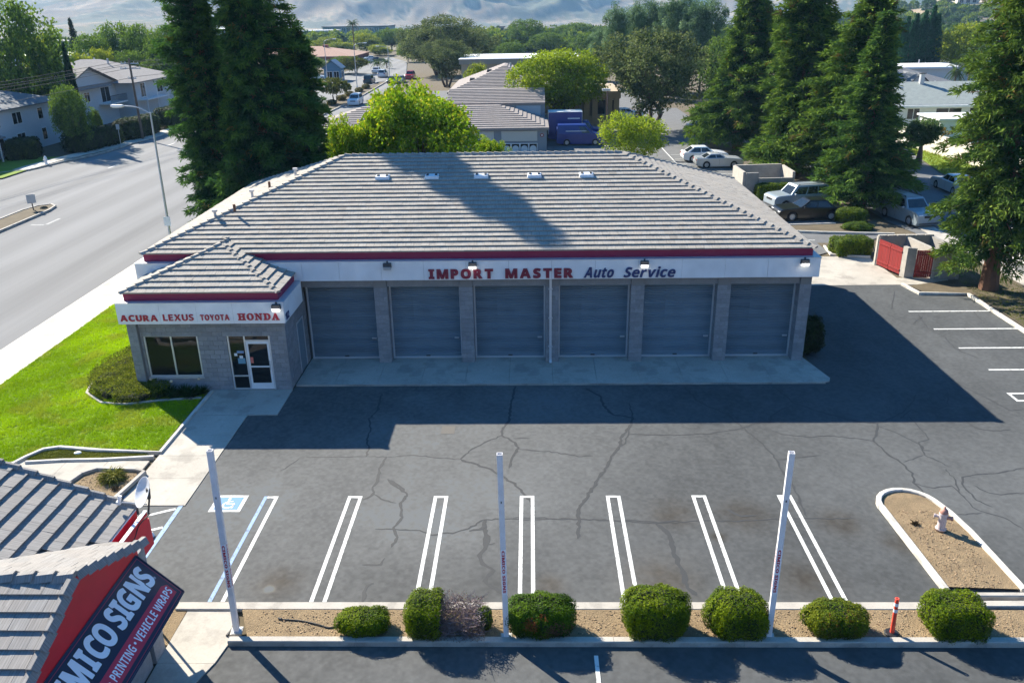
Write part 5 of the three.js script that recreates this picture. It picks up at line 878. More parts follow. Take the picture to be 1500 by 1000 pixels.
  for (const [x, z, lb] of [[-13.6, -22.95, 'small dark stone on bare soil in front of the strappy plant'], [10.75 + 0.55, -20.9, 'dark weed clump on the hydrant island soil']]) { const s = thing('soil_clump', lb, 'weed', [x, 0.07, z]); const q = new Leaves(); for (let i = 0; i < 90; i++) q.rleaf(rr(-0.08, 0.08), 0, rr(-0.08, 0.08), 0, 1, 0, 0.8, 0.12, 0.025, [0.05, 0.04, 0.025]); part('stems', q.geo(), M.leaf, s); part('root', new THREE.IcosahedronGeometry(0.05, 0), M.duff, s); }
  // low hedge round the office: street side and front, with the kerb at its foot
  const hb = thing('low_hedge', 'low clipped hedge wrapping the street corner of the office', 'hedge', [0, 0, 0]);
  const lh = new Leaves(), cg = new GB(); const path = [[-16.95, -38.5, 1.0], [-17.0, -36, 1.0], [-17.15, -34, 1.15], [-17.35, -32.4, 1.35], [-17.2, -31.2, 1.35], [-16.4, -30.35, 1.15], [-15.4, -30.1, 0.8]];
  for (const [x, z, w] of path) for (let q = 0; q < 1800 * w; q++) { const a = rr(0, 6.3), o = w * 0.9 * Math.sqrt(rnd()); lh.rleaf(x + Math.cos(a) * o, rnd() < 0.7 ? 0.48 - 0.1 * (o / w) ** 4 : rr(0.05, 0.45), z + Math.sin(a) * o, 0, 0.7, 0, 1, 0.07, 0.035, mixc([0.09, 0.13, 0.012], [0.3, 0.33, 0.035], rnd()), 0.35); }
  for (let i = 0; i < path.length - 1; i++) { const [x0, z0, w0] = path[i], [x1, z1, w1] = path[i + 1]; const L = Math.hypot(x1 - x0, z1 - z0), nx = (z1 - z0) / L, nz = -(x1 - x0) / L; cg.hexa([V(x0 - nx * w0 * 0.7, 0, z0 - nz * w0 * 0.85), V(x0 + nx * w0 * 0.85, 0, z0 + nz * w0 * 0.85), V(x1 + nx * w1 * 0.85, 0, z1 + nz * w1 * 0.85), V(x1 - nx * w1 * 0.85, 0, z1 - nz * w1 * 0.85)], [V(x0 - nx * w0 * 0.8, 0.2, z0 - nz * w0 * 0.8), V(x0 + nx * w0 * 0.8, 0.2, z0 + nz * w0 * 0.8), V(x1 + nx * w1 * 0.8, 0.2, z1 + nz * w1 * 0.8), V(x1 - nx * w1 * 0.8, 0.2, z1 - nz * w1 * 0.8)]);
    for (let q = 0; q < 2600 * L; q++) { const t = rnd(), w = lerp(w0, w1, t) * 0.95, side = rnd() < 0.35, o = side ? (rnd() < 0.5 ? -1 : 1) * w : rr(-w, w), y = side ? rr(0.03, 0.52) : 0.5 + 0.05 * Math.sin(x0 * 3 + t * 5 + o * 4) - 0.12 * Math.pow(Math.abs(o / w), 6); lh.rleaf(lerp(x0, x1, t) + nx * o, y, lerp(z0, z1, t) + nz * o, side ? nx * Math.sign(o) : 0, 0.7, side ? nz * Math.sign(o) : 0, 1, 0.07, 0.035, mixc([0.09, 0.13, 0.012], [0.3, 0.33, 0.035], rnd()), 0.35); } }
  part('foliage', lh.geo(), M.leaf, hb); cg.to('branches', coreMat, hb);
  const hk = structGroup('kerb'); kerb(hk, [[-18.55, -31.2], [-18.3, -30.3], [-17.2, -29.35], [-16.2, -29.2], [-14.8, -29.55], [-13.3, -29.75]], 0.12, 0, 0.08, M.kerb, 2.4);
  struct('bed_soil', sheet([[-18.4, -31.2], [-18.1, -30.2], [-17.1, -29.45], [-16.2, -29.3], [-14.8, -29.65], [-13.3, -29.85], [-13.3, -30.55], [-16, -30.55], [-16.1, -31.2]], 0.015), M.duff);
  for (let i = 0; i < 7; i++) { const s = thing('lily_plant', ['dark strappy lily clump at the foot of the office window, nearest the low hedge', 'second strappy lily clump from the hedge under the office window', 'third lily clump from the hedge under the office window', 'lily clump with a pale flower head under the office window mullion', 'lily clump under the office window, right before the walk side frame', 'outer lily clump beside the kerb under the office window', 'last strappy lily clump beside the concrete walk and office window'][i], 'plant', [-15.35 + i * 0.31, 0.02, -30.15 + (i % 2) * 0.28], rr(0, 6), 'strappy lilies under the office window'); const q = new Leaves(); for (let j = 0; j < 150; j++) { const a = rr(0, 6.3), e = rr(0.4, 1.3); q.leaf(rr(-0.06, 0.06), 0, rr(-0.06, 0.06), Math.cos(a) * Math.cos(e), Math.sin(e), Math.sin(a) * Math.cos(e), -Math.sin(a), 0, Math.cos(a), rr(0.3, 0.6), 0.04, 0.035 * rr(0.7, 1.4), 0.085 * rr(0.7, 1.3), 0.02); } part('leaves', q.geo(), M.leaf, s); if (i % 3 === 0) part('flower_head', new THREE.IcosahedronGeometry(0.06, 1).translate(0.05, 0.72, 0), S(0.5, 0.42, 0.3, 1), s); part('root', new THREE.SphereGeometry(0.05, 6, 4), M.duff, s); }
  shrub('dark_shrub', 'dark bushy shrub at the car park corner of the long building', 'shrub', [12.15, 0, -34.2], clippedGeo(0.62, 1.75, 0.75, { n: 4200, lump: 0.16, ex: 2.2, size: 0.12, c0: [0.012, 0.03, 0.008], c1: [0.04, 0.07, 0.015] }));
}
// ---------------------------------------------------------------- enclosures and hedges by the drive
seed(51);
const wallSeg = (gb, p, q, t, h, y0 = 0) => { const d = V(q[0] - p[0], 0, q[1] - p[1]).normalize(), n = V(d.z, 0, -d.x).multiplyScalar(t), a = V(p[0], y0, p[1]), b = V(q[0], y0, q[1]), lo = [a, b, b.clone().add(n), a.clone().add(n)]; return gb.hexa(lo, lo.map((v) => v.clone().setY(h))); };
const creamM = S(0.52, 0.48, 0.42, 0.9, { map: rep(grainT, 0.6) }), greyM = S(0.36, 0.34, 0.31, 0.92, { map: rep(grainT, 0.6) }), gateM = S(0.3, 0.016, 0.014, 0.6, { map: rep(streakT, 0.6) });
{
  const b = thing('trash_enclosure', 'grey block trash enclosure with red board gates beside the large street tree', 'enclosure');
  const A = [20.25, -47.6], B = [20.92, -44.9], C = [23.75, -44.45], D = [23.5, -47.7], at = (p, q, t) => [lerp(p[0], q[0], t), lerp(p[1], q[1], t)];
  wallSeg(new GB(), A, at(A, B, 0.1), 0.2, 1.74).to('pier', creamM, b); wallSeg(new GB(), at(A, B, 0.86), B, 0.2, 1.74).to('pier', creamM, b);
  wallSeg(new GB(), B, at(B, C, 0.17), 0.2, 1.72).to('wall', greyM, b); wallSeg(new GB(), at(B, C, 0.5), C, 0.2, 1.72).to('wall', greyM, b);
  wallSeg(new GB(), C, D, 0.2, 1.72).to('wall', greyM, b); wallSeg(new GB(), D, A, 0.2, 1.74).to('wall', creamM, b); wallSeg(new GB(), at(B, C, 0.55), at(A, D, 0.55), 0.18, 1.7).to('divider_wall', creamM, b);
  for (let i = 0; i < 6; i++) wallSeg(new GB(), at(D, A, i / 6 + 0.005), at(D, A, (i + 1) / 6 - 0.01), 0.2, 1.8 + 0.004 * (i % 2), 1.745).to('cap_block', creamM, b);
  const gate = (p, q, n, nm) => { const g = new THREE.Group(); g.name = nm; b.add(g); for (let i = 0; i < n; i++) wallSeg(new GB(), at(p, q, i / n + 0.004), at(p, q, (i + 1) / n - 0.008), 0.025 + 0.003 * (i % 3), 1.62 + rr(-0.01, 0.01), 0.1).to('board', gateM, g); for (const y of [0.3, 1.35]) wallSeg(new GB(), at(p, q, 0.01), at(p, q, 0.99), -0.04, y + 0.1, y).to('rail', gateM, g); };
  gate(at(A, B, 0.11), at(A, B, 0.48), 8, 'gate'); gate(at(A, B, 0.49), at(A, B, 0.855), 8, 'gate'); gate(at(B, C, 0.175), at(B, C, 0.495), 8, 'door');
  const e = thing('trash_enclosure', 'cream walled open enclosure behind the hedge near the silver parked cars', 'enclosure');
  const P4 = [[17.0, -69.4], [17.1, -66.3], [20.9, -66.6], [20.9, -69.8]]; wallSeg(new GB(), P4[0], P4[1], -0.2, 2.05).to('wall', creamM, e); wallSeg(new GB(), P4[3], P4[0], -0.2, 2.04).to('wall', creamM, e); wallSeg(new GB(), P4[1], [18.1, -66.4], -0.2, 2.0).to('wall', greyM, e); wallSeg(new GB(), [18.15, -66.4], P4[2], -0.2, 1.55).to('wall', greyM, e); wallSeg(new GB(), P4[2], P4[3], -0.2, 1.98).to('wall', creamM, e);
  const hb = (x, z, a, h, c, lb, o = {}) => shrub('box_hedge', lb, 'hedge', [x, 0, z], clippedGeo(a, h, c, { n: Math.round(2600 * a * (h + c)), size: 0.13, ex: 6, lump: 0.05, c0: [0.06, 0.12, 0.008], c1: [0.22, 0.28, 0.015], ...o }), o.turn || 0);
  hb(19.35, -65.6, 1.55, 1.25, 0.55, 'box clipped hedge in front of the cream walled enclosure');
  hb(19.7, -49.9, 1.15, 1.05, 0.75, 'box clipped hedge beside the red gates of the trash enclosure', { turn: 0.18 });
  hb(22.6, -57.9, 1.15, 1.0, 0.8, 'low rounded hedge at the rear of the black sedan', { ex: 3, turn: -0.3 });
  hb(22.3, -55.7, 1.1, 0.5, 0.7, 'low bright green ground shrub below the rounded hedge by the black sedan', { ex: 2.2, c1: [0.16, 0.24, 0.02], lump: 0.15 });
  hb(37.3, -90, 0.8, 2.0, 1.6, 'yellow green upright bushes against the pale wall across the street', { ex: 3, c1: [0.22, 0.26, 0.02], size: 0.2, lump: 0.2 });
}
// ---------------------------------------------------------------- vehicles
const plateM = S(0.75, 0.75, 0.72, 0.5), redLamp = P(0.35, 0.01, 0.01, 0.2), headM = P(0.8, 0.82, 0.85, 0.12, { clearcoat: 1 });
const paintM = (r, g, b, met = 0.3) => P(r, g, b, 0.34, { clearcoat: 0.45, clearcoatRoughness: 0.08, metalness: met, specularIntensity: 0.6 });
const wheelG = { tyre: new THREE.LatheGeometry([[0.2, -0.1], [0.31, -0.1], [0.33, -0.07], [0.335, 0], [0.33, 0.07], [0.31, 0.1], [0.2, 0.1]].map(([x, y]) => new THREE.Vector2(x, y)), 24).rotateX(Math.PI / 2), rim: (() => { const g = new GB(); g.tube(V(0, 0, 0.03), V(0, 0, 0.085), 0.06, 0.05, 10); for (let i = 0; i < 5; i++) { const a = i * 1.2566; g.bar(V(Math.cos(a) * 0.03, Math.sin(a) * 0.03, 0.07), V(Math.cos(a) * 0.205, Math.sin(a) * 0.205, 0.06), 0.03, 0.06, V(0, 0, 1)); } return mergeGeometries([g.geo(), new THREE.TorusGeometry(0.2, 0.022, 6, 24).translate(0, 0, 0.06), new THREE.CylinderGeometry(0.19, 0.19, 0.02, 20).rotateX(Math.PI / 2).translate(0, 0, -0.02)].map((q) => { const n = q.index ? q.toNonIndexed() : q; n.deleteAttribute('normal'); return n; })); })() };
// front towards +x; hb = height of the belt line, cabin given by its lower and upper ends
function vehicle(name, label, cat, pos, turn, o, group) {
  const { L = 4.6, W = 1.8, H = 1.45, belt = 0.92, hood = 0.86, tail = 0.95, lo = [-0.34, 0.2], hi = [-0.2, 0.04], mat, wheel = 0.335, wb = 0.29, lowDetail = false, deck = 0 } = o;
  const v = thing(name, label, cat, pos, turn, group), s = new THREE.Shape(), l = L / 2, bx = [-wb * L, wb * L * 1.03], wr = wheel * 1.16, bot = 0.2;
  s.moveTo(-l + 0.06, bot + 0.12); for (const x of bx) { s.lineTo(x - wr, bot); s.absarc(x, wheel, wr, Math.PI + Math.asin((wheel - bot) / wr) * 0, 0, true); s.lineTo(x + wr, bot); }
  s.lineTo(l - 0.12, bot + 0.02); s.lineTo(l - 0.02, 0.42); s.lineTo(l - 0.04, hood - 0.2); s.quadraticCurveTo(l - 0.1, hood - 0.08, l - 0.35, hood - 0.03); s.lineTo(hi[1] * L + (lo[1] - hi[1]) * L, belt + 0.01); s.lineTo(lo[0] * L, belt); s.quadraticCurveTo(-l + 0.15, tail, -l + 0.06, tail - 0.06); s.lineTo(-l, 0.55); s.closePath();
  const bg = new THREE.ExtrudeGeometry(s, { depth: W - 0.16, bevelEnabled: true, bevelSize: 0.05, bevelThickness: 0.08, bevelSegments: lowDetail ? 1 : 3, curveSegments: 8 }).translate(0, 0, -(W - 0.16) / 2);
  part('body', bg, mat, v);
  // cabin frustum with rounded roof
  const wl = W / 2 - 0.07, wh = W / 2 - 0.26, rings = [[belt - 0.02, lo[0] * L, lo[1] * L, wl], [lerp(belt, H, 0.86), lerp(lo[0], hi[0], 0.88) * L, lerp(lo[1], hi[1], 0.88) * L, lerp(wl, wh, 0.86)], [H - 0.02, hi[0] * L, hi[1] * L, wh - 0.03], [H, hi[0] * L + 0.22, hi[1] * L - 0.22, wh - 0.2]];
  const q = rings.map(([y, a, b, w]) => [V(a, y, w), V(b, y, w), V(b, y, -w), V(a, y, -w)]), cab = new GB();
  for (let i = 0; i < 3; i++) for (let j = 0; j < 4; j++) { const k = (j + 1) % 4; cab.face([q[i][j], q[i][k], q[i + 1][k], q[i + 1][j]]); } cab.face(q[3]); cab.to('cabin', mat, v);
  const gl = (nm, j, u0, u1, v0 = 0.1, v1 = 0.94) => { const k = (j + 1) % 4; plate(new GB(), [q[0][j], q[0][k], q[1][k], q[1][j]], u0, u1, v0, v1, 0.004).to(nm, M.carGlass, v); };
  gl('windscreen', 1, 0.06, 0.94); gl('rear_window', 3, 0.08, 0.92);
  for (const j of [0, 2]) { const f = (u) => (j === 0 ? u : 1 - u), seg = o.glass || [[0.1, 0.5], [0.535, 0.9]]; for (const [a, b] of seg) gl('side_window', j, Math.min(f(a), f(b)), Math.max(f(a), f(b))); }
  for (const x of bx) for (const z of [1, -1]) { const w = new THREE.Group(); w.name = 'wheel'; w.position.set(x, wheel, z * (W / 2 - 0.12)); w.scale.set(wheel / 0.335, wheel / 0.335, z); v.add(w); part('tyre', wheelG.tyre, M.tyre, w); part('rim', wheelG.rim, M.alu, w); }
  for (const z of [1, -1]) {
    part('headlight', new RoundedBoxGeometry(0.28, 0.13, 0.36, 2, 0.05).translate(l - 0.13, hood - 0.19, z * (W / 2 - 0.25)), headM, v);
    part('tail_light', new RoundedBoxGeometry(0.14, 0.17, 0.32, 2, 0.04).translate(-l + 0.03, Math.min(tail, belt + 0.1) - 0.2, z * (W / 2 - 0.22)), redLamp, v);
    if (!lowDetail) { part('mirror', new RoundedBoxGeometry(0.14, 0.13, 0.2, 2, 0.04).translate(lo[1] * L - 0.35, belt + 0.08, z * (W / 2 + 0.06)), mat, v);
      for (const dx of o.doors || [-0.02]) new GB().box(dx * L - 0.006, dx * L + 0.006, 0.34, belt - 0.04, z > 0 ? W / 2 - 0.003 : -W / 2 - 0.0015, z > 0 ? W / 2 + 0.0015 : -W / 2 + 0.003).to('door_gap', M.black, v); }
  }
  new GB().box(l - 0.07, l + 0.02, hood - 0.36, hood - 0.2, -0.42, 0.42).to('grille', M.black, v); new GB().box(l - 0.05, l + 0.025, 0.42, 0.53, -0.25, 0.25).to('licence_plate', plateM, v); new GB().box(-l - 0.015, -l + 0.03, 0.6, 0.71, -0.25, 0.25).to('licence_plate', plateM, v);
  new GB().box(l - 0.2, l - 0.0, 0.26, 0.36, -W / 2 + 0.2, W / 2 - 0.2).box(-l + 0.0, -l + 0.1, 0.28, 0.42, -W / 2 + 0.15, W / 2 - 0.15).to('bumper', lowDetail ? mat : M.dark, v);
  if (o.rails) for (const z of [1, -1]) new GB().bar(V(hi[0] * L + 0.2, H + 0.05, z * (wh - 0.06)), V(hi[1] * L - 0.15, H + 0.05, z * (wh - 0.06)), 0.035).box(hi[0] * L + 0.2, hi[0] * L + 0.26, H - 0.04, H + 0.05, z * (wh - 0.06) - 0.02, z * (wh - 0.06) + 0.02).box(hi[1] * L - 0.21, hi[1] * L - 0.15, H - 0.04, H + 0.05, z * (wh - 0.06) - 0.02, z * (wh - 0.06) + 0.02).to('roof_rail', M.dark, v);
  if (o.extra) o.extra(v);
  return v;
}
const SEDAN = { L: 4.75, W: 1.82, H: 1.45 }, SUV = { L: 4.6, W: 1.85, H: 1.78, belt: 1.08, hood: 1.06, tail: 1.1, lo: [-0.478, 0.23], hi: [-0.43, 0.1], wheel: 0.36, rails: true, glass: [[0.05, 0.3], [0.33, 0.6], [0.63, 0.92]], doors: [-0.03, -0.2] };
const CP = 'cars parked by the drive and street';
vehicle('parked_suv', 'silver grey suv with roof rails parked between box hedge and black sedan', 'suv', [20.3, 0, -62.9], Math.PI + 0.2, { ...SUV, mat: paintM(0.32, 0.37, 0.41, 0.2) }, CP);
vehicle('parked_sedan', 'glossy black sedan parked nose to the drive beside the silver grey suv', 'sedan', [19.95, 0, -59.2], Math.PI + 0.06, { ...SEDAN, lo: [-0.36, 0.2], hi: [-0.22, 0.03], doors: [-0.0, -0.2], mat: paintM(0.004, 0.0045, 0.006, 0) }, CP);
vehicle('parked_suv', 'pale blue silver suv parked at the street kerb facing the photographer', 'suv', [26.75, -0.03, -58.4], -1.36, { ...SUV, L: 4.7, mat: paintM(0.3, 0.36, 0.4, 0.3) }, CP);
vehicle('parked_sedan', 'pale car at the street kerb right behind the pale blue suv', 'sedan', [26.3, -0.03, -65.0], -1.45, { ...SEDAN, mat: paintM(0.5, 0.55, 0.6, 0.2) }, CP);
vehicle('parked_sedan', 'silver coupe in the rear car park, nearer of the pale pair', 'coupe', [17.95, 0, -80.2], 0.02, { ...SEDAN, L: 4.4, H: 1.34, lo: [-0.36, 0.18], hi: [-0.2, -0.02], mat: paintM(0.55, 0.57, 0.58, 0.4) }, CP);
vehicle('parked_sedan', 'white hatchback in the rear car park, behind the silver coupe', 'hatchback', [17.3, 0, -83.7], 0.02, { ...SEDAN, L: 4.4, H: 1.46, lo: [-0.44, 0.2], hi: [-0.26, 0.02], mat: paintM(0.72, 0.74, 0.76, 0) }, CP);
vehicle('parked_suv', 'white suv partly hidden under the large street tree', 'suv', [29.6, -0.03, -47.2], -1.5, { ...SUV, mat: paintM(0.62, 0.62, 0.6, 0) }, CP);
vehicle('parked_sedan', 'white car across the side street beyond the large street tree', 'sedan', [34.6, -0.03, -68], 1.6, { ...SEDAN, mat: paintM(0.66, 0.67, 0.68, 0) }, CP);
vehicle('parked_sedan', 'white car beyond the rear car park by the tan pillars', 'sedan', [13.2, 0, -118], 0.3, { ...SEDAN, mat: paintM(0.62, 0.66, 0.68, 0), lowDetail: true }, CP);
vehicle('parked_sedan', 'blue car in deep shade under the dark oak', 'sedan', [20.4, 0.04, -103], 1.7, { ...SEDAN, mat: paintM(0.05, 0.14, 0.26, 0.2), lowDetail: true }, CP);
const blueP = P(0.003, 0.03, 0.21, 0.4, { clearcoat: 0.4, clearcoatRoughness: 0.15 });
vehicle('panel_van', 'deep blue high roofed panel van parked beside the tiled building', 'van', [5.65, 0, -95.2], 0, { L: 5.4, W: 2.0, H: 2.25, belt: 1.3, hood: 1.15, tail: 1.9, lo: [-0.485, 0.26], hi: [-0.47, 0.1], wheel: 0.36, glass: [[0.7, 0.93]], doors: [0.05], mat: blueP, extra: (v) => { new GB().box(-1.7, 0.6, 1.55, 1.62, 0.86, 0.905).to('lettering_stripe', M.white, v); new GB().box(-2.4, 0.9, 0.72, 0.78, 0.9, 0.915).to('side_stripe', M.white, v); } });
{
  const t = vehicle('box_truck', 'deep blue box truck standing behind the blue panel van', 'truck', [5.4, 0, -98.8], 0, { L: 6.6, W: 2.1, H: 2.2, belt: 1.35, hood: 1.25, tail: 1.0, lo: [0.1, 0.3], hi: [0.11, 0.2], wheel: 0.42, glass: [[0.15, 0.85]], mat: blueP });
  new GB().box(-3.3, 0.55, 0.85, 3.25, -1.15, 1.15).to('cargo_box', blueP, t); new GB().box(-3.32, 0.57, 3.25, 3.31, -1.17, 1.17).to('box_roof', M.white, t); for (const x of [-3.3, 0.55]) new GB().box(x - 0.03, x + 0.03, 0.85, 3.25, 1.12, 1.18).to('corner_post', M.galv, t); new GB().box(-1.1, 0.3, 2.5, 2.62, 1.15, 1.156).to('lettering_stripe', M.white, t);
}
{ // traffic on the far road
  const list = [['sedan', 'teal sedan emerging from behind the big roadside redwoods', 432, 143, [0.03, 0.16, 0.2], 1], ['suv', 'dark green suv further up the road behind the teal sedan', 447, 130, [0.03, 0.06, 0.05], 1], ['suv', 'dark suv alone in the mid road beyond the round median tree', 541, 121, [0.02, 0.035, 0.035], 1], ['sedan', 'white sedan far up the road, first of the white pair', 552, 106, [0.75, 0.76, 0.78], 1], ['suv', 'white suv far up the road, nearer of the white pair', 561, 112, [0.7, 0.71, 0.72], 1], ['suv', 'white pickup like suv by the planted median', 521, 152, [0.75, 0.76, 0.78], -1], ['sedan', 'dark sedan at the queue by the big oaks', 575, 121, [0.03, 0.04, 0.05], -1], ['sedan', 'grey sedan at the queue nearest the big oaks', 586, 120, [0.2, 0.22, 0.24], -1], ['suv', 'red suv by the foot of the big oaks', 601, 115, [0.35, 0.02, 0.03], -1], ['sedan', 'white car parked by the blue kiosk', 463, 116, [0.75, 0.77, 0.8], 0], ['sedan', 'silver car parked beyond the white car by the blue kiosk', 449, 113, [0.5, 0.52, 0.55], 0], ['sedan', 'grey car under the palm in the restaurant car park', 535, 92, [0.3, 0.35, 0.4], 0], ['sedan', 'white car in the restaurant car park', 545, 88, [0.75, 0.76, 0.76], 0], ['sedan', 'dark car at the far edge of the restaurant car park', 553, 90, [0.06, 0.07, 0.08], 0]];
  for (const [k, lb, px, py, c, dir] of list) { const p = G(px, py); vehicle(k === 'suv' ? 'road_suv' : 'road_car', lb, k === 'suv' ? 'suv' : 'car', [p.x, -0.12, p.z], dir === 0 ? 0.2 : dir * Math.PI / 2, { ...(k === 'suv' ? SUV : SEDAN), rails: false, mat: paintM(...c, 0), lowDetail: true }, 'cars on the far road and its car parks'); }
}
// ---------------------------------------------------------------- lamps, poles, wires, small street things
{
  const lampPost = (lb, x, z, h, arm, dir, r = 0.09, m = M.galv, y = 0) => { const t = thing('street_lamp', lb, 'street lamp', [x, y, z]); part('pole', new GB().tube(V(0, 0, 0), V(0, h, 0), r, r * 0.55, 10).geo(), m, t); part('base', new GB().tube(V(0, 0, 0), V(0, 0.25, 0), r * 1.7, r * 1.5, 10).geo(), m, t);
    const pts = [V(0, h - 0.05, 0), V(dir * arm * 0.4, h + 0.3, 0), V(dir * arm, h + 0.42, 0)]; part('arm', new THREE.TubeGeometry(new THREE.CatmullRomCurve3(pts), 12, r * 0.4, 8), m, t); part('luminaire', new RoundedBoxGeometry(0.75, 0.16, 0.3, 3, 0.07).translate(dir * (arm + 0.25), h + 0.4, 0), M.white, t); part('lens', new GB().box(dir * arm + (dir > 0 ? 0.1 : -0.5), dir * arm + (dir > 0 ? 0.5 : -0.1), h + 0.29, h + 0.33, -0.1, 0.1).geo(), M.galv, t); return t; };
  const sl = lampPost('tall grey street lamp with curved arm before the big roadside redwoods', -23.55, -52.2, 8.75, 1.75, -1); new GB().box(-0.22, 0.22, 1.65, 2.25, 0.1, 0.106).to('sign_plate', M.white, sl); sl.rotation.z = -0.012;
  for (const [px, py, pt, d, lb] of [[480, 122, 60, 1, 'thin street lamp standing beside the blue kiosk'], [523, 128, 66, 1, 'thin street lamp beyond the round median tree'], [571, 118, 70, -1, 'thin street lamp beside the big oaks']]) { const p = G(px, py), t = AT(px, pt, p.z); lampPost(lb, p.x, p.z, t.y, 2, d, 0.1); }
  const bl = thing('lot_lamp', 'brown car park lamp post with square head by the blue vans', 'lamp post', [8.1, 0, -89.9]); const brown = S(0.12, 0.07, 0.06, 0.6); part('pole', box(-0.06, 0.06, 0, 6.3, -0.06, 0.06).geo(), brown, bl); part('base', new GB().tube(V(0, 0, 0), V(0, 0.6, 0), 0.25, 0.25, 12).geo(), M.concrete, bl); part('head', new RoundedBoxGeometry(0.85, 0.22, 0.4, 2, 0.03).translate(-0.15, 6.35, 0), M.galv, bl);
  const up = thing('utility_pole', 'wooden utility pole with two crossarms behind the street hedges', 'utility pole', [-48.2, 0, -104]); part('pole', new GB().tube(V(0, 0, 0), V(0, 9.5, 0), 0.16, 0.11, 10).geo(), M.wood, up);
  const dirA = V(0.95, 0, 0.3).normalize(); for (const [y, w] of [[8.9, 1.3], [8.35, 1.5], [7.2, 0.6]]) { part('crossarm', new GB().bar(dirA.clone().multiplyScalar(-w).setY(y), dirA.clone().multiplyScalar(w).setY(y), 0.1, 0.12).geo(), M.galv, up); for (const s of [-0.95, -0.5, 0.5, 0.95]) part('insulator', new GB().tube(dirA.clone().multiplyScalar(w * s).setY(y + 0.05), dirA.clone().multiplyScalar(w * s).setY(y + 0.22), 0.045, 0.03, 6).geo(), M.white, up); }
  [[8.9, -0.95, 'topmost'], [8.9, 0.95, 'second'], [8.35, -0.95, 'third'], [8.35, 0.95, 'fourth'], [7.2, 0.5, 'lowest']].forEach(([y, s, w], i) => { const a = V(-48.2, y + 0.2, -104).addScaledVector(dirA, 1.35 * s), ends = [V(-56.5, y - 0.1, -56).addScaledVector(dirA, 1.35 * s), V(-47, y + 0.3, -160).addScaledVector(dirA, 1.35 * s)]; const t = thing('power_line', w + ' overhead wire on the wooden utility pole', 'wire'); for (const e of ends) { const m = a.clone().lerp(e, 0.5); m.y -= 0.7; part('wire', new THREE.TubeGeometry(new THREE.CatmullRomCurve3([a, m, e]), 24, 0.022, 4), M.dark, t); } });
  const fh = thing('fire_hydrant', 'pale fire hydrant on the far side grass across the wide road', 'fire hydrant', [-50.6, -0.05, -86.2]); part('barrel', new THREE.LatheGeometry([[0, 0], [0.2, 0], [0.2, 0.08], [0.14, 0.1], [0.14, 0.62], [0.17, 0.65], [0.1, 0.85], [0.04, 0.92], [0, 0.93]].map(([x, y]) => new THREE.Vector2(x, y)), 16), M.white, fh); part('outlet', new GB().tube(V(-0.25, 0.5, 0), V(0.25, 0.5, 0), 0.07, 0.07, 10).geo(), M.galv, fh);
  const ms = thing('road_sign', 'small road sign seen from behind on the nose of the road median', 'road sign', [-39.8, 0, -64.6], 0.5); part('post', box(-0.04, 0.04, 0, 0.95, -0.04, 0.04).geo(), M.wood, ms); part('plate', box(-0.32, 0.32, 0.55, 1.25, 0.05, 0.06).geo(), M.galv, ms);
  const rk = thing('rock', 'dark round rock on the nose of the road median', 'rock', [-39.3, 0, -65.2]); part('stone', new THREE.IcosahedronGeometry(0.3, 2).scale(1, 0.7, 1), M.duff, rk);
  const ss = thing('street_sign', 'thin street sign post in front of the dark street hedge', 'street sign', [-47.9, 0, -97.5]); part('post', new GB().tube(V(0, 0, 0), V(0, 2.6, 0), 0.03, 0.03, 6).geo(), M.galv, ss); part('plate', box(-0.2, 0.2, 2.0, 2.6, 0.035, 0.04).geo(), M.galv, ss);
}
// ---------------------------------------------------------------- buildings of the neighbourhood
const MB = { paleBlue: S(0.56, 0.6, 0.64, 0.85), grey: S(0.52, 0.53, 0.54, 0.85), tan: S(0.42, 0.33, 0.22, 0.9), cream: S(0.6, 0.56, 0.48, 0.9), whiteW: S(0.72, 0.72, 0.7, 0.8), slate: S(0.2, 0.21, 0.225, 0.9, { map: rep(grainT, 0.5) }), shingle: S(0.31, 0.29, 0.28, 0.95, { map: rep(grainT, 0.5) }), greenRoof: S(0.36, 0.4, 0.37, 0.95, { map: rep(grainT, 0.4) }), redRoof: S(0.45, 0.27, 0.2, 0.95, { map: rep(grainT, 0.4) }), tileFar: S(0.38, 0.33, 0.3, 0.95, { map: rep(grainT, 0.4) }), frame: S(0.75, 0.75, 0.74, 0.5), blueSiding: S(0.1, 0.22, 0.33, 0.8), greySiding: S(0.26, 0.28, 0.3, 0.85), brick: S(0.35, 0.1, 0.08, 0.85) };
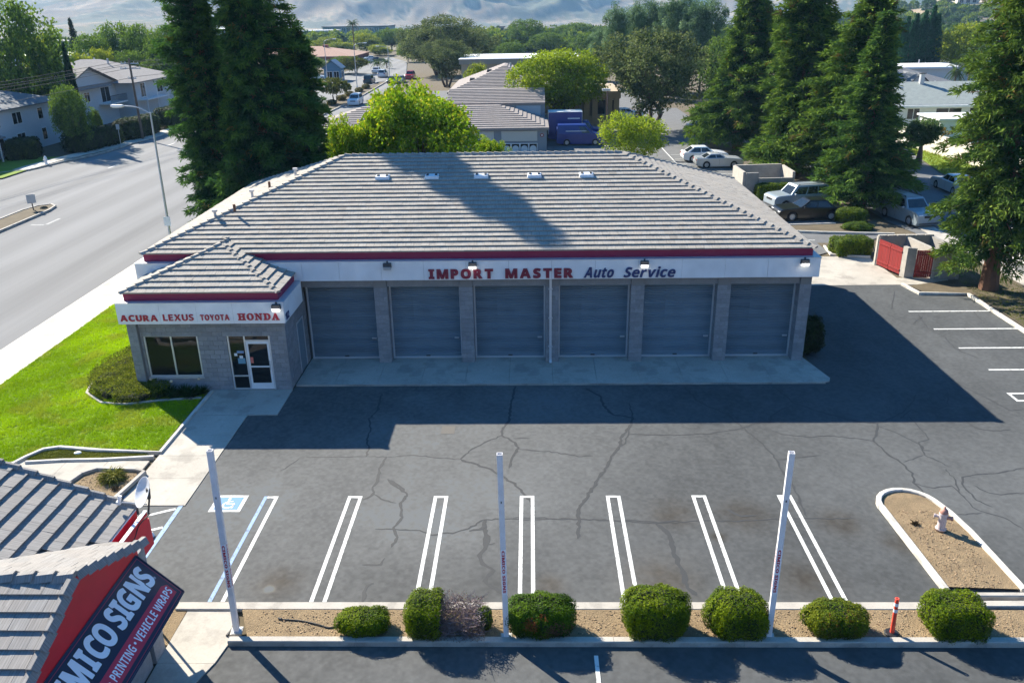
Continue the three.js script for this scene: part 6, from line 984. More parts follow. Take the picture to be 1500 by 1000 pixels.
function pitched(g, type, x0, x1, z0, z1, y, rise, ov, mat, th = 0.14, rows = 0) {
  x0 -= ov; x1 += ov; z0 -= ov; z1 += ov; const alongX = x1 - x0 >= z1 - z0, w = (alongX ? z1 - z0 : x1 - x0) / 2, ins = type === 'hip' ? w : 0, c = (alongX ? z0 + z1 : x0 + x1) / 2;
  const R = alongX ? [V(x0 + ins, y + rise, c), V(x1 - ins, y + rise, c)] : [V(c, y + rise, z0 + ins), V(c, y + rise, z1 - ins)], P0 = V(x0, y, z1), P1 = V(x1, y, z1), P2 = V(x1, y, z0), P3 = V(x0, y, z0), gb = new GB(), dn = (p) => p.clone().setY(p.y - th);
  const fs = alongX ? [[P0, P1, R[1], R[0]], [P1, P2, R[1]], [P2, P3, R[0], R[1]], [P3, P0, R[0]]] : [[P0, P1, R[1]], [P1, P2, R[0], R[1]], [P2, P3, R[0]], [P3, P0, R[1], R[0]]];
  for (const f of fs) {
    const gable = type === 'gable' && f.length === 3; if (gable) continue;
    if (rows && f.length >= 3) { const top = f.length === 4 ? [f[3], f[2]] : [f[2], f[2]]; for (let i = 0; i < rows; i++) { const a = f[0].clone().lerp(top[0], i / rows), b = f[1].clone().lerp(top[1], i / rows), c2 = f[1].clone().lerp(top[1], (i + 1) / rows), d = f[0].clone().lerp(top[0], (i + 1) / rows), lift = V(0, 0.07, 0); const a2 = a.clone().add(lift), b2 = b.clone().add(lift); gb.face([a2, b2, c2, d]); gb.face([a, b, b2, a2]); } } else gb.face(f);
    gb.face(f.map(dn).reverse());
  }
  const rim = [P0, P1, P2, P3]; for (let i = 0; i < 4; i++) { const a = rim[i], b = rim[(i + 1) % 4]; gb.face([dn(a), dn(b), b, a]); }
  const roof = gb.to('roof', mat, g);
  if (type === 'gable') { for (const f of fs.filter((q) => q.length === 3)) { const e = new GB(); const c3 = f[0].clone().add(f[1]).add(f[2]).divideScalar(3), inn = V((x0 + x1) / 2, c3.y, (z0 + z1) / 2).sub(c3).setY(0).normalize().multiplyScalar(ov); e.face(f.map((p) => p.clone().add(inn).setY(p.y - th))); e.to('gable', g.userData.wallMat || MB.grey, g); } }
  return roof;
}
// windows on an axis-aligned wall: face 'x' at X = p looking +x (s = 1) or -x, or 'z' at Z = p; a..b along, y0..y1 up
function win(g, face, p, s, a, b, y0, y1, o = {}) {
  const w = new THREE.Group(); w.name = o.name || 'window'; g.add(w); const f = 0.07, d = (t0, t1) => [p + s * t0, p + s * t1].sort((m, n) => m - n), bx = (a0, a1, b0, b1, t0, t1, gb) => { const [q0, q1] = d(t0, t1); return face === 'x' ? gb.box(q0, q1, b0, b1, a0, a1) : gb.box(a0, a1, b0, b1, q0, q1); };
  const fr = new GB(); bx(a - f, b + f, y1, y1 + f, -0.02, 0.05, fr); bx(a - f, b + f, y0 - f, y0, -0.02, 0.05, fr); bx(a - f, a, y0, y1, -0.02, 0.05, fr); bx(b, b + f, y0, y1, -0.02, 0.05, fr); if (b - a > 1.1) bx((a + b) / 2 - f / 2, (a + b) / 2 + f / 2, y0, y1, -0.02, 0.045, fr); fr.to('frame', o.frame || MB.frame, w);
  bx(a, b, y0, y1, -0.02, 0.02, new GB()).to('pane', o.pane || M.glass, w);
}
function house(name, label, o, cat = 'house') {
  const t = thing(name, label, cat); t.userData.wallMat = o.wall; for (const r of o.blocks) new GB().box(r[0], r[1], 0, r[4], r[2], r[3]).to('wall', r[5] || o.wall, t);
  for (const r of o.roofs) pitched(t, ...r); for (const w of o.wins || []) win(t, ...w); if (o.extra) o.extra(t); delete t.userData.wallMat; return t;
}
{
  house('apartment_house', 'blue grey two storey apartment house beyond the road, nearest the photo edge', { wall: MB.paleBlue, blocks: [[-74, -57.6, -103.5, -72, 5.0]], roofs: [['hip', -74, -57.6, -103.5, -72, 5.0, 2.6, 0.5, MB.slate]], wins: [-77, -82, -86, -91, -95.2, -99.6].flatMap((z, i) => [['x', -57.6, 1, z, z + (i % 2 ? 1.0 : 1.7), 3.2, 4.4], ['x', -57.6, 1, z, z + (i % 2 ? 0.9 : 1.5), 0.8, 2.1]]).concat([['z', -72, 1, -62, -60.4, 3.2, 4.4]]),
    extra: (t) => { new GB().hexa([V(-57.6, 2.55, -72), V(-56, 2.35, -72), V(-56, 2.35, -89), V(-57.6, 2.55, -89)], [V(-57.6, 2.85, -72), V(-56, 2.5, -72), V(-56, 2.5, -89), V(-57.6, 2.85, -89)]).to('porch_roof', MB.slate, t); for (const z of [-73, -80.5, -88]) new GB().box(-56.3, -56.18, 0, 2.4, z - 0.06, z + 0.06).to('porch_post', MB.frame, t); win(t, 'x', -57.6, 1, -84.4, -83.4, 0.05, 2.1, { name: 'door', pane: MB.paleBlue }); } });
  house('apartment_house', 'pale two storey house with gable and balcony behind the street hedge', { wall: MB.grey, blocks: [[-80, -60.2, -124, -109, 5.4], [-74, -57.6, -138, -124, 5.2]], roofs: [['gable', -80, -60.2, -124, -109, 5.4, 2.5, 0.6, MB.shingle], ['hip', -76, -57.6, -139, -123.5, 5.25, 2.9, 0.6, MB.shingle], ['gable', -66, -59.9, -121, -112.5, 5.2, 1.3, 0.5, MB.shingle]], wins: [['x', -60.2, 1, -111.5, -110, 3.4, 4.6], ['x', -60.2, 1, -116.2, -114.8, 3.4, 4.6], ['x', -60.2, 1, -122, -119.5, 2.95, 4.9], ['x', -57.6, 1, -128, -126.3, 3.0, 4.9], ['x', -57.6, 1, -134, -132, 3.2, 4.6], ['z', -109, 1, -63.5, -62, 3.4, 4.6], ['z', -109, 1, -67.5, -66, 3.4, 4.6], ['x', -60.2, 1, -117, -115.5, 0.9, 2.1]],
    extra: (t) => { new GB().box(-60.2, -58.4, 2.7, 2.88, -123.5, -118.5).to('balcony', MB.frame, t); for (let i = 0; i < 16; i++) new GB().box(-58.47, -58.43, 2.88, 3.8, -123.4 + i * 0.32, -123.36 + i * 0.32).to('baluster', M.dark, t); new GB().box(-58.49, -58.41, 3.8, 3.87, -123.45, -118.5).to('handrail', M.dark, t); for (const [x, z] of [[-66, -117], [-69, -118], [-72, -116], [-75, -118], [-63.5, -130], [-66.5, -132]]) new GB().tube(V(x, 6.4, z), V(x, 8.3, z), 0.14, 0.14, 8).to('vent_pipe', M.galv, t); new GB().box(-57.65, -56.2, 2.6, 2.75, -133, -125).to('balcony', MB.frame, t); for (const z of [-132.8, -129, -125.2]) new GB().box(-56.4, -56.28, 0, 5.1, z - 0.06, z + 0.06).to('post', MB.frame, t); } });
  const carport = thing('carport', 'pale low wall and flat carport beyond the hedges by the utility pole', 'carport'); new GB().box(-58, -49.5, 0, 2.5, -151, -150.7).to('wall', MB.whiteW, carport); new GB().box(-60, -50, 2.5, 2.75, -158, -149).to('roof', MB.slate, carport);
  vehicle('parked_suv', 'pale car beside the carport behind the far hedges', 'suv', [-50.5, 0, -143], 1.4, { ...SUV, rails: false, mat: paintM(0.5, 0.55, 0.6, 0.2), lowDetail: true }, CP);
  house('flat_roofed_block', 'pale blue flat roofed block behind the twin thin cypresses', { wall: S(0.5, 0.56, 0.62, 0.8), blocks: [[-95, -76.5, -164, -150, 7.6]], roofs: [], extra: (t) => { new GB().box(-95.4, -76.1, 7.6, 7.95, -164.4, -149.6).to('parapet', MB.frame, t); new GB().box(-95, -76.4, 4.0, 4.12, -150, -149.93).to('trim', M.dark, t); new GB().box(-85.2, -85.1, 0, 7.6, -150, -149.92).to('trim', M.dark, t); win(t, 'z', -150, 1, -83, -80, 4.8, 6.4); win(t, 'z', -150, 1, -92, -88, 4.8, 6.4); for (const x of [-88, -82]) new GB().box(x, x + 1.2, 7.95, 8.5, -158, -156.5).to('roof_unit', M.galv, t); } }, 'building');
  house('flat_roofed_block', 'distant low grey roof among trees beyond the pale blue block', { wall: MB.paleBlue, blocks: [[-175, -140, -305, -285, 6]], roofs: [], extra: (t) => { new GB().box(-176, -139, 6, 6.6, -306, -284).to('roof', MB.slate, t); for (let i = 0; i < 6; i++) win(t, 'z', -285, 1, -172 + i * 5.5, -169.5 + i * 5.5, 2, 4.5); } }, 'building');
  // tiled complex behind the workshop
  house('tiled_building', 'grey building with stepped brown tiled roofs behind the workshop roof ridge', { wall: MB.greySiding, blocks: [[-10, 1.75, -101, -90.4, 2.45], [-9.5, 1.7, -106, -98.5, 4.2], [-10, 3.2, -127.8, -109, 4.5]], roofs: [['hip', -24, 1.75, -101.4, -90.4, 2.5, 1.9, 0.25, MB.tileFar, 0.2, 12], ['gable', -9.5, 1.6, -106.2, -98.5, 4.25, 1.35, 0.12, MB.tileFar, 0.16, 10], ['hip', -10.2, 3.4, -128, -109, 4.6, 2.75, 0.3, MB.tileFar, 0.2, 18]], extra: (t) => {
    new GB().box(-3.1, 0.75, 1.15, 2.2, -90.4, -90.34).to('signboard', MB.cream, t); new GB().box(-9, -3.9, 1.2, 2.2, -90.4, -90.34).to('signboard', MB.cream, t);
    for (let i = 0; i < 4; i++) { win(t, 'z', -90.4, 1, -2.95 + i * 0.95, -2.15 + i * 0.95, 0.05, 0.85); const sh = new THREE.Shape(); sh.moveTo(-0.36, 0); sh.lineTo(0.36, 0); sh.lineTo(0.36, 0.28); sh.absarc(0, 0.28, 0.36, 0, Math.PI, false); part('arched_panel', new THREE.ExtrudeGeometry(sh, { depth: 0.05, bevelEnabled: false }).translate(-2.55 + i * 0.95, 0.05, -90.34), MB.whiteW, t); }
    part('round_sign', new THREE.CylinderGeometry(0.2, 0.2, 0.05, 20).rotateX(Math.PI / 2).translate(1.25, 1.75, -90.35), MB.brick, t); part('round_sign', new THREE.CylinderGeometry(0.09, 0.09, 0.06, 16).rotateX(Math.PI / 2).translate(1.25, 1.75, -90.34), MB.whiteW, t);
    win(t, 'z', -98.5, 1, -7.4, -5.6, 3.2, 3.8); win(t, 'z', -98.5, 1, -4.2, -3.5, 3.2, 3.8); new GB().box(-1.6, 1.2, 2.6, 3.95, -98.5, -98.44).to('signboard', S(0.4, 0.46, 0.5, 0.8), t);
    for (const [x, z] of [[-7.5, -112.5], [-5.4, -112.5], [-3.3, -112.5], [-5.4, -115.5]]) { const y = 4.6 + (z + 108.7 < 0 ? (-108.7 - z) / 9.8 * 2.75 : 0); new GB().hexa([V(x - 0.35, y, z + 0.3), V(x + 0.35, y, z + 0.3), V(x + 0.35, y + 0.1, z - 0.3), V(x - 0.35, y + 0.1, z - 0.3)], [V(x - 0.28, y + 0.35, z + 0.2), V(x + 0.28, y + 0.35, z + 0.2), V(x + 0.28, y + 0.4, z - 0.3), V(x - 0.28, y + 0.4, z - 0.3)]).to('roof_vent', M.dark, t); } new GB().tube(V(-2.6, 6.4, -117), V(-2.6, 7.6, -117), 0.12, 0.12, 8).to('flue', M.galv, t); } }, 'building');
  house('flat_roofed_block', 'tan flat roofed block between the big oaks and the bright round tree', { wall: MB.tan, blocks: [[-13, 9, -182, -165, 4.6]], roofs: [], extra: (t) => { new GB().box(-13.4, 9.4, 4.6, 5.5, -182.4, -164.6).to('parapet', S(0.3, 0.26, 0.2, 0.8), t); new GB().box(-13.5, 9.5, 5.5, 5.6, -182.5, -164.5).to('coping', MB.frame, t); for (let i = 0; i < 6; i++) win(t, 'z', -165, 1, -12 + i * 3.4, -10.4 + i * 3.4, 1, 3); } }, 'building');
  house('pillared_building', 'tan building with wide pillared openings beside the rear car park', { wall: MB.tan, blocks: [[2.5, 11.6, -124, -113, 3.9]], roofs: [], extra: (t) => { new GB().box(2.3, 11.8, 3.3, 4.2, -124, -111.9).to('canopy', MB.tan, t); for (const x of [3.2, 7.4, 8.5, 10.4, 11.3]) new GB().box(x - 0.35, x + 0.35, 0, 3.3, -112.7, -112).to('pillar', MB.tan, t); new GB().box(2.4, 11.7, 0, 1.1, -112.5, -112.2).to('low_wall', MB.tan, t); for (const x of [4.2, 8.9, 10.6]) win(t, 'z', -113, 1, x, x + 1, 1.2, 3); } }, 'building');
  // restaurant, kiosk, far blocks
  house('restaurant', 'long building with red band and pale roof across the far road', { wall: S(0.3, 0.26, 0.25, 0.9), blocks: [[-88, -57, -300, -276, 4.6]], roofs: [['hip', -89, -56, -301, -275, 5.4, 2.6, 0.6, MB.redRoof]], extra: (t) => { new GB().box(-89.4, -55.6, 4.0, 5.2, -301.4, -274.6).to('red_band', MB.brick, t); for (let i = 0; i < 8; i++) win(t, 'z', -276, 1, -86 + i * 3.6, -83.8 + i * 3.6, 0.8, 3); win(t, 'x', -57, 1, -297, -294, 0.8, 3); win(t, 'x', -57, 1, -288, -284, 0.8, 3); t.position.y = -4.3; for (const x of [-80, -68]) new GB().box(x, x + 1.5, 7.4, 8.4, -289, -287).to('chimney', MB.brick, t); } }, 'building');
  house('drive_through_kiosk', 'small blue gabled kiosk with white framed windows beside the far road', { wall: MB.blueSiding, blocks: [[-45.7, -42.1, -196, -191.8, 3.3]], roofs: [['gable', -45.7, -42.1, -196.01, -191.8, 3.35, 1.7, 0.35, S(0.12, 0.24, 0.34, 0.8)]], wins: [['z', -191.8, 1, -45.2, -43.9, 0.9, 2.6], ['z', -191.8, 1, -43.5, -42.4, 0.9, 2.6], ['x', -42.1, 1, -195, -193, 0.9, 2.6]], extra: (t) => { t.position.y = -0.7; } }, 'kiosk');
  const glassF = P(0.04, 0.12, 0.14, 0.1, { ior: 1.7 });
  const far = (name, lb, px0, px1, pt, z, y0, dep, wall, floors, cols, o = {}) => { const a = AT(px0, pt, z), b = AT(px1, pt, z), h = a.y; const t = thing(name, lb, 'building'); new GB().box(a.x, b.x, y0, h, z - dep, z).to('wall', wall, t); new GB().box(a.x - 0.5, b.x + 0.5, h, h + 0.5, z - dep - 0.5, z + 0.5).to('roof', o.roof || MB.slate, t); const fh = (h - y0) / floors, cw = (b.x - a.x) / cols; for (let i = 0; i < floors; i++) for (let j = 0; j < cols; j++) win(t, 'z', z, 1, a.x + j * cw + cw * 0.12, a.x + (j + 1) * cw - cw * 0.12, y0 + i * fh + fh * 0.3, y0 + (i + 1) * fh - fh * 0.15, { pane: o.pane || M.glass }); return t; };
  far('office_block', 'long teal glass office block on the skyline beyond the palm', 472, 568, 40, -560, -8, 30, S(0.2, 0.32, 0.36, 0.6), 3, 14, { pane: glassF });
  far('office_block', 'low pale blue block at the end of the teal glass office', 568, 596, 46, -600, -9, 25, MB.paleBlue, 2, 5);
  far('shop_block', 'pinkish tan shop block with pale tower among far trees', 700, 728, 44, -420, -3, 20, S(0.5, 0.34, 0.24, 0.9), 2, 5); far('shop_block', 'narrow cream tower beside the pinkish tan shop block', 733, 738, 40, -418, -3, 8, MB.cream, 3, 1); far('shop_block', 'tan shop block right of the narrow cream tower among far trees', 740, 758, 44, -425, -3, 20, S(0.5, 0.36, 0.26, 0.9), 2, 3); far('shop_block', 'cream block at the end of the far shop row', 757, 766, 41, -430, -3, 14, MB.cream, 3, 2);
  far('shop_block', 'long teal roofed low shop below the far shop row', 733, 772, 57, -300, 0, 14, MB.paleBlue, 1, 8, { roof: S(0.1, 0.2, 0.24, 0.7) }); far('shop_block', 'green walled block among trees above the bright round tree', 790, 814, 42, -460, -4, 18, S(0.1, 0.32, 0.2, 0.8), 2, 4);
  for (const [px, pt, z, w, d, h, m, lb] of [[300, 44, -420, 22, 14, 7, 0, 'white flat roofed block glimpsed behind the big redwoods'], [455, 46, -470, 26, 14, 7, 1, 'cream low block on the skyline between redwoods and palm'], [610, 52, -440, 24, 14, 6, 0, 'white low block among trees beyond the wide oak'], [668, 40, -520, 20, 14, 7, 2, 'grey roofed block far off above the wide oak'], [776, 46, -500, 18, 12, 6, 1, 'cream block far off beside the green walled block'], [836, 44, -520, 26, 14, 6, 0, 'white block far off above the broad dark tree'], [862, 50, -430, 18, 12, 5, 2, 'small grey block far off before the eucalyptus row'], [190, 52, -460, 24, 14, 7, 1, 'cream roof far off above the grove']]) {
    const p = AT(px, pt, z), y = Math.min(p.y - h, terrainY(p.x, z)), t = thing('far_block', lb, 'building', [0, 0, 0], 0, 'low blocks on the valley floor'); t.userData.wallMat = MB.cream; const mm = [MB.whiteW, MB.cream, MB.grey][m]; new GB().box(p.x - w / 2, p.x + w / 2, y, p.y, z - d, z).to('wall', mm, t); new GB().box(p.x - w / 2 - 0.4, p.x + w / 2 + 0.4, p.y, p.y + 0.5, z - d - 0.4, z + 0.4).to('roof', m === 2 ? MB.slate : MB.frame, t); delete t.userData.wallMat; for (let k = 0; k < 5; k++) win(t, 'z', z, 1, p.x - w / 2 + 1.5 + k * w / 5, p.x - w / 2 + 3.6 + k * w / 5, p.y - 3, p.y - 1.2);
  }
  // homes behind the side street
  house('bungalow', 'low bungalow with wide grey green roof across the side street', { wall: MB.whiteW, blocks: [[43.5, 56, -116, -104, 2.9]], roofs: [['gable', 43, 57.5, -116.4, -104.2, 2.9, 2.1, 0.5, MB.greenRoof]], wins: [['z', -104, 1, 45.6, 47, 1.2, 2.4], ['z', -104, 1, 49, 52, 1.2, 2.4], ['z', -104, 1, 53, 54.5, 1.2, 2.4]], extra: (t) => { new GB().box(44, 55.5, 2.6, 2.85, -103.9, -103.3).to('fascia', MB.frame, t); new GB().box(49, 49.5, 3.6, 6.0, -110, -109.5).to('chimney', M.galv, t); new GB().box(48.9, 49.6, 6.0, 6.1, -110.1, -109.4).to('chimney_cap', M.dark, t); for (const [x, z] of [[46, -109], [52, -112]]) new GB().tube(V(x, 3.5, z), V(x, 4.9, z), 0.12, 0.12, 8).to('vent_pipe', M.galv, t); } });
  house('bungalow', 'dark grey hip roofed bungalow behind the grey green roof', { wall: MB.grey, blocks: [[51, 64, -145, -134, 2.9]], roofs: [['hip', 50.5, 64.5, -146, -133, 2.9, 2.2, 0.5, MB.slate], ['gable', 57, 60, -140, -131, 2.9, 1.5, 0.3, MB.slate]], wins: [['z', -134, 1, 53, 55, 1, 2.3], ['z', -134, 1, 61, 63, 1, 2.3]] });
  for (const [i, x0, x1, z0, z1, h, lb] of [[0, 57, 78, -170, -160, 3.4, 'long white flat roofed mobile home before the row of tall cypresses'], [1, 62, 80, -198, -190, 3.6, 'white mobile home between the redwoods and the tall cypresses'], [2, 77, 92, -178, -170, 3.4, 'pale grey roofed mobile home beside the tall cypress row'], [3, 60, 76, -186, -178, 3.0, 'brown sided mobile home below the white one by the redwoods']]) { const t = thing('mobile_home', lb, 'mobile home'); new GB().box(x0, x1, 0, h - 0.4, z0, z1).to('wall', i === 3 ? MB.tan : MB.whiteW, t); new GB().hexa([V(x0 - 0.4, h - 0.4, z1 + 0.4), V(x1 + 0.4, h - 0.4, z1 + 0.4), V(x1 + 0.4, h - 0.4, z0 - 0.4), V(x0 - 0.4, h - 0.4, z0 - 0.4)], [V(x0 - 0.3, h - 0.1, z1 + 0.3), V(x1 + 0.3, h - 0.1, z1 + 0.3), V(x1, h + 0.3, (z0 + z1) / 2), V(x0, h + 0.3, (z0 + z1) / 2)]).to('roof', MB.frame, t); for (let k = 0; k < 5; k++) win(t, 'z', z1, 1, x0 + 1.5 + k * 3, x0 + 3 + k * 3, 1.1, 2.2); for (const x of [x0 + 4, x1 - 5]) new GB().tube(V(x, h, (z0 + z1) / 2), V(x, h + 0.9, (z0 + z1) / 2), 0.1, 0.1, 6).to('vent_pipe', M.galv, t); }
  const fw = thing('garden_wall', 'long pale garden wall along the sunlit verge of the side street', 'wall'); for (let i = 0; i < 13; i++) { const a = [40.0 + i * 0.28, -98 + i * 3.2], b = [40.0 + (i + 1) * 0.28, -98 + (i + 1) * 3.2 - 0.02]; wallSeg(new GB(), a, b, 0.15, 1.9).to('panel', MB.cream, fw); } 
  house('garage', 'low white walled garage with flat roof behind the garden wall', { wall: MB.whiteW, blocks: [[44.5, 54, -98, -93, 2.4]], roofs: [], extra: (t) => { new GB().box(44.2, 54.3, 2.4, 2.6, -98.3, -92.7).to('roof', MB.frame, t); for (const x of [48.5, 51.3]) win(t, 'z', -93, 1, x, x + 1.6, 1.1, 2.1); } }, 'garage');
  // houses on the wooded rise far off
  for (const [px, py, z, w, lb] of [[1385, 33, -760, 16, 'pale house high on the wooded rise'], [1412, 42, -640, 15, 'tan house below the pale one on the wooded rise'], [1285, 48, -700, 14, 'small house among trees on the rise beside the redwood top'], [1448, 30, -800, 15, 'pale house near the top of the wooded rise beside the street tree']]) { const p = AT(px, py, z), y = terrainY(p.x, p.z) - 1; const t = thing('hill_house', lb, 'house'); t.userData.wallMat = MB.cream; new GB().box(p.x - w / 2, p.x + w / 2, y, y + 5, z - 9, z).to('wall', MB.cream, t); pitched(t, 'gable', p.x - w / 2, p.x + w / 2, z - 9, z, y + 5, 2.4, 0.6, MB.redRoof); delete t.userData.wallMat; for (let k = 0; k < 3; k++) win(t, 'z', z, 1, p.x - w / 2 + 1.5 + k * 4.5, p.x - w / 2 + 4 + k * 4.5, y + 2, y + 4); }
}
// ---------------------------------------------------------------- trees
{
  const proto = (g, h0, w0) => ({ ...g, h0, w0 });
  seed(101); const rwA = proto(redwoodGeo(21, 3.9, { n: 300, per: 30, tufts: 15, len: 0.36, w: 0.085, base: 0.06, c0: [0.022, 0.08, 0.03], c1: [0.11, 0.22, 0.035], brown: 0.01, power: 0.55, droop: 0.3 }), 21, 7.6);
  seed(102); const rwB = proto(redwoodGeo(17, 4.2, { n: 300, per: 26, tufts: 13, len: 0.4, w: 0.1, base: 0.07, power: 0.8, brown: 0.02, c0: [0.034, 0.1, 0.02], c1: [0.18, 0.27, 0.03] }), 17, 8.2);
  seed(103); const rwC = proto(redwoodGeo(16, 3.6, { n: 230, per: 23, tufts: 13, len: 0.4, w: 0.1, base: 0.05, power: 0.95, brown: 0.01, c0: [0.034, 0.1, 0.024], c1: [0.15, 0.255, 0.035] }), 16, 7.2);
  seed(104); const rwR = proto(redwoodGeo(17, 4.0, { n: 250, per: 30, tufts: 16, len: 0.3, w: 0.07, base: 0.1, power: 0.5, brown: 0.03, c0: [0.038, 0.1, 0.022], c1: [0.18, 0.26, 0.035], droop: 0.4, skirt: 0.35 }), 17, 8);
  const rt = (g, lb, x, z, h, w, o = {}) => tree(o.name || 'redwood_tree', lb, [x, 0, z], g, { bark: M.redBark, leaf: M.needle, scale: [w / g.w0, h / g.h0, w / g.w0], turn: o.turn || 0, cat: 'redwood', group: 'redwoods round the workshop' });
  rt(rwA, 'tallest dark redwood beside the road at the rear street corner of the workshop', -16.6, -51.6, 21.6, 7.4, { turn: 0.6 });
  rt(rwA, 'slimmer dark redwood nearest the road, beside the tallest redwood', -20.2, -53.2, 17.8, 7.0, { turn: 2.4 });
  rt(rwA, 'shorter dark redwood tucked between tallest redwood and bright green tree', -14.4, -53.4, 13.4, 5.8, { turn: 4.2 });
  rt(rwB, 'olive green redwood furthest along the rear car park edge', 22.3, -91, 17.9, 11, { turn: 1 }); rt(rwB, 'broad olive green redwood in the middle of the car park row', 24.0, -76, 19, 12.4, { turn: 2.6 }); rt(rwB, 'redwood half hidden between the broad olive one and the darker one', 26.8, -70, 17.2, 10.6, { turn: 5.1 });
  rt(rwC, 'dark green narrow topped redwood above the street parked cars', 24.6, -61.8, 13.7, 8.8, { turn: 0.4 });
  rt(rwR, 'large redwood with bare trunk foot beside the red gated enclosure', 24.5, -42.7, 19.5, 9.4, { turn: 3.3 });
  seed(105);
  const leafG = proto(broadGeo({ h: 8, cb: 0.8, rx: 4.2, clumps: 250, per: 190, size: 0.21, wide: 0.75, c0: [0.13, 0.26, 0.008], c1: [0.38, 0.52, 0.012], tipc: [0.55, 0.52, 0.03], tipf: 0.2, lump: 0.3, cl: 0.17, leafFlat: 0.5 }), 8, 8.4);
  seed(106); const roundG = proto(broadGeo({ h: 9, cb: 2.2, rx: 4.6, clumps: 200, per: 120, size: 0.26, wide: 0.65, c0: [0.13, 0.22, 0.01], c1: [0.4, 0.48, 0.02], lump: 0.3, cl: 0.2, stems: 3, trunk: 0.3 }), 9, 9.2);
  seed(107); const oakG = proto(broadGeo({ h: 11, cb: 3, rx: 6.5, clumps: 210, per: 120, size: 0.3, wide: 0.6, c0: [0.035, 0.065, 0.018], c1: [0.26, 0.31, 0.1], lump: 0.6, cl: 0.19, stems: 3, trunk: 0.45, fill: 0.35 }), 11, 13);
  seed(108); const eucG = proto(broadGeo({ h: 15, cb: 2, rx: 4, clumps: 190, per: 170, size: 0.34, wide: 0.42, c0: [0.05, 0.12, 0.05], c1: [0.28, 0.4, 0.2], lump: 0.7, cl: 0.24, hang: 0.4, trunk: 0.3 }), 15, 8);
  seed(109); const darkG = proto(broadGeo({ h: 10, cb: 1, rx: 5.5, clumps: 150, per: 90, size: 0.42, wide: 0.6, c0: [0.045, 0.105, 0.02], c1: [0.22, 0.33, 0.04], lump: 0.55, cl: 0.2, trunk: 0.3 }), 10, 11);
  seed(110); const limeG = proto(broadGeo({ h: 8, cb: 1, rx: 4.5, clumps: 110, per: 80, size: 0.42, wide: 0.65, c0: [0.13, 0.2, 0.014], c1: [0.42, 0.46, 0.03], lump: 0.45, cl: 0.22, trunk: 0.22 }), 8, 9);
  seed(111); const yelG = proto(broadGeo({ h: 5, cb: 0.9, rx: 2.6, clumps: 120, per: 90, size: 0.2, wide: 0.65, c0: [0.2, 0.3, 0.012], c1: [0.5, 0.58, 0.03], lump: 0.4, cl: 0.22, trunk: 0.1, stems: 3 }), 5, 5.2);
  seed(112); const umbG = proto(broadGeo({ h: 4, cb: 1.7, rx: 3.2, clumps: 110, per: 80, size: 0.22, wide: 0.6, c0: [0.07, 0.1, 0.012], c1: [0.22, 0.22, 0.03], lump: 0.2, cl: 0.2, trunk: 0.16, stems: 3, leafFlat: 0.8 }), 4, 6.4);
  seed(113); const pineG = proto(redwoodGeo(14, 3.2, { n: 110, per: 12, tufts: 8, len: 0.6, w: 0.2, base: 0.1, c0: [0.016, 0.04, 0.02], c1: [0.045, 0.08, 0.03], power: 0.9 }), 14, 6);
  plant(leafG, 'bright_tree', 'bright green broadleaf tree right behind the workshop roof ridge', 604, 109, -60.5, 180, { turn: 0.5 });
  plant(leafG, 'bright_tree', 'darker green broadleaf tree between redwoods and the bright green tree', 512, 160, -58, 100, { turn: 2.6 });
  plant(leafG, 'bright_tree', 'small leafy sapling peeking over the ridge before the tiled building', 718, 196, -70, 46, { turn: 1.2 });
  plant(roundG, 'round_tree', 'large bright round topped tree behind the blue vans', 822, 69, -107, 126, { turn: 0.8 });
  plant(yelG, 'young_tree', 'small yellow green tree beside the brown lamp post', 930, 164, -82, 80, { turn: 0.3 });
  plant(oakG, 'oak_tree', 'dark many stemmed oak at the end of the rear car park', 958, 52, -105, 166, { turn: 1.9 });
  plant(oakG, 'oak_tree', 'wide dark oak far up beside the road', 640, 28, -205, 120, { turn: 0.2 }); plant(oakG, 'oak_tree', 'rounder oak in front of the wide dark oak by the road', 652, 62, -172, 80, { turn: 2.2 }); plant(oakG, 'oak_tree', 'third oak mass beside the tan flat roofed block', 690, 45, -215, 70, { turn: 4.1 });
  [[906, 4, -150, 40, 'first pale grey green eucalyptus in the row beyond the oak'], [934, 0, -155, 44, 'second pale eucalyptus in the row beyond the oak'], [962, -6, -158, 50, 'third pale eucalyptus in the row beyond the oak'], [998, -14, -150, 60, 'tallest pale eucalyptus in the row beyond the oak'], [1034, -8, -145, 56, 'last pale eucalyptus, behind the olive redwood'], [884, 40, -165, 40, 'short eucalyptus at the open end of the pale row']].forEach(([x, y, z, w, lb], i) => plant(eucG, 'eucalyptus_tree', lb, x, y, z, w, { group: 'pale eucalyptus row beyond the oak', cat: 'eucalyptus' }));
  plant(umbG, 'median_tree', 'low round topped tree on the planted median of the far road', 487, 115, -143, 52, {}); plant(umbG, 'median_tree', 'second flat topped tree further along the far road by the kiosk', 520, 83, -212, 40, {});
  seed(120); const pal = proto(palmGeo(9, 26, 2.4), 9, 4.8), pal2 = proto(palmGeo(1.6, 20, 2.2, [0.12, 0.18, 0.05]), 1.6, 4.4);
  plant(pal, 'palm_tree', 'tall thin palm on the skyline above the restaurant', 516, 34, -300, 20, { cat: 'palm' }); [[552, 92, -225, 20, 'small palm in the restaurant forecourt'], [566, 90, -232, 18, 'smaller palm beside the first in the restaurant forecourt']].forEach(([x, y, z, w, lb]) => plant(pal2, 'palm_tree', lb, x, y, z, w, { cat: 'palm' }));
  plant(pal2, 'palm_tree', 'feathery palm beside the mobile homes', 1424, 92, -150, 40, { cat: 'palm' }); plant(pal2, 'palm_tree', 'short palm beside the feathery palm', 1402, 106, -148, 30, { cat: 'palm' });
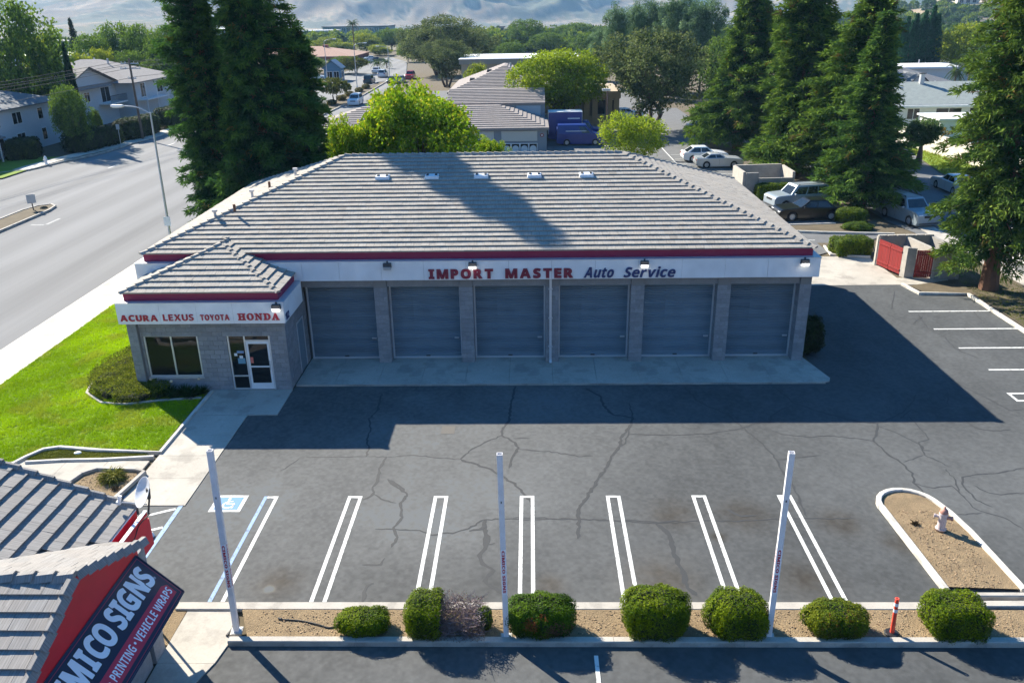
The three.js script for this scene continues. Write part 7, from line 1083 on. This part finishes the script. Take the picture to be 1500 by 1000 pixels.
  // street side across the wide road
  plant(darkG, 'shade_tree', 'huge leafy tree at the photo edge behind the first apartment house', 2, 14, -108, 128, {}); plant(limeG, 'shade_tree', 'yellow green tree beside the huge leafy tree', 52, 60, -116, 56, {});
  plant(pineG, 'pine_tree', 'dark pointed pine behind the twin thin cypresses', 101, 28, -180, 30, { leaf: M.needle, cat: 'pine' });
  seed(121); const cyA = proto(cypressGeo(10, 0.8), 10, 1.6), cyB = proto(cypressGeo(14, 1.0, [0.018, 0.085, 0.05], [0.05, 0.17, 0.075], 6000), 14, 2);
  plant(cyA, 'cypress', 'taller of the twin thin cypresses before the pale house', 92, 68, -100, 14, { cat: 'cypress' }); plant(cyA, 'cypress', 'shorter of the twin thin cypresses before the pale house', 98, 84, -101, 13, { cat: 'cypress' });
  plant(darkG, 'shade_tree', 'dark green tree before the gap between the two apartment houses', 92, 132, -94, 44, {}); plant(limeG, 'shade_tree', 'yellow green bush tree behind the dark one by the twin cypresses', 100, 140, -97, 30, {}); plant(limeG, 'young_tree', 'slender sapling in front of the pale house balcony', 137, 163, -104, 18, {}); plant(darkG, 'shade_tree', 'thin grey green tree over the roof between the two houses', 66, 124, -108, 40, {});
  [[132, 58, -152, 52, 0, 'first dark tree of the grove behind the pale house'], [118, 82, -146, 40, 1, 'yellowish tree at the front of the grove behind the pale house'], [165, 42, -158, 60, 0, 'second tall dark tree of the grove'], [204, 44, -156, 60, 0, 'third tall dark tree of the grove above the utility pole'], [240, 46, -150, 60, 0, 'last dark tree of the grove beside the redwoods'], [185, 80, -148, 60, 0, 'lower dark tree filling the middle of the grove'], [228, 90, -146, 60, 0, 'lower dark tree of the grove behind the utility pole'], [150, 76, -147, 44, 1, 'yellow green tree in the middle of the grove']].forEach(([x, y, z, w, k, lb]) => plant(k ? limeG : darkG, 'grove_tree', lb, x, y, z, w, { group: 'grove behind the pale house' }));
  seed(122); const hg = (lb, x, z, a, h, c, turn) => shrub('street_hedge', lb, 'hedge', [x, -0.05, z], clippedGeo(a, h, c, { n: 5200, size: 0.3, ex: 5, lump: 0.08, c0: [0.015, 0.04, 0.01], c1: [0.07, 0.11, 0.018] }), turn, 'hedges across the wide road');
  hg('long dark hedge across the road, first from the grass', -50.9, -97.2, 4.2, 2.3, 1.5, 1.4); hg('second dark hedge across the road, behind the sign post', -49.8, -106.6, 4.0, 2.4, 1.5, 1.5); hg('third hedge across the road, nearest the redwoods', -49.4, -118, 4.2, 2.6, 1.5, 1.55); hg('round dark bush on the grass before the first apartment house', -55.4, -90.5, 1.6, 2.1, 1.7, 0.3); hg('small dark bush at the porch of the first apartment house', -56.2, -84.6, 0.9, 1.0, 1.4, 0.2);
  struct('grass_verge', sheet([[-50.8, -78.6], [-50.8, -84], [-50.2, -91], [-57.4, -91], [-57.4, -78.6]], 0.0), M.turf);
  // far road sides and the middle distance
  [[438, 60, -330, 36, 1, 'lime tree at the far road beside the redwoods'], [475, 55, -340, 40, 1, 'lime tree above the restaurant roof'], [500, 62, -320, 40, 1, 'rounded lime tree beside the tall palm'], [535, 50, -330, 44, 1, 'lime tree on the far side of the palm'], [572, 44, -340, 44, 0, 'darker tree above the forecourt palms'], [596, 62, -260, 30, 0, 'dark small tree beside the road oaks'], [555, 66, -300, 34, 1, 'round green tree behind the restaurant forecourt'], [500, 84, -215, 40, 0, 'dark bush tree beside the blue kiosk'], [452, 84, -215, 46, 0, 'dark bush tree behind the kiosk cars'], [430, 88, -200, 40, 0, 'dark tree between redwoods and kiosk'],
    [722, 56, -260, 46, 0, 'dark tree over the tan flat roofed block'], [770, 32, -300, 52, 0, 'tall dark tree above the bright round tree'], [800, 50, -280, 50, 0, 'dark tree beside the tall one above the round tree'], [842, 36, -330, 60, 0, 'broad dark tree before the eucalyptus row'], [872, 50, -250, 56, 0, 'dark tree at the foot of the eucalyptus row'], [748, 64, -240, 40, 0, 'low dark tree before the teal roofed shop'], [868, 82, -180, 50, 1, 'pale lime tree behind the pillared building'], [700, 96, -140, 36, 1, 'lime shrub tree at the hip of the far tiled roof'],
    [1412, 40, -172, 76, 1, 'large rounded green tree beside the tall cypress row'], [1305, 52, -190, 40, 1, 'lime tree between redwood top and cypress row'], [1325, 46, -210, 44, 0, 'dark tree behind the cypress row'], [1462, 96, -130, 50, 0, 'dark tree half behind the large street redwood'], [1462, 132, -110, 50, 1, 'lime tree beside the bungalow'], [1300, 66, -260, 50, 0, 'dark far tree between the redwoods and mobile homes'], [1110, 30, -150, 60, 0, 'dark tree filling behind the olive redwoods'], [1230, 40, -140, 70, 0, 'dark tree filling behind the dark redwood'], [1060, 60, -135, 60, 0, 'dark tree between oak and olive redwood']].forEach(([x, y, z, w, k, lb]) => plant([darkG, limeG, roundG][k], 'far_tree', lb, x, y, z, w, { group: 'trees in the middle distance' }));
  plant(limeG, 'far_tree', 'green bush tree close beside the bungalow wall and redwoods', 1296, 150, -100, 40, { group: 'trees in the middle distance' });
  // tall cypress row
  const tops = [34, 26, 32, 22, 30, 18, 28, 10, 22]; tops.forEach((y, i) => plant(cyB, 'cypress', (['first', 'second', 'third', 'fourth', 'fifth', 'sixth', 'seventh', 'eighth and tallest', 'ninth'])[i] + ' tall dark cypress in the row, counted from the redwoods', 1326 + i * 6.4, y, -171 - (i % 2) * 1.2, 20, { group: 'row of tall cypresses', cat: 'cypress' }));
  plant(cyB, 'cypress', 'lone thin cypress tip between the two olive redwoods', 1162, -4, -190, 16, { cat: 'cypress' });
  seed(130); const small = proto(broadGeo({ h: 4.2, cb: 1.5, rx: 1.3, clumps: 80, per: 70, size: 0.2, c0: [0.035, 0.08, 0.02], c1: [0.12, 0.2, 0.05], trunk: 0.24, lump: 0.3, cl: 0.3 }), 4.2, 2.6);
  plant(small, 'street_tree', 'small thick trunked tree on the sunlit verge across the side street', 1357, 172, -80, 46, { y: -0.02 });
  // low plants on the far median
  for (let i = 0; i < 7; i++) { const t = rnd(), z = -126 - i * 7.5; shrub('median_shrub', ['first ochre shrub on the planted median nose', 'second ochre shrub on the planted median', 'shrub just before the median tree', 'shrub just beyond the median tree', 'fifth ochre shrub along the planted median', 'sixth ochre shrub along the planted median', 'last ochre shrub at the far end of the planted median'][i], 'shrub', [-33 + 0.5 * t, 0, z], clippedGeo(0.7, 0.8, 1.6, { n: 900, size: 0.25, ex: 2.2, lump: 0.2, c0: [0.1, 0.1, 0.02], c1: [0.28, 0.22, 0.05] }), 0, 'shrubs along the planted median'); }
  // far woods that read as one mass, over the valley floor and the hills
  seed(140); const wc = new Leaves(); for (let i = 0; i < 420; i++) { let x = rr(-1, 1), y = rr(-1, 1), z = rr(-1, 1); const l = Math.hypot(x, y, z) || 1, r = 0.75 + 0.3 * rnd(); x *= r / l; y *= r / l; z *= r / l; wc.rleaf(x, y + 0.9, z, x, y + 0.4, z, 0.8, 0.42, 0.3, [0.9, 1, 0.9], 0.35); }
  const wg = wc.geo(), spots2 = []; for (let i = 0; i < 26000 && spots2.length < 3600; i++) {
    const az = rr(-38, 38) * Math.PI / 180, r = 300 * Math.pow(18, Math.pow(rnd(), 1.1)), x = Math.sin(az) * r, z = -Math.cos(az) * r, dn = fbm(x / 160 + 9, z / 160 + 9, 4096, 3, 601), deg = az * 180 / Math.PI;
    if (r > 1350 || dn < 0.4) continue; if (r < 700 && deg < -4 && deg > -16 && r < 420) continue; spots2.push([x, terrainY(x, z) - 1, z, r]);
  }
  const im = new THREE.InstancedMesh(wg, M.leaf, spots2.length), m = new THREE.Matrix4(), q = new THREE.Quaternion(), cc = new THREE.Color();
  spots2.forEach(([x, y, z, r], i) => { const h = rr(1.7, 4.0), w = h * rr(0.7, 1.2); q.setFromAxisAngle(V(0, 1, 0), rr(0, 6)); m.compose(V(x, y, z), q, V(w, h, w)); im.setMatrixAt(i, m); const c = rnd() < 0.38 ? mixc([0.16, 0.22, 0.02], [0.3, 0.34, 0.04], rnd()) : mixc([0.05, 0.1, 0.03], [0.16, 0.22, 0.06], rnd()); im.setColorAt(i, cc.setRGB(...c)); });
  im.name = 'distant_woods'; scene.add(im); tag(im, 'far off wood of mixed trees covering the valley floor and hills', null, null, 'stuff');
}
renderer.render(scene, camera);
